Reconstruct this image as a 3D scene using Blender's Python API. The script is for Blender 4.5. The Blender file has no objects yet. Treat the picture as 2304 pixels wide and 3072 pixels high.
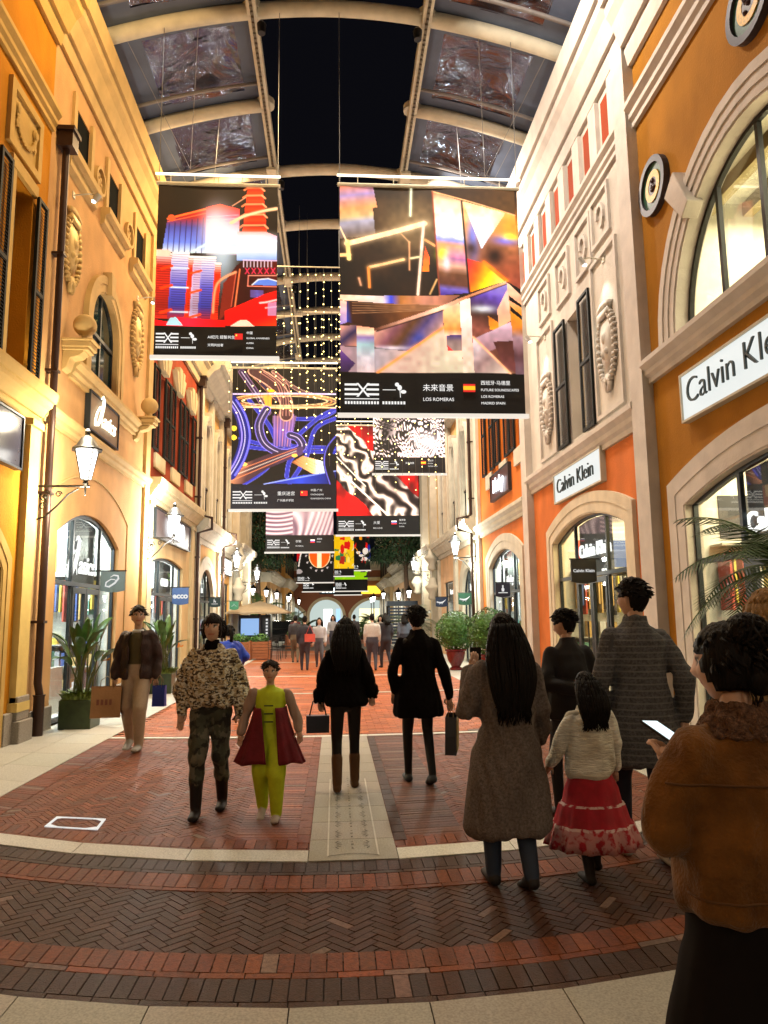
import bpy, bmesh, math, random
import numpy as np
from mathutils import Vector, Matrix, noise as mnoise
R = math.radians
random.seed(7)
scn = bpy.context.scene
col = scn.collection
# ------------------------------------------------------------------ camera
cam_d = bpy.data.cameras.new('camera'); cam = bpy.data.objects.new('camera', cam_d); col.objects.link(cam)
cam_d.sensor_fit = 'VERTICAL'; cam_d.sensor_height = 36; cam_d.lens = 25.55
cam_d.clip_start = .05; cam_d.clip_end = 600
_yaw, _pit, _rol = R(3.9), R(8.12), R(.7)
_F = Vector((math.sin(_yaw)*math.cos(_pit), math.cos(_yaw)*math.cos(_pit), math.sin(_pit)))
_R0 = Vector((math.cos(_yaw), -math.sin(_yaw), 0)); _U0 = _R0.cross(_F)
_Rr = _R0*math.cos(_rol) - _U0*math.sin(_rol); _U = _U0*math.cos(_rol) + _R0*math.sin(_rol)
cam.matrix_world = Matrix(((_Rr.x, _U.x, -_F.x, 0), (_Rr.y, _U.y, -_F.y, 0), (_Rr.z, _U.z, -_F.z, 1.65), (0, 0, 0, 1)))
scn.camera = cam
# ------------------------------------------------------------------ world: night sky
w = bpy.data.worlds.new('World'); scn.world = w; w.use_nodes = True
wb = w.node_tree.nodes['Background']; wb.inputs[0].default_value = (.008, .008, .012, 1); wb.inputs[1].default_value = .4
scn.view_settings.view_transform = 'Standard'; scn.view_settings.look = 'None'
scn.view_settings.exposure = 0; scn.view_settings.gamma = 1
scn.cycles.use_denoising = True
scn.cycles.max_bounces = 6; scn.cycles.diffuse_bounces = 1; scn.cycles.glossy_bounces = 3
scn.cycles.transparent_max_bounces = 12; scn.cycles.sample_clamp_indirect = 4
scn.cycles.caustics_reflective = False; scn.cycles.caustics_refractive = False
LIGHTS = []
def add_light(kind, name, loc, power, color=(1, .8, .55), size=.1, size_y=None, target=None, spot=None, blend=.5, parent=None):
    d = bpy.data.lights.new(name, kind); d.energy = power; d.color = color
    if kind == 'AREA':
        d.size = size
        if size_y: d.shape = 'RECTANGLE'; d.size_y = size_y
    else: d.shadow_soft_size = size
    if spot: d.spot_size = R(spot); d.spot_blend = blend
    o = bpy.data.objects.new(name, d); col.objects.link(o)
    if parent is not None: o.parent = parent; o.location = Vector(loc) - Vector(worg(parent))
    else: o.location = loc
    if target is not None:
        o.rotation_euler = (Vector(target) - Vector(loc)).to_track_quat('-Z', 'Y').to_euler()
    return o
# ------------------------------------------------------------------ materials
MATS = {}
def mat(name, color=(.5, .5, .5), rough=.6, metal=0, nscale=6, namt=.12, bump=0, bscale=40, emit=None, estr=0, attr=None, spec=.5, sheen=0, stretch=None, attr_emit=0, mottle=None):
    if name in MATS: return MATS[name]
    m = bpy.data.materials.new(name); m.use_nodes = True; MATS[name] = m
    nt = m.node_tree; N = nt.nodes; Lk = nt.links; b = N['Principled BSDF']
    b.inputs['Roughness'].default_value = rough; b.inputs['Metallic'].default_value = metal
    b.inputs['Specular IOR Level'].default_value = spec
    if sheen: b.inputs['Sheen Weight'].default_value = sheen
    tc = N.new('ShaderNodeTexCoord'); mp = N.new('ShaderNodeMapping'); Lk.new(tc.outputs['Object'], mp.inputs[0])
    if stretch: mp.inputs['Scale'].default_value = stretch
    nz = N.new('ShaderNodeTexNoise'); nz.inputs['Scale'].default_value = nscale; nz.inputs['Detail'].default_value = 5
    Lk.new(mp.outputs[0], nz.inputs['Vector'])
    mr = N.new('ShaderNodeMapRange'); mr.inputs[1].default_value = .3; mr.inputs[2].default_value = .7
    mr.inputs[3].default_value = 1 - namt; mr.inputs[4].default_value = 1 + namt
    Lk.new(nz.outputs[0], mr.inputs[0])
    mx = N.new('ShaderNodeMix'); mx.data_type = 'RGBA'; mx.blend_type = 'MULTIPLY'; mx.inputs[0].default_value = 1
    if attr:
        at = N.new('ShaderNodeAttribute'); at.attribute_name = attr; Lk.new(at.outputs[0], mx.inputs[6])
    else: mx.inputs[6].default_value = (*color, 1)
    Lk.new(mr.outputs[0], mx.inputs[7]); out = mx.outputs[2]
    if mottle:
        n2 = N.new('ShaderNodeTexNoise'); n2.inputs['Scale'].default_value = mottle[1]; n2.inputs['Detail'].default_value = 3
        Lk.new(mp.outputs[0], n2.inputs['Vector'])
        cr = N.new('ShaderNodeValToRGB'); cr.color_ramp.elements[0].position = .47; cr.color_ramp.elements[1].position = .53
        Lk.new(n2.outputs[0], cr.inputs[0]); m2 = N.new('ShaderNodeMix'); m2.data_type = 'RGBA'
        Lk.new(cr.outputs[0], m2.inputs[0]); Lk.new(out, m2.inputs[6]); m2.inputs[7].default_value = (*mottle[0], 1); out = m2.outputs[2]
        if len(mottle) > 2:
            n3 = N.new('ShaderNodeTexNoise'); n3.inputs['Scale'].default_value = mottle[1]*1.3; n3.inputs['Detail'].default_value = 3
            mp3 = N.new('ShaderNodeMapping'); mp3.inputs['Location'].default_value = (5, 3, 1); Lk.new(mp.outputs[0], mp3.inputs[0]); Lk.new(mp3.outputs[0], n3.inputs['Vector'])
            c3 = N.new('ShaderNodeValToRGB'); c3.color_ramp.elements[0].position = .52; c3.color_ramp.elements[1].position = .57
            Lk.new(n3.outputs[0], c3.inputs[0]); m3 = N.new('ShaderNodeMix'); m3.data_type = 'RGBA'
            Lk.new(c3.outputs[0], m3.inputs[0]); Lk.new(out, m3.inputs[6]); m3.inputs[7].default_value = (*mottle[2], 1); out = m3.outputs[2]
    Lk.new(out, b.inputs['Base Color'])
    if attr_emit:
        Lk.new(out, b.inputs['Emission Color']); b.inputs['Emission Strength'].default_value = attr_emit
    if emit is not None:
        b.inputs['Emission Color'].default_value = (*emit, 1); b.inputs['Emission Strength'].default_value = estr
    if bump:
        bn = N.new('ShaderNodeTexNoise'); bn.inputs['Scale'].default_value = bscale; bn.inputs['Detail'].default_value = 6
        Lk.new(mp.outputs[0], bn.inputs['Vector'])
        bp = N.new('ShaderNodeBump'); bp.inputs['Strength'].default_value = bump; bp.inputs['Distance'].default_value = .02
        Lk.new(bn.outputs[0], bp.inputs['Height']); Lk.new(bp.outputs[0], b.inputs['Normal'])
    m.cycles.emission_sampling = 'NONE'
    return m
def stucco(name, c): return mat(name, c, .9, nscale=1.7, namt=.15, bump=.4, bscale=45, spec=.2, stretch=(1, 1, .7))
def trim(name, c): return mat(name, c, .8, nscale=3, namt=.11, bump=.2, bscale=30, spec=.25)
def emis(name, c, s, sample=False):
    if name in MATS: return MATS[name]
    m = mat(name, (.02, .02, .02), .5, emit=c, estr=s)
    m.cycles.emission_sampling = 'AUTO' if sample else 'NONE'
    return m
def glassy(name, tint=(.9, .95, .93), fac=.86, rough=.02, bump=0, gcol=(1, 1, 1), graz=.75):
    if name in MATS: return MATS[name]
    m = bpy.data.materials.new(name); m.use_nodes = True; MATS[name] = m
    nt = m.node_tree; N = nt.nodes; Lk = nt.links; N.remove(N['Principled BSDF']); o = N['Material Output']
    t = N.new('ShaderNodeBsdfTransparent'); t.inputs[0].default_value = (*tint, 1)
    g = N.new('ShaderNodeBsdfGlossy'); g.inputs['Roughness'].default_value = rough; g.inputs[0].default_value = (*gcol, 1)
    lw = N.new('ShaderNodeLayerWeight'); lw.inputs[0].default_value = .35
    mr = N.new('ShaderNodeMapRange'); mr.inputs[3].default_value = 1 - fac; mr.inputs[4].default_value = graz
    Lk.new(lw.outputs['Fresnel'], mr.inputs[0])
    mx = N.new('ShaderNodeMixShader'); Lk.new(mr.outputs[0], mx.inputs[0]); Lk.new(t.outputs[0], mx.inputs[1]); Lk.new(g.outputs[0], mx.inputs[2])
    if bump:
        tc = N.new('ShaderNodeTexCoord'); nz = N.new('ShaderNodeTexNoise'); nz.inputs['Scale'].default_value = bump[1]; nz.inputs['Detail'].default_value = 6; nz.inputs['Distortion'].default_value = 2.0
        Lk.new(tc.outputs['Object'], nz.inputs['Vector']); bp = N.new('ShaderNodeBump'); bp.inputs['Strength'].default_value = bump[0]; bp.inputs['Distance'].default_value = .15
        Lk.new(nz.outputs[0], bp.inputs['Height']); Lk.new(bp.outputs[0], g.inputs['Normal'])
    Lk.new(mx.outputs[0], o.inputs[0])
    return m
# ------------------------------------------------------------------ mesh builder
def worg(p):
    L = Vector((0, 0, 0))
    while p is not None: L = L + p.location; p = p.parent
    return tuple(L)
class MB:
    """collects shapes; T maps local (u,v,w) to the world"""
    def __init__(s, T=None): s.v = []; s.f = []; s.c = []; s.T = T; s.cur = None
    def add(s, vs, fs, c=None):
        n = len(s.v); s.v += [tuple(p) for p in vs]; s.f += [tuple(i + n for i in f) for f in fs]
        s.c += [c if c is not None else s.cur]*len(fs); return s
    def box(s, a0, a1, b0, b1, c0, c1, c=None):
        vs = [(a, b, d) for a in (a0, a1) for b in (b0, b1) for d in (c0, c1)]
        return s.add(vs, [(0, 1, 3, 2), (4, 6, 7, 5), (0, 4, 5, 1), (2, 3, 7, 6), (0, 2, 6, 4), (1, 5, 7, 3)], c)
    def prism(s, pts, w0, w1):
        n = len(pts); vs = [(p[0], p[1], w0) for p in pts] + [(p[0], p[1], w1) for p in pts]
        return s.add(vs, [tuple(range(n))[::-1], tuple(range(n, 2*n))] + [(i, (i+1) % n, n + (i+1) % n, n + i) for i in range(n)])
    def profile(s, u0, u1, prof):
        n = len(prof); vs = [(u0, p[0], p[1]) for p in prof] + [(u1, p[0], p[1]) for p in prof]
        return s.add(vs, [tuple(range(n))[::-1], tuple(range(n, 2*n))] + [(i, (i+1) % n, n + (i+1) % n, n + i) for i in range(n)])
    def strip(s, A, B, w0, w1, closed=False):
        n = len(A); vs = [(p[0], p[1], w0) for p in A] + [(p[0], p[1], w0) for p in B] + [(p[0], p[1], w1) for p in A] + [(p[0], p[1], w1) for p in B]
        fs = []
        for i in range(n if closed else n-1):
            j = (i+1) % n
            fs += [(i, j, n+j, n+i), (2*n+i, 3*n+i, 3*n+j, 2*n+j), (i, 2*n+i, 2*n+j, j), (n+i, n+j, 3*n+j, 3*n+i)]
        if not closed: fs += [(0, n, 3*n, 2*n), (n-1, 3*n-1, 4*n-1, 2*n-1)][:1] + [(n-1, 3*n-1, 4*n-1, 2*n-1)]
        return s.add(vs, fs)
    def tube(s, pts, r, n=8, closed=False):
        P = [Vector(p) for p in pts]; m = len(P); rs = r if isinstance(r, (list, tuple)) else [r]*m
        up = Vector((0, 0, 1)); vs = []
        last = None
        for i, p in enumerate(P):
            d = (P[min(i+1, m-1)] - P[max(i-1, 0)]).normalized() if not closed else (P[(i+1) % m] - P[i-1]).normalized()
            if last is None:
                a = d.cross(up)
                if a.length < .05: a = d.cross(Vector((1, 0, 0)))
            else:
                a = last - d*last.dot(d)
                if a.length < 1e-4: a = d.cross(Vector((1, .3, 0)))
            a.normalize(); b = d.cross(a); last = a
            for k in range(n):
                t = 2*math.pi*k/n; vs.append(p + (a*math.cos(t) + b*math.sin(t))*rs[i])
        fs = []
        for i in range(m if closed else m-1):
            j = (i+1) % m
            fs += [(i*n+k, i*n+(k+1) % n, j*n+(k+1) % n, j*n+k) for k in range(n)]
        if not closed: fs += [tuple(range(n))[::-1], tuple(range((m-1)*n, m*n))]
        return s.add(vs, fs)
    def lathe(s, prof, c=(0, 0, 0), axis=2, n=16, col_=None):
        """prof (radius, height) about an axis through c"""
        vs = []; m = len(prof)
        for r, h in prof:
            for k in range(n):
                t = 2*math.pi*k/n; a, b = r*math.cos(t), r*math.sin(t)
                q = {2: (a, b, h), 1: (a, h, b), 0: (h, a, b)}[axis]
                vs.append((c[0]+q[0], c[1]+q[1], c[2]+q[2]))
        fs = [(i*n+k, i*n+(k+1) % n, (i+1)*n+(k+1) % n, (i+1)*n+k) for i in range(m-1) for k in range(n)]
        fs += [tuple(range(n))[::-1], tuple(range((m-1)*n, m*n))]
        return s.add(vs, fs, col_)
    def sphere(s, c, r, n=12, sc=(1, 1, 1), col_=None):
        m = n//2 + 1; vs = []
        for i in range(m):
            a = -math.pi/2 + math.pi*i/(m-1)
            for k in range(n):
                t = 2*math.pi*k/n
                vs.append((c[0]+r*sc[0]*math.cos(a)*math.cos(t), c[1]+r*sc[1]*math.cos(a)*math.sin(t), c[2]+r*sc[2]*math.sin(a)))
        fs = [(i*n+k, i*n+(k+1) % n, (i+1)*n+(k+1) % n, (i+1)*n+k) for i in range(m-1) for k in range(n)]
        return s.add(vs, fs, col_)
    def build(s, name, m, parent=None, smooth=False, bevel=0, attr=False):
        T = s.T; vs = [T(*p) for p in s.v] if T else s.v
        if parent is not None:
            L = worg(parent); vs = [(p[0]-L[0], p[1]-L[1], p[2]-L[2]) for p in vs]
        me = bpy.data.meshes.new(name); me.from_pydata(vs, [], s.f); me.validate(clean_customdata=False)
        bm = bmesh.new(); bm.from_mesh(me)
        if not attr: bmesh.ops.remove_doubles(bm, verts=bm.verts, dist=1e-5)
        bmesh.ops.recalc_face_normals(bm, faces=bm.faces)
        if bevel: bmesh.ops.bevel(bm, geom=[e for e in bm.edges if len(e.link_faces) == 2 and e.calc_face_angle(0) > .6], offset=bevel, segments=1, affect='EDGES', clamp_overlap=True)
        bm.to_mesh(me); bm.free()
        if attr:
            ca = me.color_attributes.new('Col', 'FLOAT_COLOR', 'CORNER')
            arr = []
            for p in me.polygons:
                cc = s.c[p.index] or (.5, .5, .5); arr += [cc[0], cc[1], cc[2], 1]*p.loop_total
            ca.data.foreach_set('color', arr)
        me.materials.append(m)
        if smooth: me.shade_smooth() if smooth is True else me.shade_smooth()
        o = bpy.data.objects.new(name, me); col.objects.link(o)
        if smooth == 'auto':
            try: me.set_sharp_from_angle(angle=R(38))
            except Exception: pass
        if parent is not None: o.parent = parent
        return o
def tag(o, label=None, cat=None, group=None, kind=None):
    if label: o['label'] = label
    if cat: o['category'] = cat
    if group: o['group'] = group
    if kind: o['kind'] = kind
    return o
def empty(name, loc, label, cat, group=None):
    o = bpy.data.objects.new(name, None); col.objects.link(o); o.location = loc; o.empty_display_size = .2
    return tag(o, label, cat, group)
def struct(o): o['kind'] = 'structure'; return o
def copy_tree(o, parent=None):
    c = o.copy(); col.objects.link(c)
    if parent is not None: c.parent = parent
    for ch in list(o.children): copy_tree(ch, c)
    return c
XL, XR = -4.4, 4.65
def TL(u, v, w): return (XL + w, u, v)
def TR(u, v, w): return (XR - w, u, v)
# ------------------------------------------------------------------ flat shapes with holes, via 2D curve fill
def filled(outline, holes, t):
    """returns verts (u,v,w) with w in [-t,0], faces"""
    cu = bpy.data.curves.new('tmp', 'CURVE'); cu.dimensions = '2D'; cu.fill_mode = 'BOTH'; cu.extrude = t/2
    for pts in [outline] + holes:
        sp = cu.splines.new('POLY'); sp.points.add(len(pts)-1)
        for i, p in enumerate(pts): sp.points[i].co = (p[0], p[1], 0, 1)
        sp.use_cyclic_u = True
    o = bpy.data.objects.new('tmp', cu)
    me = bpy.data.meshes.new_from_object(o)
    vs = [(v.co.x, v.co.y, v.co.z - t/2) for v in me.vertices]; fs = [tuple(p.vertices) for p in me.polygons]
    bpy.data.objects.remove(o); bpy.data.curves.remove(cu); bpy.data.meshes.remove(me)
    return vs, fs
def text_geo(s, size, depth=.01, align='LEFT', shear=0, sx=1, bold=0):
    cu = bpy.data.curves.new('tmp', 'FONT'); cu.body = s; cu.size = size; cu.extrude = depth/2; cu.align_x = align; cu.shear = shear; cu.offset = bold
    cu.resolution_u = 4
    o = bpy.data.objects.new('tmp', cu); me = bpy.data.meshes.new_from_object(o)
    vs = [(v.co.x*sx, v.co.y, v.co.z) for v in me.vertices]; fs = [tuple(p.vertices) for p in me.polygons]
    bpy.data.objects.remove(o); bpy.data.curves.remove(cu); bpy.data.meshes.remove(me)
    return vs, fs
def text_at(mb, s, size, org, X, Z, N, depth=.01, align='LEFT', shear=0, sx=1, bold=0):
    vs, fs = text_geo(s, size, depth, align, shear, sx, bold)
    O, X, Z, N = map(Vector, (org, X, Z, N))
    mb.add([O + X*p[0] + Z*p[1] + N*p[2] for p in vs], fs)
def arch(u0, u1, z0, zs, za, n=14, ins=0):
    """open-bottom polygon: (u0,z0) up, over, down to (u1,z0)"""
    u0 += ins; u1 -= ins; za -= ins; uc = (u0+u1)/2; h = (u1-u0)/2; r = za - zs; pts = [(u0, z0)]
    if r >= h*.98:
        for i in range(n+1):
            a = math.pi - math.pi*i/n; pts.append((uc + h*math.cos(a), zs + r*math.sin(a)))
    elif r <= .001: pts += [(u0, zs), (u1, zs)]
    else:
        Rr = (h*h + r*r)/(2*r); a0 = math.asin(h/Rr)
        for i in range(n+1):
            a = -a0 + 2*a0*i/n; pts.append((uc + Rr*math.sin(a), za - Rr + Rr*math.cos(a)))
    pts.append((u1, z0)); return pts
# ================================================================== GROUND
C_ = .15
def warp(x, y):
    k = .09 if y < 5.6 else .09 + (.025-.09)*min(1, (y-5.6)/5)
    return y + k*min((x-C_)**2, 16)
class PB(MB):
    def brick(s, cx, cy, L, W, ang, z, c, gap=.003, tilt=.0015):
        ca, sa = math.cos(ang), math.sin(ang); h = L/2-gap; k = W/2-gap; vs = []
        for a, b in ((-h, -k), (h, -k), (h, k), (-h, k)):
            x, y = cx+a*ca-b*sa, cy+a*sa+b*ca
            vs.append((x, warp(x, y), z + random.uniform(-tilt, tilt)))
        bt = [(p[0], p[1], z-.008) for p in vs]
        s.add(vs+bt, [(0, 1, 2, 3), (0, 4, 5, 1), (1, 5, 6, 2), (2, 6, 7, 3), (3, 7, 4, 0)], c)
def vary(c, a=.2, b=.06):
    k = 1 + random.uniform(-a, a); return tuple(max(0, min(1, q*k*(1+random.uniform(-b, b)))) for q in c)
DARKB = (.058, .025, .015); REDB = (.19, .048, .014); HERB = (.075, .027, .013); FIELD = (.20, .056, .021)
def pick(base):
    r = random.random()
    if r < .018: return vary((.20, .12, .09), .2)
    if r < .09: return vary(tuple(q*1.45 for q in base), .12)
    return vary(base, .24)
m_brick = mat('paving brick', (.2, .08, .05), .5, attr='Col', nscale=38, namt=.3, bump=.5, bscale=140, spec=.22)
m_mortar = mat('paving joint', (.035, .024, .02), .9, nscale=60, namt=.3)
m_gran = mat('granite slab', (.36, .33, .28), .62, attr='Col', nscale=90, namt=.24, bump=.12, bscale=200, spec=.4)
m_asph = mat('far paving', (.10, .085, .075), .55, nscale=3, namt=.3, bump=.2)
g = MB(); g.add([(-250, -60, -.012), (250, -60, -.012), (250, 420, -.012), (-250, 420, -.012)], [(0, 1, 2, 3)])
struct(g.build('ground', m_mortar))
L_, W_ = .168, .056
def herring(pb, x0, x1, y0, y1, base):
    """45 degree herringbone of L x W bricks"""
    n = 3; ca = math.cos(R(45)); k = int(max(x1-x0, y1-y0)/W_*1.1)+8; cx, cy = (x0+x1)/2, (y0+y1)/2
    for j in range(-k, k):
        for i in range(-k//n-2, k//n+3):
            ox = (i*2*n*1.0 + (j % (2*n))*1.0 - 0)*W_; oy = j*W_
            for (a, b, hor) in ((ox + L_/2, oy + W_/2, True), (ox + L_ - W_/2 + W_, oy + W_/2 - 0 + 0, False)):
                if not hor: b = oy + W_ - L_/2
                x = cx + (a - b)*ca; y = cy + (a + b)*ca
                if x0-.02 < x < x1+.02 and y0-.02 < y < y1+.02:
                    pb.brick(x, y, L_, W_, R(45) + (0 if hor else R(90)), 0, pick(base))
pb = PB()
herring(pb, -4.4, 4.6, 3.80, 4.74, HERB)
herring(pb, -3.2, 3.2, 5.70, 10.38, FIELD)
def course(pb, x0, x1, y0, y1, base, bw=.078, z=.004):
    x = x0 + random.uniform(0, .05)
    while x < x1:
        pb.brick(x, (y0+y1)/2, y1-y0, bw, R(90), z, pick(base)); x += bw
def header(pb, x0, x1, yc, base, W=.055, L=.215, z=.004):
    x = x0
    while x < x1: pb.brick(x, yc, L, W, 0, z, pick(base)); x += L
for a, b, c in ((3.36, 3.62, DARKB), (3.62, 3.87, REDB), (4.68, 4.97, REDB), (4.97, 5.22, DARKB), (5.46, 5.74, REDB)):
    course(pb, -4.4, 4.6, a+.055, b, c); header(pb, -4.4, 4.6, a+.027, c)
def vcourse(pb, x0, x1, y0, y1, base, bw=.075, z=.004):
    y = y0
    while y < y1: pb.brick((x0+x1)/2, y, x1-x0, bw, 0, z, pick(base)); y += bw
vcourse(pb, -3.15, -2.86, 5.74, 10.4, REDB); vcourse(pb, 2.86, 3.15, 5.74, 10.4, REDB)
vcourse(pb, -.29, -.19, 5.74, 10.4, REDB, .2, .006); vcourse(pb, -.76, -.29, 5.74, 10.4, (.26, .08, .04), .07)
vcourse(pb, .43, .53, 5.74, 10.4, DARKB, .2, .006); vcourse(pb, .53, .98, 5.74, 10.4, (.14, .06, .04), .07)
# far running-bond bricks, coarser, as one sheet of bricks out to the crossing
y = 10.62
row = 0
while y < 24:
    x = -3.15 + (row % 2)*.11
    bw = .11 if y < 14 else .2
    while x < 3.15:
        pb.brick(x+.11, y+bw/2, .22 if y < 14 else .4, bw, 0, 0, pick((.42, .115, .032))); x += .22 if y < 14 else .4
    y += bw; row += 1
struct(pb.build('brick_paving', m_brick, attr=True))
gs = PB()
GC = (.42, .39, .33)
def slabs(x0, x1, y0, y1, sx, sy, c, z=.008):
    ny = max(1, round((y1-y0)/sy)); nx = max(1, round((x1-x0)/sx)); sx = (x1-x0)/nx; sy = (y1-y0)/ny
    for j in range(ny):
        for i in range(nx):
            gs.brick(x0+sx*(i+.5), y0+sy*(j+.5), sx, sy, 0, z, vary(c, .07, .02), .003, 0)
slabs(-4.4, 4.6, .3, 3.36, .6, .6, (.40, .37, .31))
slabs(-4.4, -.19, 5.22, 5.46, .9, .24, (.66, .64, .57)); slabs(.43, 4.6, 5.22, 5.46, .9, .24, (.66, .64, .57))
slabs(-3.15, 3.15, 10.38, 10.52, .9, .14, (.66, .64, .57), .009)
for yy in (16.1, 20.7, 27, 33): slabs(-3.15, 3.2, yy, yy+.16, .9, .16, (.6, .58, .5), .009)
yy = 5.22
while yy < 10.3: slabs(-.19, .43, yy, yy+.47, .62, .47, (.36, .33, .27), .010); yy += .47
slabs(-4.42, -3.15, 5.46, 24, .63, .9, (.52, .50, .44)); slabs(3.15, 4.66, 5.46, 24, .75, .9, (.5, .48, .42))
slabs(-4.42, -3.15, 24, 60, .63, 3, (.5, .48, .42)); slabs(3.15, 4.66, 24, 60, .75, 3, (.5, .48, .42))
struct(gs.build('stone_paving', m_gran, attr=True))
fp = MB(); fp.add([(-3.15, 24, 0), (3.15, 24, 0), (3.15, 130, 0), (-3.15, 130, 0)], [(0, 1, 2, 3)])
struct(fp.build('far_road', mat('far brick', (.38, .11, .035), .5, nscale=14, namt=.35, bump=.3)))
fp = MB(); fp.add([(-60, 36.3, .003), (60, 36.3, .003), (60, 44, .003), (-60, 44, .003)], [(0, 1, 2, 3)])
struct(fp.build('cross_road', m_asph))
# engraved strip decoration: two pale lines and dark incised marks, lying on the strip
en = MB()
def flat(mb, x0, y0, x1, y1, wd, z):
    dx, dy = x1-x0, y1-y0; l = math.hypot(dx, dy) or 1; nx, ny = -dy/l*wd/2, dx/l*wd/2
    P = [(x0+nx, y0+ny), (x0-nx, y0-ny), (x1-nx, y1-ny), (x1+nx, y1+ny)]
    mb.add([(p[0], warp(*p), z) for p in P], [(0, 1, 2, 3)])
for xx in (-.055, .295):
    for k in range(8): flat(en, xx, 5.3+k*.3, xx, 5.6+k*.3, .012, .0145)
struct(en.build('strip_inlay_lines', mat('pale inlay', (.62, .6, .52), .6)))
en = MB()
for k in range(9):
    yc = 5.55 + k*.27
    flat(en, .12, yc-.09, .12, yc-.07, .012, .0145); flat(en, .12, yc, .12, yc+.015, .02, .0145); flat(en, .12, yc+.07, .12, yc+.08, .012, .0145)
    for s in (-1, 1):
        for j in range(5):
            a = R(-50 + 25*j); r0, r1 = .04, .075
            cx = .12 + s*.15
            flat(en, cx - s*r0*math.cos(a), yc + r0*math.sin(a)*1.5, cx - s*r1*math.cos(a), yc + r1*math.sin(a)*1.5, .007, .0145)
for i in range(12):
    t0, t1 = i/12*.35-.055, (i+1)/12*.35-.055
    f = lambda x: 5.30 + .05*math.sin((x+.055)/.35*math.pi)
    flat(en, t0, f(t0), t1, f(t1), .009, .0148)
struct(en.build('strip_engraving', mat('dark engraving', (.06, .05, .04), .8)))
# ================================================================== CANOPY
m_beam = mat('beam paint', (.72, .66, .50), .5, nscale=3, namt=.15, bump=.1)
m_film = glassy('canopy film', (.30, .29, .33), .92, .10, bump=(.6, 1.25), gcol=(.24, .26, .34))
m_slate = mat('canopy skin', (.10, .13, .20), .45, nscale=1.5, namt=.2)
m_wire = mat('steel cable', (.3, .3, .3), .4, metal=.8)
roofE = empty('canopy', (0, 12, 11), 'arched cream steel canopy with clear film bays and an open middle over the lane', 'canopy')
XC = .12; HW = 4.75
def zarch(x): return 12.95 - .98*abs((x-XC)/HW)**1.9 - .05
ys = [9.6, 12.15, 14.65, 17.1, 19.7, 23.0, 25.7, 28.3, 31, 33.6]
for yb in ys:
    for rng in ([(-12, -4), (4, 12)] if yb in (9.6, 14.65) else [(-12, 12)]):
        b = MB(); b.tube([(XC + HW*t/12, yb, zarch(XC + HW*t/12)) for t in range(rng[0], rng[1]+1)], .14, 12); b.build('arch_beam', m_beam, roofE, smooth=True)
for yb in ys[:-1]:
    dy = 2.5
for s in (-1, 1):
    x = XC + s*1.62; z = zarch(x)-.02
    b = MB(); b.box(x-.09, x+.09, 5, 33.6, z-.12, z+.08); b.build('long_beam', m_beam, roofE, bevel=.01)
    b = MB(lambda yy, zz, xx: (xx, yy, zz)); cm = [(9.6, z-.125)]
    for k in range(190): yk = 9.6 + k*.125; cm += [(yk, z-.135), (yk, z-.165), (yk+.06, z-.165), (yk+.06, z-.135)]
    b.prism(cm + [(9.6+190*.125, z-.125)], x-.025, x+.025)
    b.build('cable_tray', mat('tray grime', (.18, .16, .12), .8), roofE)
    for yb in (9.6, 12.15, 14.65, 17.1, 19.7):
        b = MB(); b.tube([(x, yb, z-.02), (x, yb+.0, z+.12)], .2, 12); b.build('joint_plate', m_beam, roofE)
for s in (-1, 1):
    for i in range(len(ys)-1):
        y0, y1 = ys[i]+.1, ys[i+1]-.1
        fs = MB(); xs = [1.8, 2.05, 2.5, 3.0, 3.5, 3.75, 4.3, 4.75]; n = len(xs)
        # film bay, rimmed by slate cloth
        NX, NY = 14, 10
        vs = []
        for a in range(NX+1):
            for b_ in range(NY+1):
                xx = XC + s*(2.0 + 1.75*a/NX); v = y0+.25 + (y1-y0-.5)*b_/NY
                zz = zarch(xx)+.10 + .10*math.sin(math.pi*a/NX)*math.sin(math.pi*b_/NY) + .05*mnoise.noise(Vector((xx*1.8, v*1.8, i)))
                vs.append((xx, v, zz))
        fs.add(vs, [(a*(NY+1)+b_, a*(NY+1)+b_+1, (a+1)*(NY+1)+b_+1, (a+1)*(NY+1)+b_) for a in range(NX) for b_ in range(NY)])
        fs.build('film_panel', m_film, roofE, smooth=True)
        rim = MB()
        def quad(xa, xb, ya, yb_):
            K = 6; v2 = []
            for q in range(K+1):
                xx = XC + s*(xa + (xb-xa)*q/K); zz = zarch(xx)+.10; v2 += [(xx, ya, zz), (xx, yb_, zz), (xx, yb_, zz+.02), (xx, ya, zz+.02)]
            rim.add(v2, [t for q in range(K) for t in ((4*q, 4*q+1, 4*q+5, 4*q+4), (4*q+2, 4*q+3, 4*q+7, 4*q+6))])
        quad(1.62, 2.02, y0-.1, y1+.1); quad(3.72, 4.95, y0-.1, y1+.1); quad(2.02, 3.72, y0-.1, y0+.28); quad(2.02, 3.72, y1-.28, y1+.1)
        rim.build('skin_border', m_slate, roofE)
        rd = MB(); yk = (y0+y1)/2 + .55
        rd.tube([(XC + s*(1.65 + 3.1*t/8), yk, zarch(XC + s*(1.65+3.1*t/8))-.03) for t in range(9)], .035, 6)
        rd.tube([(XC + s*(1.65 + 3.1*t/8), yk+.1, zarch(XC + s*(1.65+3.1*t/8))+.03) for t in range(9)], .02, 6)
        rd.build('purlin', mat('purlin grey', (.22, .20, .19), .5), roofE)
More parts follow.
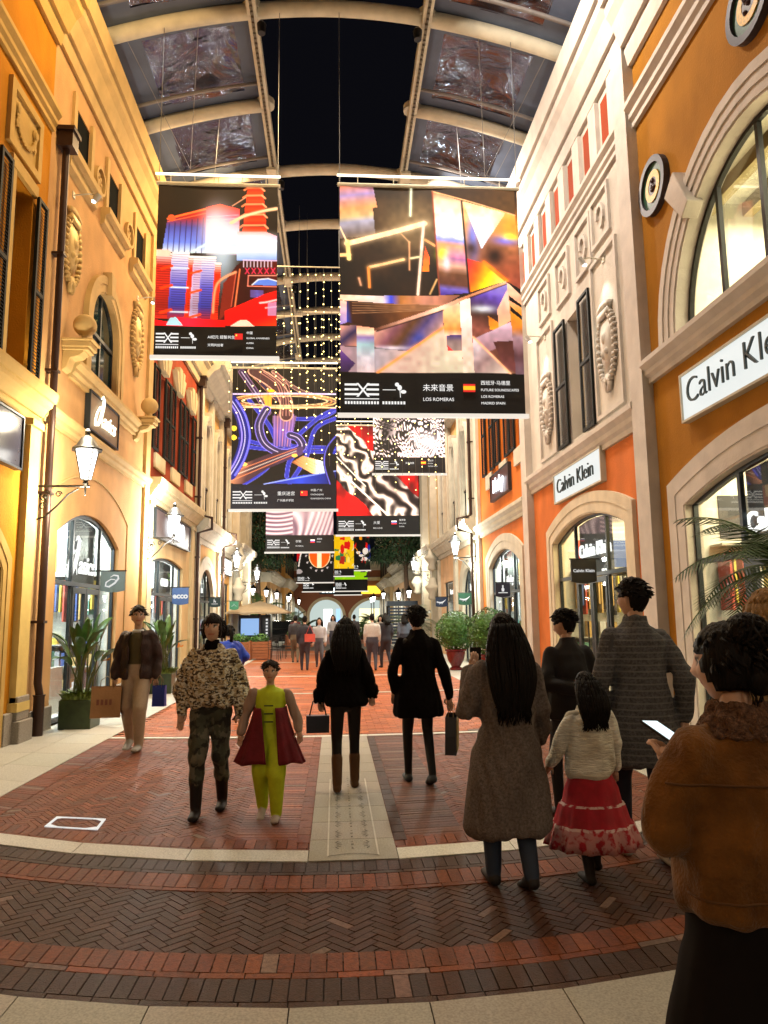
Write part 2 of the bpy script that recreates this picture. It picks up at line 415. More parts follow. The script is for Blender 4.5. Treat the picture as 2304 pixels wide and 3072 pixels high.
for yb, yc in ((12.15, 14.65), (14.65, 17.1)):
    for s in (-1, 1):
        w_ = MB(); w_.tube([(XC+s*2.6, yb, zarch(XC+s*2.6)-.1), (XC+s*3.2, yc, 11.2)], .006, 4); w_.build('tie_wire', m_wire, roofE)
        w_ = MB(); w_.tube([(XC+s*3.9, yb, zarch(XC+s*3.9)-.1), (XC+s*3.2, yc, 11.2)], .006, 4); w_.build('tie_wire', m_wire, roofE)
# ================================================================== BUILDING PIECES
m_dark = mat('dark metal frame', (.028, .036, .042), .4, metal=.3, nscale=8, namt=.1)
m_pane = glassy('shop glass', (.95, .97, .96), .96, .015, graz=.16)
m_dkglass = mat('dark window glass', (.012, .035, .035), .08, nscale=2, spec=.7)
m_shut = mat('louvred shutter paint', (.011, .013, .012), .6, nscale=5, spec=.2)
m_plinth = mat('granite plinth', (.33, .29, .24), .7, nscale=60, namt=.25, bump=.2)
m_pipe = mat('drainpipe bronze', (.045, .022, .016), .45, metal=.4)
m_inwall = mat('shop interior wall', (.78, .76, .70), .8)
m_black = mat('black metal', (.015, .014, .014), .45, metal=.4)
def building(name, T, u0, label, cat='building'):
    o = empty(name, T(u0, 0, 0), label, cat); return o
def wallp(B, T, u0, u1, z0, z1, holes, m, t=.3, w=0, name='wall'):
    if name == 'lower_wall': t = .16
    vs, fs = filled([(u0, z0), (u1, z0), (u1, z1), (u0, z1)], holes, t)
    b = MB(T); b.add([(p[0], p[1], p[2]+w) for p in vs], fs); return b.build(name, m, B)
def hole(pts, d=.0): return pts
CORN = [(0, 0), (0, .06), (.10, .10), (.14, .10), (.14, .16), (.30, .26), (.36, .34), (.44, .36), (.44, .42), (.60, .46), (.66, .46), (.66, 0)]
def cornice(B, T, u0, u1, z, h=.66, d=1.0, m=None, w=0, name='cornice'):
    b = MB(T); b.profile(u0, u1, [(z + p[0]*h/.66, w + p[1]*d) for p in CORN]); return b.build(name, m, B)
BAND = [(0, 0), (0, .05), (.06, .05), (.10, .09), (.16, .09), (.22, .15), (.28, .15), (.30, .12), (.30, 0)]
def band(B, T, u0, u1, z, h=.3, d=1.0, m=None, w=0, name='string_course'):
    b = MB(T); b.profile(u0, u1, [(z + p[0]*h/.3, w + p[1]*d) for p in BAND]); return b.build(name, m, B)
def arch_trim(B, T, u0, u1, z0, zs, za, wd, m, d=.08, key=True, name='arch_surround', steps=2, w=0):
    b = MB(T)
    for k in range(steps):
        f0, f1 = k/steps, (k+1)/steps
        A = arch(u0-wd*f0, u1+wd*f0, z0, zs + (0 if za-zs > (u1-u0)*.45 else wd*f0*.8), za+wd*f0, 20)
        A2 = arch(u0-wd*f1, u1+wd*f1, z0, zs + (0 if za-zs > (u1-u0)*.45 else wd*f1*.8), za+wd*f1, 20)
        b.strip(A, A2, w-.02, w+d*(.6+.4*f1))
    A = arch(u0+.03, u1-.03, z0, zs, za-.03, 20); A2 = arch(u0-.01, u1+.01, z0, zs, za+.01, 20); b.strip(A, A2, w-.19, w+d*.62)
    if key:
        uc = (u0+u1)/2; b.prism([(uc-.09, za-.04), (uc+.09, za-.04), (uc+.15, za+wd+.1), (uc-.15, za+wd+.1)], 0, d+.07)
    return b.build(name, m, B)
def shutter(B, T, u0, u1, z0, z1, w=.03, name='shutter'):
    b = MB(T); f = .05
    b.box(u0, u0+f, z0, z1, w, w+.045); b.box(u1-f, u1, z0, z1, w, w+.045); b.box(u0+f, u1-f, z0, z0+f, w, w+.045); b.box(u0+f, u1-f, z1-f, z1, w, w+.045); b.box(u0+f, u1-f, (z0+z1)/2-.03, (z0+z1)/2+.03, w, w+.045)
    n = int((z1-z0-.1)/.05)
    for i in range(n):
        z = z0+.06+i*(z1-z0-.12)/n
        b.add([(u0+f, z, w+.04), (u1-f, z, w+.04), (u1-f, z+.04, w+.008), (u0+f, z+.04, w+.008), (u0+f, z+.008, w+.042), (u1-f, z+.008, w+.042), (u1-f, z+.046, w+.012), (u0+f, z+.046, w+.012)], [(0, 1, 2, 3), (4, 5, 6, 7), (0, 1, 5, 4), (2, 3, 7, 6)])
    return b.build(name, m_shut, B)
def win_frame(B, T, pts, m, mg, w=-.22, fw=.06, mull=(), trans=(), z0=None, name='window', d=.06):
    """pts: open-bottom arch outline; frame following it, sill rail, mullions, pane"""
    b = MB(T); n = len(pts)
    cx = sum(p[0] for p in pts)/n; zb = pts[0][1]; zt = max(p[1] for p in pts)
    inner = []
    for i, p in enumerate(pts):
        if i in (0, n-1): q = (p[0] + (fw if p[0] < cx else -fw), p[1])
        else:
            a, c = Vector(pts[i-1]), Vector(pts[i+1]); t = (c-a).normalized(); q = (p[0] + t.y*fw, p[1] - t.x*fw)
        inner.append(q)
    b.strip(pts, inner, w, w+d); b.box(pts[0][0]+fw, pts[-1][0]-fw, zb, zb+fw, w, w+d)
    def top_at(u):
        for i in range(1, n-2):
            if pts[i][0] <= u <= pts[i+1][0]:
                t = (u-pts[i][0])/max(1e-6, pts[i+1][0]-pts[i][0]); return pts[i][1]*(1-t)+pts[i+1][1]*t
        return zt
    for u in mull: b.box(u-.03, u+.03, zb+fw, top_at(u)-fw*.8, w+.002, w+d-.002)
    for z in trans: b.box(pts[0][0]+fw, pts[-1][0]-fw, z-.035, z+.035, w-.004, w+d+.01)
    o = b.build(name, m, B); g_ = MB(T); g_.prism([(p[0], p[1]) for p in pts], w+.02, w+.028); p_ = g_.build('pane', mg, o); return o
def build_child(mb, name, m, B, sub, **k):
    """sub-part: B is a part whose own origin equals its building's"""
    o = mb.build(name, m, B, **k); o.parent = sub; return o
SHOPN = 0
PROD = [(.7, .12, .08), (.1, .15, .4), (.8, .8, .78), (.05, .05, .06), (.75, .5, .2), (.2, .45, .35), (.5, .5, .52), (.85, .65, .1)]
def shopfront(B, T, u0, u1, zs, za, warm=(1, .9, .72), power=60, trans=2.35, mull=(), fascia=None, text=None, tsize=.3, textpos=None, depth=2.4, door=None, tint=None, wall=None, shear=0, cool=False):
    global SHOPN; SHOPN += 1
    pts = arch(u0, u1, 0.02, zs, za, 16)
    o = win_frame(B, T, pts, m_dark, m_pane, -.13, .07, mull, (trans,), name='shop_window')
    # door leaves
    if door:
        d0, d1 = door; b = MB(T)
        for a, c in ((d0, (d0+d1)/2-.01), ((d0+d1)/2+.01, d1)):
            b.box(a, a+.08, .04, trans-.05, -.12, -.06); b.box(c-.08, c, .04, trans-.05, -.12, -.06); b.box(a+.08, c-.08, trans-.15, trans-.05, -.12, -.06); b.box(a+.08, c-.08, .04, .24, -.12, -.06)
            b.tube([((a+c)/2 + (.2 if a == d0 else -.2), .8, -.04), ((a+c)/2 + (.2 if a == d0 else -.2), 1.5, -.04)], .015, 6)
        b.build('shop_door', m_dark, B)
    # room behind the glass
    a0, a1 = u0-.12, u1+.12; zt = za+.25
    r = MB(T)
    r.box(a0, a1, -.03, .0, -depth, -.165); r.box(a0, a1, zt, zt+.05, -depth, -.165); r.box(a0, a1, 0, zt, -depth-.05, -depth)
    r.box(a0-.05, a0, 0, zt, -depth, -.165); r.box(a1, a1+.05, 0, zt, -depth, -.165)
    r.build('interior', wall or m_inwall, B)
    c = MB(T)
    nu = max(1, int((a1-a0)/.8))
    for i in range(nu):
        uc = a0 + (a1-a0)*(i+.5)/nu
        for wk in (-.8, -1.7): c.box(uc-.34, uc+.34, zt-.03, zt-.01, wk-.26, wk+.26)
    c.build('ceiling_lights', emis('ceiling tube %s' % ('cool' if cool else 'warm'), (.85, .95, 1) if cool else (1, .84, .5), 3.2), B)
    pc = T((a0+a1)/2, zt-.1, -1.1); pe = T((a0+a1)/2, 0, -.9)
    add_light('AREA', 'ceiling_light', pc, power, warm, a1-a0-.3, 1.4, target=pe, parent=B) if False else None
    la = add_light('AREA', 'ceiling_light', pc, power*(2.3 if cool else 1.35), warm, 1.5, a1-a0-.4, parent=B)
    # shelves with goods
    sh = MB(T); pr = MB(T); rnd = random.Random(SHOPN)
    for lv in (.35, .85, 1.35, 1.85):
        sh.box(a0+.1, a1-.1, lv, lv+.03, -depth+.02, -depth+.36)
        u = a0+.15
        while u < a1-.4:
            wd = rnd.uniform(.12, .3); hh = rnd.uniform(.12, .36)
            if rnd.random() < .85: pr.box(u, u+wd*.85, lv+.03, lv+.03+hh, -depth+.05, -depth+.28, rnd.choice(PROD))
            u += wd + .03
    for k in range(max(1, int((u1-u0)/1.3))):
        uc = u0+.5 + k*1.25 + rnd.uniform(0, .2)
        if uc > u1-.3: break
        sh.box(uc-.3, uc+.3, .0, .55+.25*(k % 2), -1.15, -.6)
        for q in range(4):
            hh = rnd.uniform(.12, .3); tq = .55+.25*(k % 2); pr.box(uc-.27+q*.14, uc-.16+q*.14, tq, tq+hh, -1.0, -.75, rnd.choice(PROD))
    for ue, du in ((a1, -1), (a0, 1)):      # side walls: shelves of goods below, a clothes rail above
        for lv in (.3, .72, 1.14):
            sh.box(min(ue, ue+du*.3), max(ue, ue+du*.3), lv, lv+.025, -depth+.5, -.35); q = -.40
            while q > -depth+.7:
                wd = rnd.uniform(.10, .26); hh = rnd.uniform(.10, .33)
                if rnd.random() < .9: pr.box(min(ue+du*.02, ue+du*.26), max(ue+du*.02, ue+du*.26), lv+.025, lv+.025+hh, q-wd*.85, q, rnd.choice(PROD))
                q -= wd+.02
        q = -.42; sh.box(min(ue, ue+du*.3), max(ue, ue+du*.3), 2.5, 2.53, -depth+.5, -.35)
        while q > -depth+.6: pr.box(min(ue+du*.03, ue+du*.33), max(ue+du*.03, ue+du*.33), rnd.uniform(1.6, 1.85), 2.42, q-.03, q, rnd.choice(PROD)); q -= rnd.uniform(.05, .12)
        for k in range(2): pr.box(min(ue, ue+du*.02), max(ue, ue+du*.02), 2.62, min(3.2, za), -.5-k*.75-.5, -.5-k*.75, rnd.choice(PROD))
    u = a0+.2
    while u < a1-.3:      # rail of hanging clothes on the back wall
        cc = rnd.choice(PROD); pr.box(u, u+.035, rnd.uniform(2.0, 2.2), 2.75, -depth+.05, -depth+.42, cc); u += rnd.uniform(.05, .11)
    for k in range(max(1, int((u1-u0)/1.5))):      # display figures behind the glass
        um = u0+.45+k*1.35+rnd.uniform(0, .2); wm = -.62-.25*(k % 2); cc = rnd.choice(PROD); c2 = rnd.choice(PROD); zb = .25
        if um > u1-.25: break
        pr.box(um-.28, um+.28, 0, zb, wm-.25, wm+.25, (.7, .68, .62))
        for sx in (-1, 1):
            pr.tube([(um+sx*.08, zb, wm), (um+sx*.085, zb+.45, wm+.02), (um+sx*.08, zb+.85, wm)], [.04, .055, .075], 8); pr.c[-10:] = [c2]*10
            pr.tube([(um+sx*.17, zb+1.35, wm), (um+sx*.23, zb+1.08, wm-.02), (um+sx*.2, zb+.85, wm+.05)], [.045, .038, .025], 8); pr.c[-18:] = [cc]*18
        n0 = len(pr.c); pr.lathe([(.06, zb+.8), (.15, zb+.85), (.12, zb+1.05), (.16, zb+1.28), (.15, zb+1.38), (.05, zb+1.43), (.045, zb+1.5)], (um, 0, wm), 1, 12, cc); pr.sphere((um, zb+1.6, wm), .09, 12, (.85, 1.25, .95), (.6, .55, .5))
    sh.build('display_shelf', mat('shelf laminate', (.6, .57, .5), .5), B)
    pr.build('goods', mat('goods', attr='Col', rough=.6), B, attr=True)
    if fascia:
        f0, f1 = fascia; b = MB(T); tp = [p for p in arch(u0, u1, 0, zs, za-.02, 40)[1:-1] if f0 <= p[0] <= f1]
        b.prism([(f0, trans+.05), (f0, tp[0][1]-.05)] + [(p[0], p[1]-.05) for p in tp[1:-1]] + [(f1, tp[-1][1]-.05), (f1, trans+.05)], -.20, -.17); b.build('fascia', mat('dark fascia', (.035, .042, .055), .45), B)
        if text:
            b = MB(); uc, zz = textpos or ((f0+f1)/2, trans+.3)
            X = T(1, 0, 0); X0 = T(0, 0, 0); X = (Vector(X)-Vector(X0))*(1 if T is TL else -1)
            Nn = Vector(T(0, 0, 1))-Vector(X0)
            if text == 'asics': asics(b, Vector(T(uc, zz, -.145)), X, Nn, tsize*1.35)
            else: text_at(b, text, tsize, T(uc, zz, -.145), X, (0, 0, 1), Nn, .03, 'CENTER', shear, bold=.006)
            b.build('shop_lettering', emis('lettering white', (1, .98, .95), 1.7), B)
    return o
def asics(b, O, X, N, s):
    """italic sports lettering with its looped a mark"""
    Z = Vector((0, 0, 1))
    def P(x, y): return O + X*(x+y*.28)*s + Z*y*s
    loop = [(-1.35, 1.3), (-1.15, 1.5), (-.95, 1.35), (-.95, .95), (-1.05, .45), (-1.3, .02), (-1.6, -.08), (-1.72, .15), (-1.62, .55), (-1.35, .9), (-1.08, .95), (-.92, .7), (-.85, .3), (-.72, .02)]
    b.tube([P(*p) for p in loop], [s*r for r in (.02, .05, .075, .085, .085, .075, .06, .055, .055, .055, .04, .03, .02, .015)], 6)
    text_at(b, 'asics', s*1.0, P(-.62, .1), X, Z, N, .02, 'LEFT', .28, bold=.012*s)
def plinth(B, T, segs, h=.35, d=.06, m=None):
    for u0, u1 in segs: b = MB(T); b.box(u0, u1, 0, h, 0, d); b.build('plinth', m or m_plinth, B, bevel=.008)
def pilaster(B, T, u0, u1, z0, z1, m, d=.1, name='pilaster', cap=True):
    b = MB(T); b.box(u0, u1, z0, z1, 0, d)
    if cap: b.box(u0-.04, u1+.04, z0, z0+.12, 0, d+.04); b.box(u0-.03, u1+.03, z1-.10, z1, 0, d+.04)
    return b.build(name, m, B)
def drainpipe(B, T, u, z0, z1, r=.055, w=.12, bend=None):
    b = MB(T); pts = [(u, z1, w)]
    if bend:
        for zb, du, dw in bend: pts += [(u, zb+.12, w), (u+du, zb, w+dw), (u+du, zb-.35, w+dw), (u, zb-.47, w)]
    pts += [(u, z0+.9, w), (u, z0+.75, w), (u+.03, z0+.6, w+.02), (u+.03, z0, w+.02)]
    b.tube(pts, r, 10)
    z = z0+1.6
    while z < z1-.3: b.box(u-r-.015, u+r+.015, z, z+.04, 0, w+r+.01); z += 1.9
    b.box(u-.13, u+.13, z1, z1+.3, w-.1, w+.14); b.box(u-.16, u+.16, z1+.26, z1+.33, w-.11, w+.17)
    b.lathe([(r+.02, z0), (r+.02, z0+.55), (r+.035, z0+.58)], (u+.03, 0, w+.02), 1, 10)
    return b.build('drainpipe', m_pipe, B, smooth='auto')
def crest(B, T, u, z, h, m, name='crest'):
    """relief: helm, shield, laurel wreath, ribbon"""
    b = MB(T); w = h*.46
    def ell(cu, cz, ru, rz, d, n=14):
        b.sphere((cu, cz, .0), 1, n, (ru, rz, d))
    pts = [(-.62, .95), (.62, .95), (.66, .3), (.5, -.5), (0, -1), (-.5, -.5), (-.66, .3)]
    b.prism([(u+p[0]*w*.6, z+p[1]*h*.33) for p in pts], .0, .05)
    ell(u, z, w*.27, h*.25, .09); ell(u, z+h*.08, w*.12, h*.1, .13); ell(u-.1*w, z-h*.08, w*.1, h*.06, .12); ell(u+.12*w, z-h*.1, w*.08, h*.07, .12)
    b.box(u-w*.35, u+w*.35, z+h*.34, z+h*.42, 0, .09); b.strip([(u-w*.35, z+h*.42), (u-w*.12, z+h*.47), (u+w*.12, z+h*.47), (u+w*.35, z+h*.42)], [(u-w*.45, z+h*.48), (u-w*.15, z+h*.53), (u+w*.15, z+h*.53), (u+w*.45, z+h*.48)], 0, .08)
    for s in (-1, 1):
        for k in range(13):
            a = R(-80 + k*11.5); ru, rz = w*.55, h*.42
            cu, cz = u + s*ru*math.cos(a)*.95, z - .02*h + rz*math.sin(a)
            b.sphere((cu, cz, .04), .055*h, 6, (.55, .75, .8)); b.sphere((cu+s*.035*h, cz+.02*h, .03), .05*h, 6, (.8, .4, .7))
        b.tube([(u, z-h*.36, .05), (u+s*w*.15, z-h*.47, .05), (u+s*w*.05, z-h*.55, .04)], .03*h, 6)
    return b.build(name, m, B, smooth=True)
def rosette(B, T, u, z, r, m):
    b = MB(T); n = 20
    A = [(u+r*math.cos(2*math.pi*k/n), z+r*math.sin(2*math.pi*k/n)) for k in range(n)]
    A2 = [(u+r*.8*math.cos(2*math.pi*k/n), z+r*.8*math.sin(2*math.pi*k/n)) for k in range(n)]
    b.strip(A, A2, 0, .07, True)
    for k in range(8): b.sphere((u+r*.5*math.cos(k*math.pi/4), z+r*.5*math.sin(k*math.pi/4), .0), r*.2, 8, (1, 1, .6))
    b.sphere((u, z, 0), r*.25, 8, (1, 1, .6))
    return b.build('medallion', m, B, smooth='auto')
def spot_fixture(T, u, z, label, power=18, col_=(1, .93, .75), reach=.45, tz=-1.2):
    e = empty('wall_spotlight', T(u, z, 0), label, 'spotlight', 'small spotlights above the wall crests')
    b = MB(T); b.lathe([(.05, 0), (.05, .02)], (u, z, 0), 0, 8) if False else b.box(u-.05, u+.05, z-.05, z+.05, 0, .02)
    b.tube([(u, z, .01), (u, z+.03, reach*.6), (u, z, reach)], .012, 6); b.build('arm', m_beam, e)
    b = MB(T); b.tube([(u, z+.02, reach-.02), (u, z-.10, reach-.10)], [.05, .045], 10); b.build('lamp_head', mat('spot housing', (.6, .6, .58), .4, metal=.5), e, smooth='auto')
    b = MB(T); b.sphere((u, z-.105, reach-.105), .04, 8, (1, .5, 1)); b.build('lens', emis('spot lens', (1, .97, .9), 14), e)
    add_light('SPOT', 'beam', T(u, z-.16, reach-.12), power, col_, .04, target=T(u, z+tz, .02), spot=75, blend=.7, parent=e)
    return e
# ================================================================== LEFT ROW
# --- near yellow building
A = building('yellow_building', TL, 3.0, 'bright yellow building at the near left edge with dark shutters and a relief panel')
mY = stucco('yellow stucco', (.60, .24, .012)); mYt = trim('yellow trim', (.62, .40, .12))
wallp(A, TL, -14, 10.72, 0, 9.5, [arch(7.6, 9.9, 0, 2.3, 2.9, 12), [(9.55, 4.95), (10.2, 4.95), (10.2, 7.75), (9.55, 7.75)]], mY)
wallp(A, TL, -14, 10.72, 9.5, 11.3, [], mY, name='parapet')
b = MB(TL); b.prism(arch(7.62, 9.88, .01, 2.3, 2.88, 12), -.28, -.2); b.build('niche_back', trim('olive panel', (.30, .28, .14)), A)
arch_trim(A, TL, 7.6, 9.9, 0, 2.3, 2.9, .22, mYt, .05, False)
b = MB(TL); b.box(9.55, 10.2, 4.95, 7.75, -.29, -.24); b.build('window_pane', trim('olive blind', (.36, .34, .20)), A)
for a in (9.02, 10.22): shutter(A, TL, a, a+.34, 4.95, 7.8, .05)
b = MB(TL); b.box(9.42, 9.55, 4.9, 7.9, 0, .05); b.box(9.4, 10.25, 7.78, 7.95, 0, .06)
b.build('window_surround', mYt, A)
cornice(A, TL, -14, 10.72, 4.5, .45, .7, mYt, name='ledge'); band(A, TL, -14, 10.72, 9.2, .35, 1, mYt)
cornice(A, TL, -14, 10.72, 10.7, 1.0, 1.1, mYt)
b = MB(TL); b.strip([(9.25, 8.05), (9.25, 9.0), (10.3, 9.0), (10.3, 8.05)], [(9.37, 8.17), (9.37, 8.88), (10.18, 8.88), (10.18, 8.17)], 0, .06, True)
b.box(9.37, 10.18, 8.17, 8.88, 0, .015)
for k in range(14):
    t = k/13; a = math.pi*(1.05+.9*t); b.sphere((9.78-.3*math.cos(a)*-1, 8.62+.3*math.sin(a), .03), .05, 6, (1, 1, .7))
for s in (-1, 1): b.sphere((9.78+s*.3, 8.66, .03), .07, 8, (1, 1.4, .7)); b.sphere((9.78+s*.3, 8.45, .03), .05, 6, (1, 1.4, .7))
b.build('relief_panel', mYt, A, smooth='auto')
plinth(A, TL, [(-14, 7.35), (10.12, 10.72)], .42, .07)
pilaster(A, TL, 10.38, 10.72, 0.42, 4.5, trim('yellow pilaster', (.78, .58, .2)), .09)
b = MB(TL); b.box(10.35, 10.8, 0, .3, 0, .17); b.box(10.38, 10.77, .3, .62, 0, .12); b.build('pilaster_foot', m_plinth, A, bevel=.01)
# --- peach sports shop
B = building('peach_building', TL, 10.72, 'peach building on the left with an arched upper window between two stone balls')
mP = stucco('peach stucco', (.66, .38, .16)); mPt = trim('cream trim', (.62, .42, .17))
up = arch(12.75, 14.35, 5.95, 6.98, 7.8, 18)
sw = [[(a, 9.5), (a+.75, 9.5), (a+.75, 10.35), (a, 10.35)] for a in (11.62, 13.4, 15.35)]
wallp(B, TL, 10.72, 17.1, 0, 11.4, [arch(11.8, 15.1, 0, 3.05, 3.5, 16), up] + sw, mP, t=.16)
win_frame(B, TL, up, m_dark, m_dkglass, -.10, .07, (13.55,), (6.9,))
arch_trim(B, TL, 12.75, 14.35, 5.9, 6.98, 7.8, .3, mPt, .1)
band(B, TL, 11.9, 15.9, 5.62, .32, 1.3, mPt, name='window_ledge')
for a in (11.62, 13.4, 15.35):
    b = MB(TL); b.box(a+.002, a+.748, 9.502, 10.348, -.06, -.015); b.build('small_window', mat('flat black shutter', (.008, .009, .009), .95, spec=.05), B)
    b = MB(TL); b.box(a-.14, a, 9.35, 10.5, 0, .05); b.box(a+.75, a+.89, 9.35, 10.5, 0, .05)
    b.profile(a-.3, a+1.05, [(9.0, 0), (9.06, .08), (9.2, .1), (9.24, .18), (9.36, .18), (9.36, 0)]); b.build('small_window_surround', mPt, B)
rosette(B, TL, 12.9, 9.75, .27, mPt); rosette(B, TL, 14.85, 9.75, .27, mPt)
cornice(B, TL, 10.72, 17.1, 10.8, 1.05, 1.0, mPt)
band(B, TL, 10.95, 17.1, 4.62, .28, .9, mPt)
crest(B, TL, 11.72, 7.75, 1.35, mPt); crest(B, TL, 15.75, 7.8, 1.55, mPt)
pilaster(B, TL, 16.72, 17.1, 0, 10.8, mPt, .07, 'corner_strip', False)
plinth(B, TL, [(10.95, 11.78), (15.12, 17.1)], .35)
drainpipe(B, TL, 11.02, 0, 9.1)
b = MB(TL); b.strip(arch(11.35, 15.65, .35, 3.6, 4.2, 14), arch(11.38, 15.62, .35, 3.6, 4.17, 14), 0, .02); b.build('panel_edge', mPt, B)
shopfront(B, TL, 11.8, 15.1, 3.05, 3.5, (.80, .95, 1), 150, 2.25, (12.75, 14.2), (12.78, 14.17), 'asics', .34, (13.5, 2.42), door=(12.78, 14.17), cool=True)
def ball(u, z, idx):
    e = empty('stone_ball_finial', TL(u, z, 0), ['large stone ball on a bracket at the near end of the arched window ledge', 'smaller looking stone ball on a bracket at the far end of the arched window ledge'][idx], 'stone ball', 'stone balls beside the arched window')
    b = MB(TL); w = .30; r = .185
    b.box(u-.17, u+.17, z-.10, z, 0, .46); b.box(u-.20, u+.20, z, z+.04, 0, .50); b.box(u-.15, u+.15, z-.15, z-.10, 0, .42)
    b.add([(u+d, z-.15-c, ww) for d in (-.12, .12) for c, ww in ((0, .0), (.34, .0), (.28, .08), (.12, .13), (.08, .28), (0, .36))],
          [(0, 1, 2, 3, 4, 5), (6, 7, 8, 9, 10, 11)] + [(i, (i+1) % 6, 6+(i+1) % 6, 6+i) for i in range(6)])
    b.build('bracket', mPt, e, bevel=.01)
    b = MB(TL); b.lathe([(.10, z+.04), (.10, z+.06), (.05, z+.09), (.045, z+.14), (.08, z+.16)], (u, 0, w), 1, 14); b.build('neck', mPt, e, smooth=True)
    b = MB(TL); b.sphere((u, z+.32, w), r, 24); b.build('ball', mPt, e, smooth=True)
    return e
ball(11.72, 6.12, 0); ball(15.95, 6.0, 1)
for i, u in enumerate((11.72, 15.75)): spot_fixture(TL, u, 8.75, ['small white spotlight over the near crest of the peach wall', 'small white spotlight over the far crest of the peach wall'][i], 30, (1, .85, .5))
# --- red building with shoe shop
C = building('red_building', TL, 17.1, 'red walled building with hooded shuttered windows above a cream shoe shop front')
mR = stucco('brick red stucco', (.36, .065, .028)); mC = trim('pale cream trim', (.66, .54, .32)); mCs = stucco('cream stucco', (.68, .50, .26))
wz = [[(c-.3, 5.75), (c+.3, 5.75), (c+.3, 7.75), (c-.3, 7.75)] for c in (18.15, 19.95, 21.75)]
wallp(C, TL, 17.1, 22.95, 4.9, 9.6, wz, mR, name='upper_wall'); wallp(C, TL, 17.1, 22.95, 0, 4.9, [arch(17.85, 21.4, 0, 3.05, 3.2, 8)], mCs, name='lower_wall')
for c in (18.15, 19.95, 21.75):
    b = MB(TL); b.box(c-.3, c+.3, 5.75, 7.75, -.25, -.2); b.build('window_pane', trim('khaki blind', (.34, .31, .18)), C)
    shutter(C, TL, c-.87, c-.31, 5.7, 7.8); shutter(C, TL, c+.31, c+.87, 5.7, 7.8)
    b = MB(TL); b.box(c-.5, c+.5, 5.3, 5.66, 0, .06); b.build('window_sill', mC, C); b = MB(TL)
    for k in range(-2, 3): b.prism([(c+k*.13-.06, 7.82), (c+k*.13+.06, 7.82), (c+k*.25+.11, 8.55-.05*k*k), (c+k*.25-.11, 8.55-.05*k*k)], 0, .14+.02*(k % 2))
    b.build('window_hood', mC, C)
cornice(C, TL, 17.1, 22.95, 9.1, 1.05, 1.2, mC); cornice(C, TL, 17.1, 22.95, 4.4, .55, .75, mC, name='shop_cornice')
pilaster(C, TL, 17.12, 17.5, 0, 4.4, mC, .08); pilaster(C, TL, 22.3, 22.7, 0, 4.4, mC, .08); plinth(C, TL, [(17.5, 17.83), (21.42, 22.3)])
drainpipe(C, TL, 22.88, 0, 9.0, .05, .14, bend=[(4.75, 0, .42)])
shopfront(C, TL, 17.85, 21.4, 3.05, 3.2, (.85, .95, 1), 110, 2.25, (18.9, 20.6), (18.9, 20.6), 'ecco', .42, (19.8, 2.5), door=(18.95, 20.5), cool=True)
# --- cream building with tall arched windows, and its ornate end
def tall_row(T, u0, u1, cs, lab, side, zc, archshop, rectshop, mwall, text1, text2):
    D = building('tall_window_building', T, u0, lab)
    mW = trim('white stone trim', (.66, .60, .47))
    wz = [arch(c-.45, c+.45, 4.95, 7.6, 8.05, 10) for c in cs]
    wallp(D, T, u0, u1, 4.7, 9.4, wz, stucco('peach upper wall', (.78, .44, .16)), name='upper_wall')
    hs = [arch(*archshop, 0, 2.5, 3.3, 12), arch(*rectshop, 0, 3.0, 3.0)]
    wallp(D, T, u0, u1, 0, 4.7, hs, mwall, name='lower_wall')
    for c, w_ in zip(cs, wz):
        win_frame(D, T, w_, m_dark, m_dkglass, -.2, .05, (c,), (6.2,))
        arch_trim(D, T, c-.45, c+.45, 4.95, 7.6, 8.05, .3, mW, .22, True)
        b = MB(T); b.box(c-.4, c+.4, 5.0, 5.9, .02, .05); [b.box(c-.4+k*.1, c-.38+k*.1, 5.0, 5.85, .05, .08) for k in range(9)]; b.box(c-.5, c+.5, 5.88, 5.94, .02, .12); b.build('balconet', m_black, D)
    for a in [u0+.25] + [(cs[i]+cs[i+1])/2 for i in range(len(cs)-1)]: pilaster(D, T, a-.2, a+.2, 4.75, 9.2, mW, .16)
    cornice(D, T, u0, u1, 9.1, 1.0, 2.0, mW); cornice(D, T, u0, u1, 4.05, .7, 1.0, mW, name='shop_cornice')
    for a in (u0+.3, (archshop[1]+rectshop[0])/2, u1-.3): pilaster(D, T, a-.22, a+.22, 0, 4.05, mW, .12)
    arch_trim(D, T, *archshop, 0, 2.5, 3.3, .42, mW, .06, False)
    shopfront(D, T, *archshop, 2.5, 3.3, (.95, .97, .9), 60, 2.2, ((archshop[0]+archshop[1])/2-.5, (archshop[0]+archshop[1])/2+.5), archshop, text1, .34)
    shopfront(D, T, *rectshop, 3.0, 3.0, (.9, .97, 1), 45, 2.2, (), rectshop, text2, .3)
    drainpipe(D, T, u0+.1 if side else (cs[1]+cs[2])/2, 0, 8.9, .05, .22, bend=[(4.75, 0, .45)])
    for (a, zz) in ((u1-.25, 4.2), (u1-.25, 2.9)):
        b = MB(T); b.lathe([(.12, zz-.6), (.2, zz-.5), (.16, zz-.3), (.3, zz-.1), (.34, zz), (.2, zz+.1), (.12, zz+.4)], (a, 0, .35), 1, 10); b.build('carved_bracket', mW, D, smooth=True)
    return D
tall_row(TL, 22.95, 31.2, (24.1, 26.3, 28.9), 'cream building on the left with three tall arched upper windows over an orange shop wall', 0, 9, (23.8, 26.6), (28.2, 30.6), stucco('soft orange stucco', (.80, .42, .12)), 'hm', '')
D2 = building('corner_building', TL, 31.2, 'narrow cream corner building with stone columns at the left street corner')
mW = MATS['white stone trim']
wallp(D2, TL, 31.2, 36.2, 0, 9.4, [arch(32.3, 34.6, 4.9, 6.4, 7.4, 12), arch(32.2, 34.8, 0, 2.6, 3.4, 12)], MATS['cream stucco'])
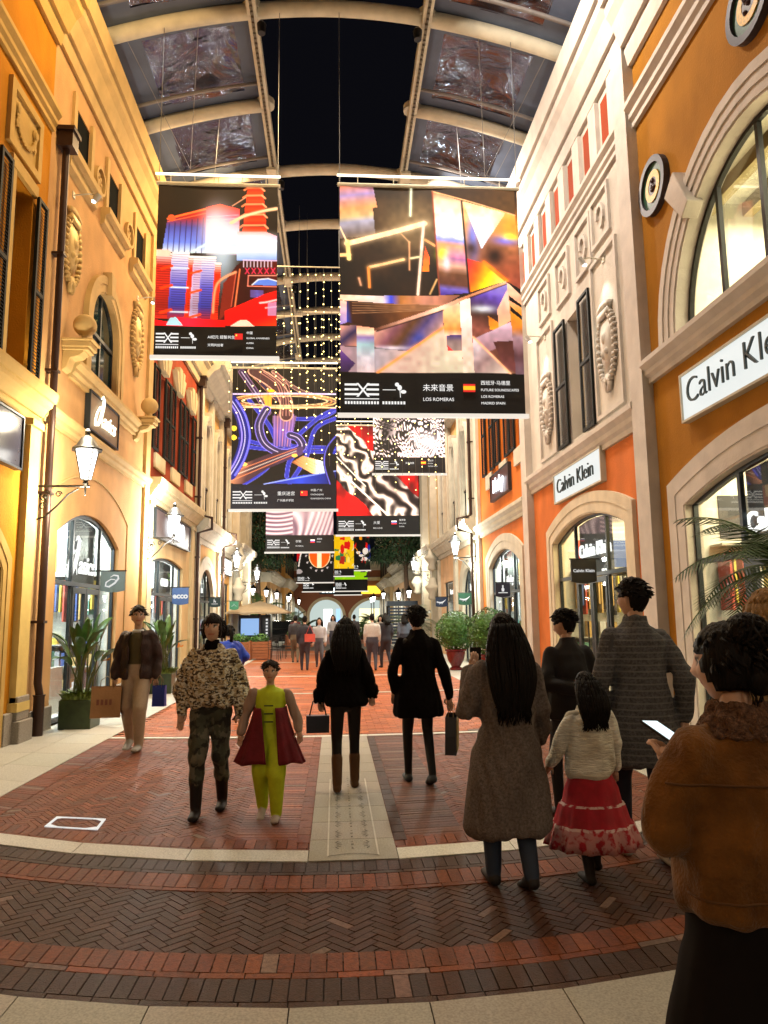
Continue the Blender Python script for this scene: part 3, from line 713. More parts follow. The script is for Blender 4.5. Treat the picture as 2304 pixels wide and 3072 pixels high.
b = MB(TL); b.prism(arch(32.3, 34.6, 4.9, 6.4, 7.4, 12), -.3, -.25); b.build('window_pane', m_dkglass, D2)
arch_trim(D2, TL, 32.3, 34.6, 4.9, 6.4, 7.4, .35, mW, .25); cornice(D2, TL, 31.2, 36.2, 9.1, 1.0, 1.6, mW); cornice(D2, TL, 31.2, 36.2, 4.05, .75, 1.2, mW, name='shop_cornice')
for a in (31.6, 35.2, 35.8): pilaster(D2, TL, a-.2, a+.2, 0, 9.1, mW, .3)
shopfront(D2, TL, 32.2, 34.8, 2.6, 3.4, (1, .9, .7), 50, 2.2, (33, 34), (32.2, 34.8), '', .3)
b = MB(TL); b.box(31.2, 36.2, 0, 9.4, -8, -.31); b.build('side_wall', mW, D2)
# ================================================================== RIGHT ROW
RA = building('ochre_building', TR, 2.0, 'ochre building at the near right edge with a huge round headed window')
mO = stucco('ochre stucco', (.40, .165, .014)); mT = trim('pinkish white trim', (.70, .62, .54))
bigw = arch(5.35, 9.05, 5.3, 5.33, 7.2, 28)
loww = arch(4.6, 9.25, 0, 3.05, 3.42, 20)
wallp(RA, TR, -14, 9.98, 0, 11.0, [bigw, loww], mO, t=.16)
# lit room behind the big window
b = MB(TR); b.box(4.9, 9.6, 5.25, 5.3, -3.6, -.165); b.box(4.9, 9.6, 7.6, 7.7, -3.6, -.165); b.box(4.9, 9.6, 5.3, 7.6, -3.7, -3.6); b.box(4.85, 4.9, 5.3, 7.6, -3.6, -.165); b.box(9.6, 9.65, 5.3, 7.6, -3.6, -.165); b.build('upper_room', mat('bright cream room', (.88, .82, .66), .8), RA)
b = MB(TR)
for k in range(5): b.box(4.9, 9.6, 7.4, 7.6, -.9-k*.6, -.75-k*.6)
b.build('ceiling_joists', mat('cream joist', (.5, .4, .2), .8), RA)
add_light('AREA', 'ceiling_light', TR(7.2, 7.3, -1.8), 330, (1, .90, .62), 2.2, 4, parent=RA)
win_frame(RA, TR, arch(5.35, 9.05, 5.31, 5.34, 7.2, 28), m_black, m_pane, -.15, .09, (6.35, 7.2, 8.1), (), name='window')
arch_trim(RA, TR, 5.35, 9.05, 5.28, 5.33, 7.2, .38, mT, .14, False, steps=3)
b = MB(TR); k_ = arch(5.45, 8.9, 5.28, 5.33, 7.05, 28); b.prism([(8.22, 6.78), (8.40, 6.64), (8.82, 7.16), (8.55, 7.38)], 0, .22); b.build('keystone', mT, RA, bevel=.01)
band(RA, TR, -14, 9.98, 4.96, .34, 1.3, mT, name='window_ledge'); band(RA, TR, -14, 9.98, 9.05, .4, 1.2, mT); cornice(RA, TR, -14, 9.98, 10.1, 1.5, 1.1, mT)
arch_trim(RA, TR, 4.6, 9.25, 0, 3.05, 3.42, .42, mT, .05, False)
shopfront(RA, TR, 4.6, 9.25, 3.05, 3.42, (1, .84, .5), 170, 2.3, (6.3, 8.1), (6.3, 8.1), 'Calvin Klein', .34, (7.3, 2.55), door=(6.35, 8.05))
plinth(RA, TR, [(9.7, 9.98)], .35)
for i, (u, z) in enumerate(((9.45, 7.75), (6.9, 8.35))):
    e = empty('round_plaque', TR(u, z, 0), ['dark round mosaic plaque with a yellow centre beside the big arched window', 'dark green round plaque cut off at the top right corner'][i], 'plaque')
    b = MB(TR); b.lathe([(.36, 0), (.36, .05), (.3, .09), (.27, .06)], (u, z, 0), 0, 28) if False else None
    n = 28; rr = lambda r: [(u+r*math.cos(2*math.pi*k/n), z+r*math.sin(2*math.pi*k/n)) for k in range(n)]
    b.strip(rr(.42), rr(.33), 0, .09, True); b.build('rim', mat('iron rim', (.05, .045, .055), .5, metal=.4), e)
    b = MB(TR); b.prism(rr(.33), .0, .05)
    b.build('green_field', mat('green mosaic', (.02, .09, .045), .5, nscale=30, namt=.6), e)
    b = MB(TR); b.strip(rr(.225), rr(.13), .05, .065, True); b.build('yellow_ring', mat('yellow mosaic', (.75, .42, .02), .5, nscale=30, namt=.3), e)
    b = MB(TR); b.prism(rr(.13), .05, .06)
    for k in range(7): b.sphere((u+random.uniform(-.07, .07), z+random.uniform(-.1, .1), .06), .035, 6)
    b.build('centre_boss', mat('dark boss', (.04, .012, .012), .5), e)
# pinkish white building
RB = building('white_building', TR, 9.98, 'pinkish white building with red frieze panels and crests above a salmon shop wall')
mWh = stucco('pinkish white stucco', (.70, .63, .54)); mS = stucco('salmon orange stucco', (.72, .20, .05)); 
wallp(RB, TR, 9.98, 17.0, 4.5, 11.3, [[(12.82, 5.0), (13.6, 5.0), (13.6, 7.45), (12.82, 7.45)]], mWh, name='upper_wall')
wallp(RB, TR, 9.98, 17.0, 0, 4.5, [arch(11.2, 15.1, 0, 3.1, 3.48, 16)], mS, name='lower_wall')
cornice(RB, TR, 9.98, 17.0, 10.6, 1.25, 1.1, mT); band(RB, TR, 10.4, 16.7, 9.1, .35, 1.0, mT); band(RB, TR, 10.4, 16.7, 4.42, .42, 1.2, mT)
pilaster(RB, TR, 9.98, 10.42, 0, 10.6, mT, .16, cap=False); pilaster(RB, TR, 16.55, 17.0, 0, 10.6, mT, .16, cap=False)
for k in range(7): b = MB(TR); b.box(10.9+k*.9-.02, 11.28+k*.9, 9.58, 10.45, 0, .012); b.build('frieze_panel', stucco('frieze red', (.36, .06, .02)), RB)
for k in range(8): b = MB(TR); b.box(10.48+k*.9, 10.82+k*.9, 9.5, 10.55, 0, .08); b.build('frieze_pier', mT, RB)
for k, (c, z0, z1) in enumerate(((11.55, 8.05, 8.95), (12.45, 7.9, 8.9), (13.7, 7.9, 8.9), (15.0, 8.05, 8.95), (11.55, 4.98, 7.85), (15.1, 4.98, 7.85))):
    hw = .42 if k < 4 else .6; b = MB(TR)
    b.strip([(c-hw, z0), (c-hw, z1), (c+hw, z1), (c+hw, z0)], [(c-hw+.07, z0+.07), (c-hw+.07, z1-.07), (c+hw-.07, z1-.07), (c+hw-.07, z0+.07)], 0, .05, True)
    if k < 4: b.strip([(c+.18*math.cos(a/2), (z0+z1)/2+.25*math.sin(a/2)) for a in range(10)], [(c+.12*math.cos(a/2), (z0+z1)/2+.18*math.sin(a/2)) for a in range(10)], 0, .05)
    b.build('wall_panel', mT, RB)
crest(RB, TR, 11.55, 6.15, 1.45, mT); crest(RB, TR, 15.1, 6.1, 1.45, mT)
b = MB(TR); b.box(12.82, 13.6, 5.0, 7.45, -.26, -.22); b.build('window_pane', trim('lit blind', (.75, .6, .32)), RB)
shutter(RB, TR, 12.2, 12.8, 4.95, 7.5, .04); shutter(RB, TR, 13.62, 14.3, 4.95, 7.5, .04)
arch_trim(RB, TR, 11.2, 15.1, 0, 3.1, 3.48, .36, trim('shop arch cream', (.78, .66, .48)), .07, False)
shopfront(RB, TR, 11.2, 15.1, 3.1, 3.48, (1, .80, .42), 120, 2.35, (12.35, 14.0), (12.35, 14.0), 'Calvin Klein', .34, (13.15, 2.72), door=(12.4, 13.95))
plinth(RB, TR, [(9.98, 10.8), (15.5, 17.0)], .35, .2)
for i, u in enumerate((11.55, 15.1)): spot_fixture(TR, u, 7.7, ['small spotlight lighting the near crest on the white wall', 'small spotlight lighting the far crest on the white wall'][i], 22, (.75, 1, .95))
# orange building
RC = building('orange_building', TR, 17.0, 'orange building on the right with shuttered windows over a dark glowing sign')
mOr = stucco('bright orange stucco', (.74, .20, .03))
cs = (17.65, 19.35, 21.2)
wallp(RC, TR, 17.0, 23.2, 4.0, 10.2, [[(c-.28, 5.9), (c+.28, 5.9), (c+.28, 8.4), (c-.28, 8.4)] for c in cs], mOr, name='upper_wall')
wallp(RC, TR, 17.0, 23.2, 0, 4.0, [arch(17.95, 21.6, 0, 3.0, 3.45, 14)], mOr, name='lower_wall')
for c in cs:
    b = MB(TR); b.box(c-.28, c+.28, 5.9, 8.4, -.25, -.2); b.build('window_pane', trim('khaki blind', (.34, .31, .18)), RC)
    shutter(RC, TR, c-.82, c-.29, 5.85, 8.45); shutter(RC, TR, c+.29, c+.82, 5.85, 8.45)
    b = MB(TR); b.box(c-.42, c+.42, 5.4, 5.82, 0, .06); b.build('window_sill', MATS['white stone trim'], RC)
band(RC, TR, 17.0, 23.2, 4.05, .42, 1.2, MATS['white stone trim']); cornice(RC, TR, 17.0, 23.2, 9.6, 1.0, 1.1, MATS['white stone trim'])
arch_trim(RC, TR, 17.95, 21.6, 0, 3.0, 3.45, .4, MATS['white stone trim'], .06, False)
pilaster(RC, TR, 22.75, 23.2, 0, 10, MATS['white stone trim'], .1, cap=False)
shopfront(RC, TR, 17.95, 21.6, 3.0, 3.45, (.8, .92, 1), 90, 2.25, (19, 20.5), (19, 20.5), 'i-baby', .3, (19.75, 2.5), door=(19.05, 20.45), cool=True)
plinth(RC, TR, [(17.0, 17.5), (22.05, 23.2)], .35, .06)
tall_row(TR, 23.2, 32.4, (24.6, 27.0, 30.0), 'cream building on the right with tall arched upper windows over two shops with crocodile flags', 1, 9, (24.0, 26.4), (28.6, 30.9), stucco('pale peach stucco', (.80, .52, .30)), 'Lacoste', 'Lacoste')
D3 = building('corner_building', TR, 32.4, 'white corner building with carved brackets at the right street corner')
wallp(D3, TR, 32.4, 37.0, 0, 9.4, [arch(33.3, 35.6, 4.9, 6.4, 7.4, 12)], MATS['cream stucco'])
b = MB(TR); b.prism(arch(33.3, 35.6, 4.9, 6.4, 7.4, 12), -.3, -.25); b.build('window_pane', m_dkglass, D3)
cornice(D3, TR, 32.4, 37.0, 9.1, 1.0, 1.6, mW); cornice(D3, TR, 32.4, 37.0, 4.05, .75, 1.2, mW, name='shop_cornice')
for a in (32.9, 36.0, 36.6): pilaster(D3, TR, a-.2, a+.2, 0, 9.1, mW, .3)
for zz in (4.2, 3.2):
    b = MB(TR); b.lathe([(.1, zz-.5), (.22, zz-.4), (.15, zz-.2), (.3, zz), (.34, zz+.1), (.15, zz+.4)], (36.6, 0, .5), 1, 10); b.build('carved_bracket', mW, D3, smooth=True)
b = MB(TR); b.box(32.4, 37.0, 0, 9.4, -8, -.31); b.build('side_wall', mW, D3)
# ================================================================== BEYOND THE CROSSING
def far_block(T, u0, u1, xw, h, c, lab, n, top, cat='building', low=4.0, seed=1):
    TT = (lambda u, v, w: (xw + w, u, v)) if T is TL else (lambda u, v, w: (xw - w, u, v))
    E_ = empty('far_shop_building', TT(u0, 0, 0), lab, cat, 'shop buildings beyond the crossing')
    b = MB(TT); b.box(u0, u1, 0, h, -8, 0); b.build('wall', c, E_)
    cornice(E_, TT, u0, u1, low, .6, 1, mW, name='shop_cornice'); cornice(E_, TT, u0, u1, h-.6, .7, 1.2, mW)
    st = (u1-u0)/n
    for i in range(n):
        a = u0 + st*(i+.5)
        q = MB(TT); q.prism(arch(a-st*.33, a+st*.33, 0.02, 2.5, 3.1, 10), 0, .04); q.build('shop_window', emis('far shop glow', (1, .80, .5) if i % 2 else (.95, .92, .8), 1.1), E_)
        q = MB(TT); q.strip(arch(a-st*.33, a+st*.33, 0, 2.5, 3.1, 10), arch(a-st*.42, a+st*.42, 0, 2.6, 3.45, 10), .0, .14); q.build('arch_surround', mW, E_)
        if h > 6:
            q = MB(TT); q.box(a-.4, a+.4, low+1.1, min(h-1.2, low+3.2), .0, .05); q.build('window', m_dkglass, E_)
            for s in (-1, 1): q = MB(TT); q.box(a+s*.62-.2, a+s*.62+.2, low+1.1, min(h-1.2, low+3.2), 0, .07); q.build('shutter', m_shut, E_)
    # face towards the camera
    q = MB(TT); q.box(u0-.3, u0, low-.1, low+.5, -8, .3); q.build('end_cornice', mW, E_)
    if top:
        q = MB(TT); q.box(u0-.2, u0+.0, low+1.5, low+1.65, -8, .2); q.box(u0-.2, u0, low+.5, low+.6, -8, .2)
        for k in range(22): q.lathe([(.05, low+.6), (.1, low+.8), (.05, low+1.1), (.07, low+1.5)], (u0-.1, 0, -k*.36), 1, 8)
        q.build('balustrade', mW, E_)
    return E_
far_block(TL, 45.5, 57, -4.2, 8.2, MATS['peach stucco'], 'peach shop building behind the left trees across the road', 4, False, low=3.9)
far_block(TL, 57, 69, -3.9, 9.0, MATS['soft orange stucco'], 'tall shuttered orange building at the far left end of the lane', 4, False)
far_block(TR, 45.0, 57, 4.6, 5.2, MATS['pale peach stucco'], 'low peach building with a white stone balustrade across the road on the right', 4, True, low=3.9)
far_block(TR, 57, 69, 4.3, 8.6, MATS['cream stucco'], 'cream building at the far right end of the lane', 4, False)
b = MB(); b.box(-22, -4.45, 60, 61, 0, 7); b.build('wall', MATS['cream stucco'], empty('backdrop_building', (-13, 60, 0), 'plain cream building seen through the gap left of the lane', 'building'))
# arcade closing the lane
AR = empty('arcade_building', (0, 70, 0), 'brown brick arcade with lit arches closing the far end of the lane', 'building')
def TA(u, v, w): return (u, 70-w, v)
mBr = mat('arcade brick', (.36, .13, .06), .8, nscale=20, namt=.3)
hs = [arch(-7.6, -3.0, 0, 1.9, 3.0, 12), arch(-2.45, .75, 0, 1.8, 3.25, 14), arch(1.5, 5.9, 0, 1.7, 3.2, 14)]
wallp(AR, TA, -9, 9, 0, 6.6, hs, mBr, t=.6)
for (a, c_, zs, za) in ((-7.6, -3.0, 1.9, 3.0), (-2.45, .75, 1.8, 3.25), (1.5, 5.9, 1.7, 3.2)): arch_trim(AR, TA, a, c_, 0, zs, za, .25, trim('arcade arch cream', (.75, .62, .4)), .1, False)
band(AR, TA, -9, 9, 5.0, .35, 1.5, mW); cornice(AR, TA, -9, 9, 6.0, .8, 1.5, mW)
rosette(AR, TA, -3.1, 4.15, .42, mBr)
b = MB(TA); b.box(-9, 9, 0, 5, -6, -5.9); b.build('arcade_back', emis('arcade glow', (.75, .88, .82), .75), AR)
for x0, x1, c_ in ((-1.2, -.3, (1, 1, 1)), (.1, .5, (.3, .5, .9)), (-6.5, -5.2, (.5, .7, .9)), (2.5, 4.6, (1, .9, .5))):
    b = MB(TA); b.box(x0, x1, .2, 2.4, -5.8, -5.7); b.build('lit_poster', emis('poster %.1f' % x0, c_, 1.8), AR)
b = MB(TA); b.box(-1.5, 1.0, 3.75, 4.5, 0, .12); b.build('sign_panel', mat('dark sign', (.02, .05, .07), .5), tag(empty('arcade_sign', (0, 69.8, 4), 'small white glowing sign above the middle far arch', 'sign')))
s_ = bpy.data.objects['arcade_sign']
b = MB(TA); [b.box(-1.25+k*.36, -1.02+k*.36, 3.9, 4.35, .12, .15) for k in range(6)]; b.build('lettering', emis('sign cyan white', (.85, 1, 1), 4), s_)
s2 = empty('yellow_sign', (3.6, 69.8, 4), 'yellow glowing sign above the right far arch', 'sign')
b = MB(TA); b.box(2.3, 5.1, 3.75, 4.5, 0, .12); b.build('sign_panel', emis('yellow panel', (1, .72, .05), 1.6), s2)
for pth, lab in (((-11, 0, 14), 'left'), ((11, 0, 14), 'right')): pass
# ================================================================== BANNER ARTWORK (painted per vertex on the cloth)
class Art:
    def __init__(s, nx, ny, bg=(.05, .03, .02)):
        s.X, s.Y = np.meshgrid(np.linspace(0, 1, nx), np.linspace(0, 1, ny)); s.a = np.zeros((ny, nx, 3)); s.a[:] = bg; s.nx, s.ny = nx, ny
        r = np.random.RandomState(5); s.r = r
    def sm(s, seed, k):
        """smooth value noise in 0..1"""
        r = np.random.RandomState(seed); g_ = r.rand(k+2, k+2); x = s.X*k; y = s.Y*k
        i = np.clip(x.astype(int), 0, k); j = np.clip(y.astype(int), 0, k); fx = x-i; fy = y-j; fx = fx*fx*(3-2*fx); fy = fy*fy*(3-2*fy)
        return (g_[j, i]*(1-fx)+g_[j, i+1]*fx)*(1-fy)+(g_[j+1, i]*(1-fx)+g_[j+1, i+1]*fx)*fy
    def mask(s, pts):
        m = np.zeros_like(s.X, bool); n = len(pts)
        for i in range(n):
            x0, y0 = pts[i]; x1, y1 = pts[(i+1) % n]
            if y0 == y1: continue
            c = ((s.Y >= min(y0, y1)) & (s.Y < max(y0, y1)) & (s.X < (x1-x0)*(s.Y-y0)/(y1-y0)+x0)); m ^= c
        return m
    def fill(s, pts, c, al=1):
        m = s.mask(pts); s.a[m] = s.a[m]*(1-al) + np.array(c)*al
    def grad(s, pts, stops, d=(0, 1), al=1):
        """stops [(t,col)], t measured along d across the polygon's own extent"""
        m = s.mask(pts); p = np.array(pts)@np.array(d); t = (s.X*d[0]+s.Y*d[1]-p.min())/(p.max()-p.min()+1e-9)
        ts = [q[0] for q in stops]; c = np.stack([np.interp(t, ts, [q[1][k] for q in stops]) for k in range(3)], -1)
        s.a[m] = s.a[m]*(1-al) + c[m]*al
    def line(s, p, q, wd, c, glow=0, asp=1.3):
        px, py = p; dx, dy = q[0]-px, (q[1]-py)*asp; L2 = dx*dx+dy*dy+1e-12; ux = s.X-px; uy = (s.Y-py)*asp
        t = np.clip((ux*dx+uy*dy)/L2, 0, 1); d = np.hypot(ux-t*dx, uy-t*dy)
        k = np.clip((wd-d)/.006+.5, 0, 1)
        if glow: k = np.maximum(k, np.exp(-(d/glow)**2)*.55)
        s.a = s.a*(1-k[..., None]) + np.array(c)*k[..., None]
    def path(s, pts, wd, c, glow=0):
        for a, b in zip(pts, pts[1:]): s.line(a, b, wd, c, glow)
    def blob(s, x, y, rx, ry, c, al=1, soft=1):
        d = ((s.X-x)/rx)**2+((s.Y-y)/ry)**2; k = (np.exp(-d*soft) if soft else (d < 1).astype(float))*al
        s.a = s.a*(1-k[..., None]) + np.array(c)*k[..., None]
def curve(pts, n=24):
    """Catmull-Rom"""
    P = [pts[0]]+list(pts)+[pts[-1]]; out = []
    for i in range(1, len(P)-2):
        for k in range(n):
            t = k/n; out.append(tuple(.5*((2*P[i][j])+(-P[i-1][j]+P[i+1][j])*t+(2*P[i-1][j]-5*P[i][j]+4*P[i+1][j]-P[i+2][j])*t*t+(-P[i-1][j]+3*P[i][j]-3*P[i+1][j]+P[i+2][j])*t**3) for j in (0, 1)))
    out.append(pts[-1]); return out
def art_prism(nx, ny):
    A = Art(nx, ny, (.09, .055, .03)); q = lambda *p: [((x-50)/1500, (y-145)/1565) for x, y in p]
    n = A.sm(1, 9); A.a *= (.5+1.2*n)[..., None]
    A.blob(.42, .2, .22, .16, (.5, .4, .26), .8); A.blob(.1, .75, .2, .1, (.3, .16, .1), .5)
    A.grad(q((50, 150), (330, 150), (362, 320), (325, 325), (345, 560), (50, 600)), [(0, (.85, .45, .3)), (.2, (.6, .5, .75)), (.32, (.75, .5, .45)), (.45, (1, .6, .35)), (.6, (.8, .68, .45)), (.7, (.6, .6, .72)), (1, (.35, .28, .22))], (.15, 1), .92)
    w = (1, .86, .66)
    for p0, p1, wd, c, g_ in (((110, 640), (755, 450), .018, w, .03), ((300, 832), (575, 760), .010, (.95, .75, .5), .02), ((285, 840), (292, 1005), .008, (.9, .5, .2), .012), ((112, 620), (125, 770), .012, (1, .85, .5), .015), ((50, 500), (110, 630), .004, w, 0), ((50, 740), (125, 735), .012, (1, .8, .5), .012), ((650, 150), (640, 385), .006, (.9, .95, .8), .01), ((752, 440), (690, 1060), .008, (1, .85, .75), .01), ((628, 610), (625, 850), .004, (.9, .6, .4), .006), ((560, 540), (628, 612), .003, (.8, .6, .4), .006), ((760, 590), (840, 640), .008, (.9, .6, .35), .012), ((790, 1055), (850, 930), .005, (.8, .6, .35), 0), ((640, 750), (720, 735), .007, (.85, .8, .6), .01), ((205, 930), (220, 990), .006, (.8, .55, .4), .01)):
        a, b = q(p0, p1); A.line(a, b, wd, c, g_)
    A.grad(q((760, 640), (796, 750), (785, 862), (728, 862)), [(0, (.8, .25, .15)), (1, (1, .45, .1))])
    A.grad(q((828, 175), (1072, 255), (1115, 1045), (870, 1065)), [(0, (.85, .35, .2)), (.08, (1, .75, .6)), (.3, (1, .97, .85)), (.4, (.95, .97, 1)), (.45, (.5, .55, .95)), (.5, (.95, .55, .4)), (.58, (.9, .5, .6)), (.63, (.6, .35, .55)), (.7, (.85, .6, .5)), (.78, (.35, .2, .12)), (.88, (.3, .16, .12)), (.93, (.35, .3, .7)), (1, (.2, .12, .5))], (-.12, 1))
    A.blob(.565, .36, .03, .04, (.85, 1, .1), .8); A.blob(.59, .41, .02, .04, (1, .9, 1), .8)
    A.grad(q((1072, 255), (1525, 365), (1572, 1012), (1430, 935), (1115, 1040)), [(0, (1, .8, .5)), (.25, (.95, .6, .3)), (.5, (.5, .3, .2)), (.75, (.55, .25, .15)), (1, (.5, .2, .15))], (.2, 1))
    A.blob(.74, .27, .03, .12, (.35, .45, 1), .8); A.grad(q((1085, 260), (1445, 350), (1232, 665)), [(0, (1, .78, .5)), (.35, (1, .97, .85)), (1, (.85, .9, 1))])
    A.blob(.96, .21, .08, .09, (1, .55, .15), .9); A.blob(.93, .28, .07, .025, (.35, .35, 1), .9); A.blob(.96, .26, .05, .02, (1, .95, .2), .9)
    A.blob(.86, .37, .05, .05, (.1, .05, .03), .95); A.blob(.73, .33, .03, .04, (.2, .12, .1), .9)
    A.grad(q((1105, 750), (1250, 790), (1430, 935), (1118, 1040)), [(0, (.85, .1, .2)), (.35, (1, .35, .05)), (.6, (1, .8, .05)), (1, (1, .95, .5))], (1, .5))
    A.line(*q((1250, 780), (1430, 930)), .012, (1, .45, .1), .02)
    A.grad(q((828, 150), (1530, 150), (1527, 362), (1072, 252), (828, 172)), [(0, (.10, .06, .03)), (1, (.3, .2, .1))], (1, 1)); A.line(*q((828, 175), (1525, 363)), .004, (1, .7, .45))
    A.line(*q((1074, 255), (1117, 1040)), .005, (.06, .03, .02)); A.line(*q((828, 175), (870, 1062)), .004, (.5, .2, .12))
    A.grad(q((50, 1078), (1040, 1065), (890, 1160), (50, 1120)), [(0, (1, .8, .65)), (.35, (.95, .85, .85)), (.42, (.15, .2, .8)), (.5, (.6, .35, .15)), (.7, (.8, .5, .4)), (1, (.5, .28, .2))], (1, 0))
    A.grad(q((105, 1128), (890, 1150), (335, 1350), (105, 1300)), [(0, (.15, .2, .7)), (.06, (.18, .08, .04)), (.25, (.14, .07, .04)), (.6, (.4, .22, .1)), (1, (.45, .27, .18))], (1, -.15))
    for k in range(5): A.line(*q((150, 1140+k*22), (880, 1150+k*8)), .002, (.65, .45, .3))
    A.grad(q((50, 1125), (105, 1128), (105, 1305), (50, 1325)), [(0, (.95, .75, .65)), (1, (.6, .5, .9))], (0, 1))
    A.grad(q((320, 1370), (890, 1175), (895, 1330), (600, 1530), (320, 1500)), [(0, (.85, .6, .5)), (.3, (.45, .25, .3)), (.5, (.3, .18, .1)), (.7, (.25, .2, .4)), (1, (.75, .55, .5))], (1, .8)); A.blob(.43, .82, .04, .03, (.15, .2, .55), .8); A.blob(.28, .87, .1, .012, (.95, .9, 1), .8)
    A.grad(q((50, 1500), (600, 1530), (345, 1710), (50, 1710)), [(0, (.6, .45, .5)), (.5, (.6, .55, .6)), (1, (.75, .62, .6))], (1, 0)); A.grad(q((50, 1530), (170, 1640), (110, 1710), (50, 1710)), [(0, (.35, .2, .5)), (1, (.15, .1, .2))])
    A.grad(q((50, 1335), (180, 1325), (180, 1500), (50, 1500)), [(0, (.9, .6, .5)), (.5, (.15, .12, .25)), (1, (.8, .5, .4))], (.8, 1))
    A.grad(q((180, 1330), (322, 1345), (322, 1710), (180, 1710)), [(0, (1, .6, .45)), (.15, (1, .9, .75)), (.25, (.45, .35, .6)), (.4, (.55, .7, .75)), (.7, (.75, .72, .78)), (1, (.8, .7, .72))])
    A.grad(q((350, 1710), (905, 1325), (920, 1710)), [(0, (.85, .7, .65)), (.5, (.75, .62, .55)), (1, (.82, .78, .66))], (1, .3)); A.line(*q((350, 1708), (905, 1328)), .008, (1, .6, .3), .014)
    A.grad(q((1120, 1085), (1440, 950), (1485, 1710), (1135, 1710)), [(0, (.6, .55, .9)), (.2, (.3, .2, .6)), (.38, (.15, .08, .06)), (.55, (.5, .25, .2)), (.8, (.3, .16, .12)), (1, (.6, .4, .3))], (-.25, 1))
    A.blob(.78, .66, .07, .02, (.9, .95, 1), .8); A.grad(q((1265, 1235), (1350, 1290), (1350, 1360), (1275, 1350)), [(0, (.7, .35, .1)), (1, (1, .6, .1))]); A.grad(q((1345, 1180), (1440, 1000), (1455, 1270), (1350, 1350)), [(0, (.95, .75, .7)), (1, (.9, .6, .4))])
    A.grad(q((1140, 1430), (1460, 1280), (1470, 1440), (1200, 1560)), [(0, (.85, .7, .8)), (1, (.5, .32, .35))], (0, 1)); A.grad(q((1300, 1450), (1470, 1440), (1480, 1700), (1380, 1650)), [(0, (.25, .12, .1)), (1, (.4, .2, .2))])
    A.grad(q((1135, 1415), (1435, 1710), (1135, 1710)), [(0, (.95, .9, .95)), (.5, (.55, .42, .42)), (1, (.85, .78, .7))], (.8, 1)); A.line(*q((1135, 1415), (1435, 1708)), .006, (1, .7, .5), .01)
    A.grad(q((1435, 945), (1580, 1080), (1600, 1720), (1482, 1720)), [(0, (1, .85, .7)), (.2, (.9, .6, .45)), (.35, (.85, .5, .1)), (.5, (.75, .4, .12)), (.6, (.6, .45, .5)), (.8, (.3, .18, .2)), (1, (.4, .3, .35))])
    A.fill(q((1450, 1060), (1585, 1160), (1585, 1180), (1450, 1100)), (.04, .02, .02)); A.fill(q((1452, 1145), (1585, 1260), (1585, 1290), (1455, 1190)), (.05, .02, .02))
    A.grad(q((890, 1155), (1030, 1090), (1047, 1710), (912, 1710)), [(0, (.9, .7, .6)), (.2, (1, .75, .5)), (.42, (1, .5, .2)), (.5, (.9, .75, .65)), (1, (.82, .78, .66))])
    A.grad(q((915, 1402), (1040, 1395), (1045, 1530), (922, 1530)), [(0, (.2, .14, .4)), (.4, (.5, .4, .4)), (1, (.55, .45, .42))]); A.fill(q((920, 1480), (970, 1530), (922, 1530)), (.8, .2, .2))
    A.grad(q((1032, 1110), (1120, 1088), (1137, 1710), (1047, 1710)), [(0, (1, .9, .8)), (.3, (1, .95, .92)), (.6, (.9, .72, .65)), (1, (.85, .8, .7))])
    A.grad(q((325, 1352), (895, 1150), (1050, 1085), (1430, 935), (1432, 962), (1120, 1080), (895, 1188), (350, 1370)), [(0, (.3, .15, .1)), (.2, (.8, .55, .45)), (.5, (1, .8, .68)), (.7, (.7, .4, .25)), (1, (1, .7, .5))], (1, 0)); A.line(*q((345, 1372), (895, 1192)), .003, (.08, .03, .02)); A.line(*q((1120, 1086), (1430, 962)), .003, (.1, .04, .02))
    A.a *= (.88+.24*A.sm(9, 40))[..., None]
    return A
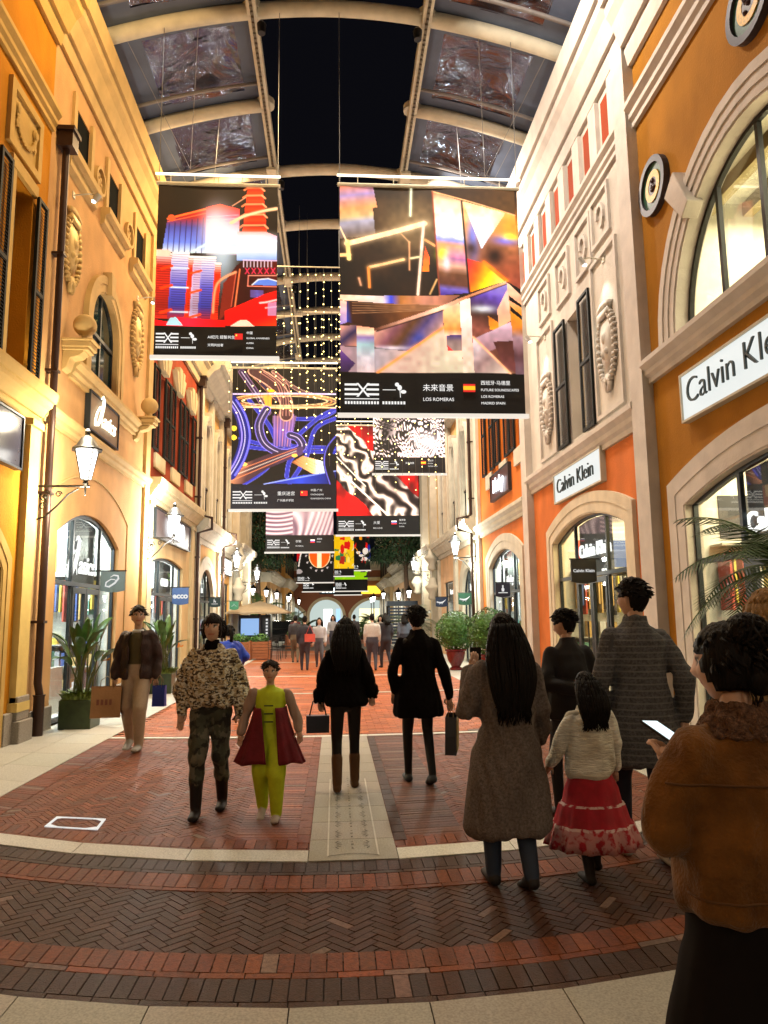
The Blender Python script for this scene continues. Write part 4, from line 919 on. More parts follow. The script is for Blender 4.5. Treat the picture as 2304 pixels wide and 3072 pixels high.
def art_city(nx, ny):
    A = Art(nx, ny, (.10, .065, .04)); q = lambda *p: [((x-105)/965, (y-140)/1150) for x, y in p]
    A.a *= (.6+.8*A.sm(2, 5))[..., None]
    red, pk = (.95, .16, .05), (1, .45, .5)
    A.grad(q((185, 420), (600, 290), (600, 700), (150, 700)), [(0, (.85, .15, .04)), (.3, (.6, .1, .1)), (.5, (.25, .25, .6)), (.8, (.35, .45, .95)), (1, (.8, .9, 1))])
    for k in range(8): A.line(*q((200+k*45, 470-k*10), (190+k*45, 700)), .003, (.12, .08, .2))
    A.line(*q((185, 430), (600, 300)), .008, (1, .4, .15)); A.line(*q((185, 455), (600, 340)), .003, (1, .4, .2)); A.blob(.115, .245, .03, .025, (.9, .3, .15), 1, 0)
    A.grad(q((490, 320), (600, 290), (760, 330), (755, 700), (490, 700)), [(0, (.95, .2, .05)), (.25, (1, .25, .35)), (.5, (1, .7, .8)), (.8, (.6, .8, 1)), (1, (.9, 1, 1))])
    for k in range(12): A.line(*q((500, 400+k*28), (750, 380+k*30)), .002, (1, .75, .85))
    for i, yy in enumerate((150, 215, 290, 378, 468)):
        w0 = 68+i*8; A.grad(q((890-w0, yy+10), (890+w0-10, yy+10), (890+w0-4, yy+85), (890-w0-4, yy+85)), [(0, (.85, .12, .04)), (.5, (.95, .2, .06)), (1, (.7, .06, .03))])
        A.line(*q((880-w0-16, yy+18), (880-w0+12, yy)), .008, (1, .45, .25)); A.line(*q((880-w0+12, yy), (890+w0-25, yy-2)), .009, (1, .5, .3)); A.line(*q((890+w0-25, yy-2), (890+w0+2, yy+24)), .008, (1, .6, .4))
    A.fill(q((850, 155), (885, 138), (935, 155)), (1, .4, .2))
    A.grad(q((745, 520), (975, 520), (1070, 560), (1070, 760), (745, 760)), [(0, (1, .55, .5)), (.3, (.8, .65, .95)), (.5, (.95, 1, 1)), (1, (.45, .6, .95))])
    A.blob(.54, .46, .12, .24, (.75, .88, 1), .85); A.blob(.47, .3, .1, .14, (1, .9, .95), .8); A.blob(.8, .38, .2, .04, (.9, .97, 1), .9)
    for k, (x0, x1, y0, cw) in enumerate(((110, 230, 710, (.75, .12, .08)), (230, 370, 700, None), (360, 400, 730, red), (400, 480, 730, (.75, .65, .85)), (465, 580, 730, None), (570, 620, 780, red))):
        st = [(0, (1, 1, 1)), (.2, cw or (.75, .72, 1)), (.5, cw or (.3, .28, .75)), (.8, tuple(.7*v for v in (cw or (.25, .25, .8)))), (1, (.6, .1, .15) if not cw else cw)]
        A.grad(q((x0, y0), (x1, y0), (x1-22, 1235), (x0-28, 1235)), st)
        for r_ in range(26): A.line(*q((x0, y0+18+r_*19), (x1, y0+20+r_*19)), .0016, (.08, .04, .16) if not cw else (.35, .04, .04))
    for yy in (830, 985, 1180): A.line(*q((225, yy), (360, yy)), .006, (.8, .9, 1), .01); A.line(*q((150, yy+10), (230, yy-15)), .012, (1, .2, .05)); A.line(*q((380, yy+40), (460, yy+15)), .010, (1, .25, .08))
    A.grad(q((740, 800), (800, 755), (1070, 755), (1070, 1240), (600, 1240), (640, 950)), [(0, (.25, .04, .03)), (.5, (.15, .03, .03)), (1, (.3, .05, .03))], (1, 0))
    A.fill(q((640, 940), (740, 850), (700, 1150), (610, 1240)), (.42, .1, .06)); A.line(*q((770, 830), (735, 1130)), .006, (1, .45, .25)); A.line(*q((740, 860), (705, 1130)), .004, (.8, .3, .2))
    for k in range(9): A.line(*q((800+k*28, 765), (800+k*28, 810)), .004, (.9, .8, .9))
    for k in range(5): A.line(*q((815+k*52, 820), (845+k*52, 865)), .004, (.95, .15, .3)); A.line(*q((845+k*52, 820), (815+k*52, 865)), .004, (.95, .15, .3))
    A.line(*q((795, 755), (1070, 760)), .005, (.9, .8, 1)); A.path(q((840, 880), (1070, 880)), .004, (1, .6, .5)); A.path(q((840, 880), (835, 965), (1070, 970)), .004, (1, .5, .4)); A.fill(q((870, 955), (920, 915), (1000, 905), (1070, 925), (1070, 960)), (.3, .45, .9)); A.path(q((870, 955), (920, 912), (1000, 905), (1070, 925)), .005, (.9, .95, 1))
    for k in range(6): A.line(*q((860, 1000+k*10), (960, 1005+k*10)), .003, (.4, .4, .9))
    A.grad(q((655, 1165), (970, 1030), (1070, 1000), (1070, 1280), (655, 1280)), [(0, (.95, .06, .03)), (.6, (.8, .02, .03)), (1, (1, .2, .05))], (.3, 1))
    for k in range(7): A.line(*q((660, 1180+k*14), (960, 1060+k*20)), .002, (.5, 0, .02))
    A.path(q((935, 1100), (985, 1095), (1070, 1075)), .008, (1, .75, .75)); A.path(q((980, 1140), (1070, 1130)), .006, (1, .7, .7)); A.fill(q((1000, 1100), (1070, 1090), (1070, 1200), (1000, 1200)), (.7, .6, .85), .7)
    A.grad(q((75, 1240), (200, 1260), (300, 1220), (660, 1240), (660, 1300), (75, 1300)), [(0, (.9, .03, .05)), (.5, (1, .1, .2)), (1, (.8, .02, .02))], (1, 0)); A.fill(q((195, 1290), (225, 1230), (270, 1222), (330, 1290)), (.6, .8, .9)); A.fill(q((700, 1285), (770, 1240), (830, 1235), (890, 1285)), (1, .8, .7))
    A.path(curve(q((380, 700), (560, 600), (760, 575), (1070, 600))), .004, (.8, .95, 1), .01); A.path(curve(q((690, 450), (800, 390), (960, 345), (1070, 325))), .008, (1, .8, .6), .012); A.path(curve(q((560, 1180), (590, 950), (740, 850))), .004, (1, .6, .4), .01); A.line(*q((700, 305), (810, 230)), .004, (.9, .6, .45)); A.line(*q((108, 712), (190, 712)), .03, (1, .8, .7), .03)
    return A
def art_roads(nx, ny):
    A = Art(nx, ny, (.02, .015, .02)); q = lambda *p: [((x-195)/655, (y-700)/725) for x, y in p]
    bl, vi, dk = (.12, .14, .62), (.32, .26, .6), (.14, .10, .2)
    A.a *= (.5+A.sm(3, 6))[..., None]
    def road(pts, wd, c, edge, lanes=0):
        P = curve(q(*pts)); A.path(P, wd, edge); A.path(P, wd*.82, c)
        if lanes: A.path(P, .003, (.75, .7, .9))
    for p in (((250, 1140), (420, 1180), (850, 1200)), ((270, 1190), (500, 1215), (850, 1225)), ((600, 1020), (750, 1010), (850, 960)), ((600, 1130), (740, 1010), (850, 950)), ((560, 1420), (660, 1260), (720, 1080), (850, 1010)), ((280, 1420), (400, 1340), (560, 1180)), ((300, 900), (420, 1050), (470, 1150)), ((540, 1380), (560, 1280), (640, 1200))):
        road(p, .020, bl, (.4, .42, .95))
    road(((250, 720), (360, 880), (420, 980)), .03, dk, (.55, .4, .6), 1); road(((300, 715), (440, 860), (480, 900)), .02, dk, (.9, .6, .4))
    A.grad(q((450, 1000), (600, 1000), (560, 1200), (455, 1185)), [(0, (.4, .28, .4)), (.5, (.35, .25, .6)), (1, (.2, .18, .5))])
    for k in range(7): A.line(*q((462+k*20, 990), (462+k*16, 1190)), .003, (.8, .5, .5) if k % 2 else (.6, .45, .8))
    road(((330, 715), (460, 800), (530, 900), (535, 1000)), .062, (.22, .13, .14), (.85, .6, .5)); road(((450, 720), (600, 830), (720, 870), (850, 900)), .018, (.3, .2, .2), (1, .8, .7))
    for k in range(5): A.path(curve(q((360+k*28, 720), (470+k*18, 800), (500+k*16, 900), (490+k*22, 1000))), .0025, (.75, .5, .45))
    for rx, ry, c, wd in ((330, 48, (1, .75, .45), .006), (300, 40, (.9, .55, .3), .004), (270, 30, (1, .85, .6), .004)):
        A.path(q(*[(525+rx*math.cos(t*.21), 905+ry*math.sin(t*.21)) for t in range(31)]), wd, c, .008)
    A.line(*q((200, 862), (850, 858)), .008, (.8, .75, 1), .01); A.line(*q((240, 945), (850, 945)), .006, (1, .8, .6), .01)
    A.blob(.33, .26, .04, .03, (1, .7, .3), 1); A.fill(q((390, 880), (440, 870), (440, 940), (405, 945)), (1, .6, .2)); A.blob(.37, .195, .035, .012, (1, .75, .1), 1, 0)
    road(((410, 960), (365, 1060), (400, 1170), (500, 1230), (590, 1220), (635, 1190), (610, 1140), (560, 1120)), .042, (.14, .12, .26), (.45, .4, .9), 1)
    A.grad(q((570, 1290), (640, 1250), (790, 1290), (780, 1360), (700, 1360)), [(0, (.5, .25, .12)), (.6, (1, .75, .5)), (.8, (.9, 1, 1)), (1, (.6, .7, .7))], (1, 0))
    for k in range(4): A.line(*q((590+k*14, 1285-k*8), (700+k*10, 1350-k*15)), .002, (.9, .6, .3))
    A.grad(q((195, 1420), (195, 1330), (420, 1240), (640, 1190), (640, 1240), (420, 1330), (270, 1425)), [(0, (.9, .55, .35)), (.3, (.2, .12, .14)), (.6, (.16, .1, .16)), (1, (.25, .18, .35))], (1, .5))
    for k in range(3): A.line(*q((200, 1350+k*26), (600, 1205+k*14)), .003, (.95, .5, .3) if k != 1 else (.9, .85, .8))
    A.blob(.12, .83, .03, .016, (1, .75, .35), 1, 0); A.blob(.6, .755, .028, .014, (1, .8, .3), 1, 0)
    A.grad(q((395, 1425), (640, 1370), (850, 1345), (850, 1425)), [(0, (.1, .1, .4)), (.5, (.12, .2, .75)), (1, (.05, .07, .3))], (1, 0)); A.line(*q((400, 1425), (850, 1342)), .005, (.5, .6, 1))
    P = curve(q((190, 900), (250, 1000), (278, 1130), (250, 1260), (190, 1370))); A.path(P, .055, (.07, .08, .4)); A.path([(x+.045, y) for x, y in P], .008, (.35, .35, .95)); A.path([(x-.03, y) for x, y in P], .006, (.5, .45, .9)); A.path(P, .003, (.8, .8, 1))
    A.blob(.02, .52, .025, .022, (1, .85, .2), 1, 0); A.blob(.02, .6, .025, .022, (1, .85, .2), 1, 0)
    P = curve(q((870, 1120), (810, 1200), (795, 1300), (830, 1425))); A.path(P, .04, (.02, .02, .06)); A.path([(x-.03, y) for x, y in P], .005, (.3, .3, .8))
    return A
def art_folds(nx, ny):
    A = Art(nx, ny, (.75, .02, .02)); n = A.sm(4, 6); m = A.sm(8, 12)
    A.grad([(0, 0), (1, 0), (1, 1), (0, 1)], [(0, (.6, .02, .02)), (.5, (.9, .05, .04)), (1, (.5, .01, .01))], (.3, 1)); A.a *= (.35+1.1*m)[..., None]
    d = A.X*.9-A.Y*.95+.35; band_ = np.abs(d-.12-.12*(n-.5)) < .34
    f = .5+.5*np.sin(26*d+9*n+5*m); g_ = np.clip(f**2*1.2, 0, 1)[..., None]
    sil = np.array((.08, .06, .06))*(1-g_)+np.array((.95, .86, .80))*g_
    A.a[band_] = sil[band_]
    A.blob(.95, .2, .3, .35, (.5, .01, .02), .8); A.blob(.72, .62, .08, .1, (.05, .03, .04), .9); A.line((.05, .52), (.62, 1), .012, (1, .95, .9)); A.line((0, .35), (.35, .68), .008, (.95, .9, .85)); A.blob(.1, .95, .2, .12, (.95, .05, .05), .7)
    return A
def art_dots(nx, ny):
    A = Art(nx, ny, (.02, .015, .02)); n = A.sm(5, 4); m = A.sm(6, 9)
    v = np.sin(A.X*70+12*n)*np.sin(A.Y*95+18*m); k = np.clip((v+.75*(A.sm(7, 7)-.45)*2.2-.1)*4, 0, 1)[..., None]
    A.a = A.a*(1-k)+np.array((.92, .85, .88))*k; A.blob(.75, .8, .18, .12, (.9, .88, .92), .8); A.blob(.2, .6, .12, .25, (.02, .01, .02), .8)
    return A
def art_drape(nx, ny):
    A = Art(nx, ny, (.6, .5, .56)); n = A.sm(2, 4)
    v = .5+.5*np.sin(38*(A.X-.0)+14*np.sin(A.Y*3.2+A.X*4)+6*n); u = .5+.5*np.sin(24*np.hypot((A.X-.15), (A.Y-.1)*1.2)*4)
    k = np.where(A.X < .4, u, v)[..., None]; A.a = np.array((.26, .17, .24))*(1-k)+np.array((.85, .72, .76))*k; A.blob(.75, .7, .35, .35, (.82, .72, .74), .55)
    return A
def art_balloon(nx, ny):
    A = Art(nx, ny, (.012, .01, .012)); A.fill([(0, 0), (.25, 0), (.02, .6), (0, .6)], (.7, .02, .04)); A.path(curve([(.28, .02), (.12, .35), (.05, .75)]), .015, (.9, .85, .8))
    for k in range(14):
        a = k*.45; A.blob(.62+.36*math.cos(a), .45+.44*math.sin(a), .035, .03, (.8, .75, .75), .9, 0); A.blob(.64+.36*math.cos(a), .46+.44*math.sin(a), .02, .02, (.01, .01, .01), 1, 0)
    t = (A.Y-.08)/.72; wd = np.where((t > 0) & (t < 1), .30*np.sqrt(np.clip(1-(2*np.clip(t, 0, 1)**1.15-.82)**2/1.4, 0, 1)), 0); d = np.abs(A.X-.62)
    m_ = (d < wd) & (t > 0) & (t < 1); A.a[m_] = (1, .85, .6); m_ = (d < wd-.025) & (t > .03) & (t < .97); A.a[m_] = (.95, .30, .02); m_ = (d < .06) & (t > .03) & (t < .97); A.a[m_] = (1, .9, .7); A.blob(.05, .9, .1, .07, (.7, .65, .65), .8, 0)
    return A
def art_collage(seed, cols):
    def f(nx, ny):
        A = Art(nx, ny, cols[0]); r = random.Random(seed)
        for k in range(26):
            x, y, a, b = r.random(), r.random(), r.uniform(.06, .22), r.uniform(.04, .16); c = r.choice(cols)
            if r.random() < .35: A.blob(x, y, a*.8, b, c, 1, 0)
            elif r.random() < .6: A.fill([(x, y), (x+a*1.6, y+r.uniform(-.05, .05)), (x+a*1.4, y+b*1.6), (x-.02, y+b*1.5)], c)
            else: A.path(curve([(x, y), (x+a, y-b), (x+2*a, y+b)], 6), .012, c)
        return A
    return f
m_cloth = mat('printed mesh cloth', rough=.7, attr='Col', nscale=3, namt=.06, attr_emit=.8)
m_capt = emis('caption lettering', (1, .98, .95), 1.0); m_bar = emis('lit bottom bar', (1, .9, .78), .9)
def mesh_part(name, vs, fs, m, parent):
    b = MB(); b.add(vs, fs); return b.build(name, m, parent)
def banner(x0, x1, zt, zb, y, art, res, label, cap, rod=True, tilt=0, flag=None, lines=(), grp='art banners hanging in rows above the lane', capf=.17, nav=(.012, .010, .014), hang=None):
    e = empty('hanging_banner', ((x0+x1)/2, y, zt), label, 'banner', grp)
    W, H = x1-x0, zt-zb; nx = int(W*res); ny = int(H*res); na = int(ny*(1-capf)); A = art(nx, na)
    img = np.zeros((ny, nx, 3)); img[:] = nav; img[:na] = A.a; img = np.clip(img, 0, 1)
    X, Y = np.meshgrid(np.linspace(x0, x1, nx), np.linspace(zt, zb, ny))
    dy = .02*np.sin((X-x0)*2.1+y)+.015*np.sin((Y)*1.7+x0)
    co = np.stack([X-(x0+x1)/2, dy, Y-zt], -1).reshape(-1, 3); me = bpy.data.meshes.new('printed_cloth')
    idx = np.arange(nx*ny).reshape(ny, nx); fs = np.stack([idx[:-1, :-1], idx[1:, :-1], idx[1:, 1:], idx[:-1, 1:]], -1).reshape(-1, 4)
    me.vertices.add(nx*ny); me.vertices.foreach_set('co', co.astype(np.float32).ravel()); me.loops.add(fs.size); me.loops.foreach_set('vertex_index', fs.ravel().astype(np.int32)); me.polygons.add(len(fs)); me.polygons.foreach_set('loop_start', (np.arange(len(fs))*4).astype(np.int32)); me.polygons.foreach_set('loop_total', np.full(len(fs), 4, np.int32)); me.update(calc_edges=True)
    ca = me.color_attributes.new('Col', 'FLOAT_COLOR', 'POINT'); lin = np.concatenate([img**1.9, np.ones((ny, nx, 1))], -1).astype(np.float32); ca.data.foreach_set('color', lin.ravel())
    me.materials.append(m_cloth); me.shade_smooth(); o = bpy.data.objects.new('printed_cloth', me); col.objects.link(o); o.parent = e
    b = MB(); b.tube([(x0-.04, y, zt+.02), (x1+.04, y, zt+.02)], .035, 8); b.build('top_pole', m_beam, e)
    b = MB(); b.box(x0-.05, x1+.05, y-.04, y+.03, zb-.07, zb); b.build('bottom_bar', m_bar, e)
    if rod:
        b = MB(); b.tube([(x0-.05, y-.05, zt+.17), (x1+.05, y-.05, zt+.17)], .022, 8); b.build('light_tube', emis('tube glow', (1, .82, .6), 3), e)
        b = MB()
        for k in range(5): b.tube([(x0+W*(.1+k*.2), y-.04, zt+.2), (x0+W*(.1+k*.2), y-.02, zt+.02)], .008, 5)
        b.build('tube_clip', m_beam, e)
    if hang:
        for xx in (x0, x1):
            b = MB(); b.tube([(xx, y, zt+.02), (xx, y, zarch(xx)-.1)], .007, 5); b.build('hanging_cable', m_wire, e)
    # caption strip: striped emblem, sprout emblem, title, flag, small lines
    ch = H*capf; zc = zb+ch*.5; ux = W/100; yy = y-.055
    b = MB()
    for k, (a, c) in enumerate(((1.1, .9), (.35, .55), (-.4, -.2))):
        z = zc + ch*.12*(1.4-k); b.box(x0+2.2*ux, x0+9*ux+k*.5*ux, yy, yy+.004, z, z+ch*.05); b.box(x0+14.0*ux-k*.2*ux, x0+20.5*ux, yy, yy+.004, z, z+ch*.05)
    for s in (-1, 1):
        x_, z_ = x0+11.4*ux, zc+ch*.03; b.add([(x_-s*3*ux, yy, z_-ch*.14), (x_-s*3*ux+1.2*ux, yy, z_-ch*.14), (x_+s*3*ux+1.2*ux, yy, z_+ch*.2), (x_+s*3*ux, yy, z_+ch*.2)], [(0, 1, 2, 3)])
    b.box(x0+2.2*ux, x0+20.5*ux, yy, yy+.004, zc-ch*.17, zc-ch*.15)
    for k in range(12): b.box(x0+(2.3+k*1.55)*ux, x0+(3.3+k*1.55)*ux, yy, yy+.004, zc-ch*.29, zc-ch*.22)
    b.build('striped_emblem', m_capt, e)
    b = MB(); b.box(x0+22.5*ux, x0+29.5*ux, yy, yy+.004, zc+ch*.06, zc+ch*.075)
    for dx, dz, r_, sx_ in ((30.2, .2, .055, 1), (31.6, .12, .075, .8), (33.6, .02, .05, 1.5)):
        b.prism([(0, 0)]*3, 0, 0) if False else b.add([(x0+dx*ux+r_*ch*.95*sx_*math.cos(t*.7), yy, zc+ch*dz+r_*ch*.95*math.sin(t*.7)) for t in range(9)], [tuple(range(9))])
    b.tube([(x0+32*ux, yy, zc-ch*.12), (x0+31.6*ux, yy, zc+ch*.15)], .006*W/3, 5)
    for k in range(8): b.box(x0+(22.3+k*1.6)*ux, x0+(23.3+k*1.6)*ux, yy, yy+.004, zc-ch*.29, zc-ch*.22)
    b.build('sprout_emblem', m_capt, e)
    b = MB(); text_at(b, cap[0], min(ch*.20, W*(.042 if W > 2.5 else .031)), (x0+44*ux, yy, zc+ch*.06), (1, 0, 0), (0, 0, 1), (0, -1, 0), .004)
    if cap[1]: text_at(b, cap[1], min(ch*.15, W*.026), (x0+44*ux, yy, zc-ch*.2), (1, 0, 0), (0, 0, 1), (0, -1, 0), .004)
    b.build('title_lettering', m_capt, e)
    b = MB()
    for k, t in enumerate(lines): text_at(b, t, min(ch*(.14 if k == 0 else .10), W*(.026 if k == 0 else .0195)), (x0+75.5*ux, yy, zc+ch*(.22-.165*k)), (1, 0, 0), (0, 0, 1), (0, -1, 0), .004)
    if lines: b.build('small_lettering', m_capt, e)
    if flag:
        b = MB(); fx, fz, fw, fh = x0+66*ux, zc+ch*.03, 6.5*ux, ch*.2; tot = sum(t for t, _ in flag); z = fz+fh
        for t, c in flag:
            b.add([(fx, yy, z), (fx+fw, yy, z), (fx+fw, yy, z-fh*t/tot), (fx, yy, z-fh*t/tot)], [(0, 1, 2, 3)], c); z -= fh*t/tot
        if len(flag) == 1: b.box(fx+fw*.12, fx+fw*.3, yy-.003, yy-.001, fz+fh*.55, fz+fh*.85, (1, .75, .1))
        b.build('flag_patch', mat('flag print', attr='Col', rough=.7, attr_emit=.6, namt=.02), e, attr=True)
    return e
CN = [(1, (.75, .02, .02))]; ES = [(1, (.75, .02, .02)), (2, (1, .62, .02)), (1, (.75, .02, .02))]; RU = [(1, (.9, .9, .9)), (1, (.1, .15, .5)), (1, (.75, .02, .02))]
banner(-3.08, -1.0, 9.23, 6.08, 12.1, art_city, 88, 'tall banner of red and blue glowing city towers with a pagoda, nearest on the left', ('AI纪元 超智共生', '文明共创者'), flag=CN, lines=('中国', 'GLOBAL AWARENESS', 'AUREA', 'CHINA'), hang=True)
banner(.10, 3.32, 9.3, 5.09, 12.1, art_prism, 76, 'largest banner of orange and white glass prisms over a black caption, nearest on the right', ('未来音景', 'LOS ROMERAS'), flag=ES, lines=('西班牙·马德里', 'FUTURE SOUNDSCAPES', 'LOS ROMERAS', 'MADRID SPAIN'), hang=True)
banner(-2.87, .04, 8.62, 4.6, 20.0, art_roads, 56, 'banner of tangled blue and violet highway loops on the left', ('重庆迷宫', '广州美术学院'), flag=CN, lines=('中国·广州', 'CHONGQING', 'GUANGZHOU CHINA'), nav=(.02, .025, .07))
banner(.07, 3.28, 9.1, 4.77, 28.0, art_folds, 36, 'banner of crumpled silver cloth over bright red, lower on the right', ('大爱', 'BIG LOVE'), flag=RU, lines=('俄罗斯', 'BIG LOVE', 'RUSSIA'), nav=(.012, .014, .03))
banner(1.30, 3.74, 9.7, 6.4, 24.0, art_dots, 46, 'black and white speckled banner partly hiding the red and silver one', ('未来音景', ''), flag=ES, lines=('西班牙', 'FUTURE', 'MADRID SPAIN'), nav=(.012, .014, .03))
banner(-2.84, -.07, 8.3, 4.3, 30.0, art_drape, 30, 'pale lilac banner of carved drapery folds behind the highway banner', ('衣物', 'MATERIAL'), flag=RU, lines=('俄罗斯', 'RUSSIA'), nav=(.012, .014, .03))
banner(-2.35, -.10, 6.3, 3.74, 45.0, art_balloon, 34, 'small dark banner with an orange and white balloon shape', ('', ''), lines=(), nav=(.01, .01, .012), rod=False)
banner(-.06, 1.2, 6.8, 4.2, 46.5, art_collage(3, [(.9, .7, .02), (.8, .05, .03), (.95, .8, .3), (.6, .1, .05), (.1, .4, .2), (.9, .85, .8)]), 30, 'narrow yellow and red patchwork banner right of the balloon banner', ('', ''), rod=False)
banner(1.08, 2.32, 7.1, 4.65, 48.0, art_collage(8, [(.02, .02, .02), (.05, .12, .5), (.8, .05, .02), (.95, .55, .05), (.9, .85, .8), (.02, .02, .02)]), 34, 'small black collage banner with a red ball and blue patches', ('', ''), rod=False)
banner(-.02, 2.2, 5.2, 3.35, 49.5, art_collage(12, [(.55, .8, .02), (.5, .8, .05), (.05, .06, .1), (.9, .9, .85)]), 26, 'lime green banner low down near the end of the lane', ('', ''), rod=False, capf=.4)
banner(-2.3, -.1, 4.6, 3.42, 52.0, art_collage(2, [(.02, .02, .02), (.1, .1, .1), (.3, .1, .02)]), 26, 'lowest small black caption banner left of the lane middle', ('', ''), rod=False, capf=.8)
banner(-.05, 1.9, 4.4, 3.2, 53.0, art_collage(4, [(.02, .02, .02), (.1, .1, .1)]), 26, 'lowest small black caption banner right of the lane middle', ('', ''), rod=False, capf=.8)
# ================================================================== CURTAINS OF LITTLE LIGHTS
m_bulb = emis('fairy bulb', (1, .74, .22), 9); m_cord = mat('thin clear cord', (.12, .12, .1), .5)
bm_ = MB(); bm_.sphere((0, 0, 0), .016, 6); _b = bm_.build('bulb', m_bulb); bulb_me = _b.data; bpy.data.objects.remove(_b)
def light_string(x, y, z0, z1, step, lab, row):
    e = empty('light_string', (x, y, z0), lab, 'string light', 'strings of little yellow lights above the lane')
    b = MB(); b.tube([(x, y, z0), (x+.01, y, z1)], .004, 3); b.build('cord', m_cord, e)
    z = z0-.2
    while z > z1:
        o = bpy.data.objects.new('bulb', bulb_me); col.objects.link(o); o.parent = e; o.location = (random.uniform(-.008, .008), 0, z-z0); z -= step*random.uniform(.9, 1.1)
ORD = 'first second third fourth fifth sixth seventh eighth ninth tenth eleventh twelfth thirteenth fourteenth fifteenth sixteenth'.split()
def string_row(y, x0, x1, n, z0, zf, step, where):
    for k in range(n):
        x = x0+(x1-x0)*k/(n-1)
        light_string(x, y, z0, zf(k), step if k % 2 == 0 else step*2.2, '%s string of yellow lights from the left in the %s' % (ORD[k], where), k)
    e = empty('string_light_rail', ((x0+x1)/2, y, z0), 'thin rail carrying the %s of little lights' % where, 'rail')
    b = MB(); b.tube([(x0-.1, y, z0), (x1+.1, y, z0)], .015, 6); b.build('rod', m_beam, e)
    for xx in (x0, x1): b = MB(); b.tube([(xx, y, z0), (xx, y, zarch(xx)-.05)], .004, 4); b.build('wire', m_wire, e)
string_row(17.0, -1.42, .12, 9, 10.2, lambda k: 6.9-.25*(k % 3), .20, 'front row')
string_row(18.6, -2.75, -.95, 10, 9.6, lambda k: 6.9-.5*(k % 2), .27, 'second row, left of the slot')
string_row(21.8, .2, 3.3, 16, 9.8, lambda k: 5.9-.3*(k % 3), .24, 'third row, right of the slot')
string_row(19.0, -.75, .25, 6, 9.9, lambda k: 5.6, .25, 'fourth row, over the middle')
# ================================================================== SIGN BOARDS AND FLAG SIGNS
def frame_axes(T):
    X0 = Vector(T(0, 0, 0)); X = (Vector(T(1, 0, 0))-X0)*(1 if T is TL else -1); return X, Vector(T(0, 0, 1))-X0
m_wb = emis('white lit board', (.95, 1, .97), .85)
def board(T, u0, u1, z0, z1, label, mface, txt=None, size=.3, mtxt=None, tu=None, tz=None, name='sign_board', sx=1, bold=0, fn=None, halo=None):
    e = empty(name, T((u0+u1)/2, (z0+z1)/2, 0), label, 'sign'); X, Nn = frame_axes(T)
    b = MB(T); b.box(u0, u1, z0, z1, .0, .08); b.build('panel', mface, e, bevel=.006)
    b = MB(T); b.strip([(u0-.03, z0-.03), (u0-.03, z1+.03), (u1+.03, z1+.03), (u1+.03, z0-.03)], [(u0, z0), (u0, z1), (u1, z1), (u1, z0)], 0, .10, True); b.build('panel_edge', m_dark if halo is None else MATS['white stone trim'], e)
    if txt or fn:
        b = MB(); O = Vector(T(tu if tu is not None else (u0+u1)/2, tz if tz is not None else (z0+z1)/2-size*.33, .12))
        if fn: fn(b, O, X, Nn, size)
        else: text_at(b, txt, size, O, X, (0, 0, 1), Nn, .025, 'CENTER', 0, sx, bold)
        b.build('lettering', mtxt, e)
    if halo: add_light('AREA', 'halo', T((u0+u1)/2, (z0+z1)/2, .5), halo, (.9, 1, .95), u1-u0, .2, target=T((u0+u1)/2, (z0+z1)/2, 0), parent=e) if False else None
    return e
m_ink = mat('dark sign letter', (.02, .04, .04), .4)
board(TL, 8.2, 10.12, 3.72, 4.42, 'blank dark glossy sign board low on the yellow wall at the left edge', mat('gloss dark board', (.05, .05, .075), .18))
board(TL, 12.78, 14.45, 5.0, 5.66, 'grey sign board with glowing italic letters under the arched window on the peach wall', mat('warm grey board', (.26, .17, .085), .5), mtxt=emis('warm white letters', (1, .95, .75), 2.5), size=.40, tu=13.65, tz=5.13, fn=asics)
board(TL, 17.75, 21.9, 3.62, 4.3, 'long dark brown sign board with large white rounded letters on the cream shop wall', mat('brown board', (.09, .065, .06), .35), 'ecco', .95, emis('cold white letters', (.95, .98, 1), 3), 19.9, 3.78, sx=1.15, bold=.03)
board(TL, 28.1, 30.7, 3.35, 3.95, 'white lit box sign over the far shop on the left', emis('white box sign', (.95, 1, 1), 2.2))
board(TR, 6.35, 8.98, 4.13, 4.72, 'long white lit sign board with thin dark letters on the ochre wall', m_wb, 'Calvin Klein', .47, m_ink, 7.66, 4.29, sx=1.0, bold=-.008, halo=4)
board(TR, 12.0, 14.65, 3.92, 4.48, 'white lit sign board with dark letters on the salmon wall above the arched shop', m_wb, 'Calvin Klein', .42, m_ink, 13.32, 4.06, sx=1.05, bold=-.006, halo=4)
board(TR, 18.6, 20.8, 4.92, 5.62, 'dark brown sign board with blazing white letters on the orange wall', mat('dark brown board', (.07, .025, .02), .35), 'i-baby', .52, emis('cold blue white letters', (.85, .92, 1), 3.5), 19.7, 5.1, bold=.02)
def flag_sign(T, u, x0, x1, z0, z1, label, mface, deco, curve_=True):
    """blade sign hung out from the wall, facing along the lane; x0..x1 distances from the wall"""
    e = empty('flag_sign', T(u, z1, (x0+x1)/2), label, 'flag sign'); s = 1 if T is TL else -1
    xa, xb = sorted((XL+x0, XL+x1) if s > 0 else (XR-x1, XR-x0)); n = 8; P = []
    for k in range(n+1):
        t = k/n; P.append((xa+(xb-xa)*t, z0-(.035*math.sin(math.pi*t) if curve_ else 0)))
    P += [(xb, z1), (xa, z1)]
    b = MB(lambda x, z, y: (x, u+y, z)); b.prism(P, -.02, .02); b.build('panel', mface, e)
    b = MB(); b.tube([T(u, z1+.015, 0), T(u, z1+.015, x1+.02)], .014, 6); b.build('arm', m_black, e)
    b = MB(); deco(b, (xa+xb)/2, (z0+z1)/2, xb-xa, z1-z0, u-.024)
    if b.v: b.build('emblem', emis('flag white print', (1, 1, 1), .75), e)
    return e
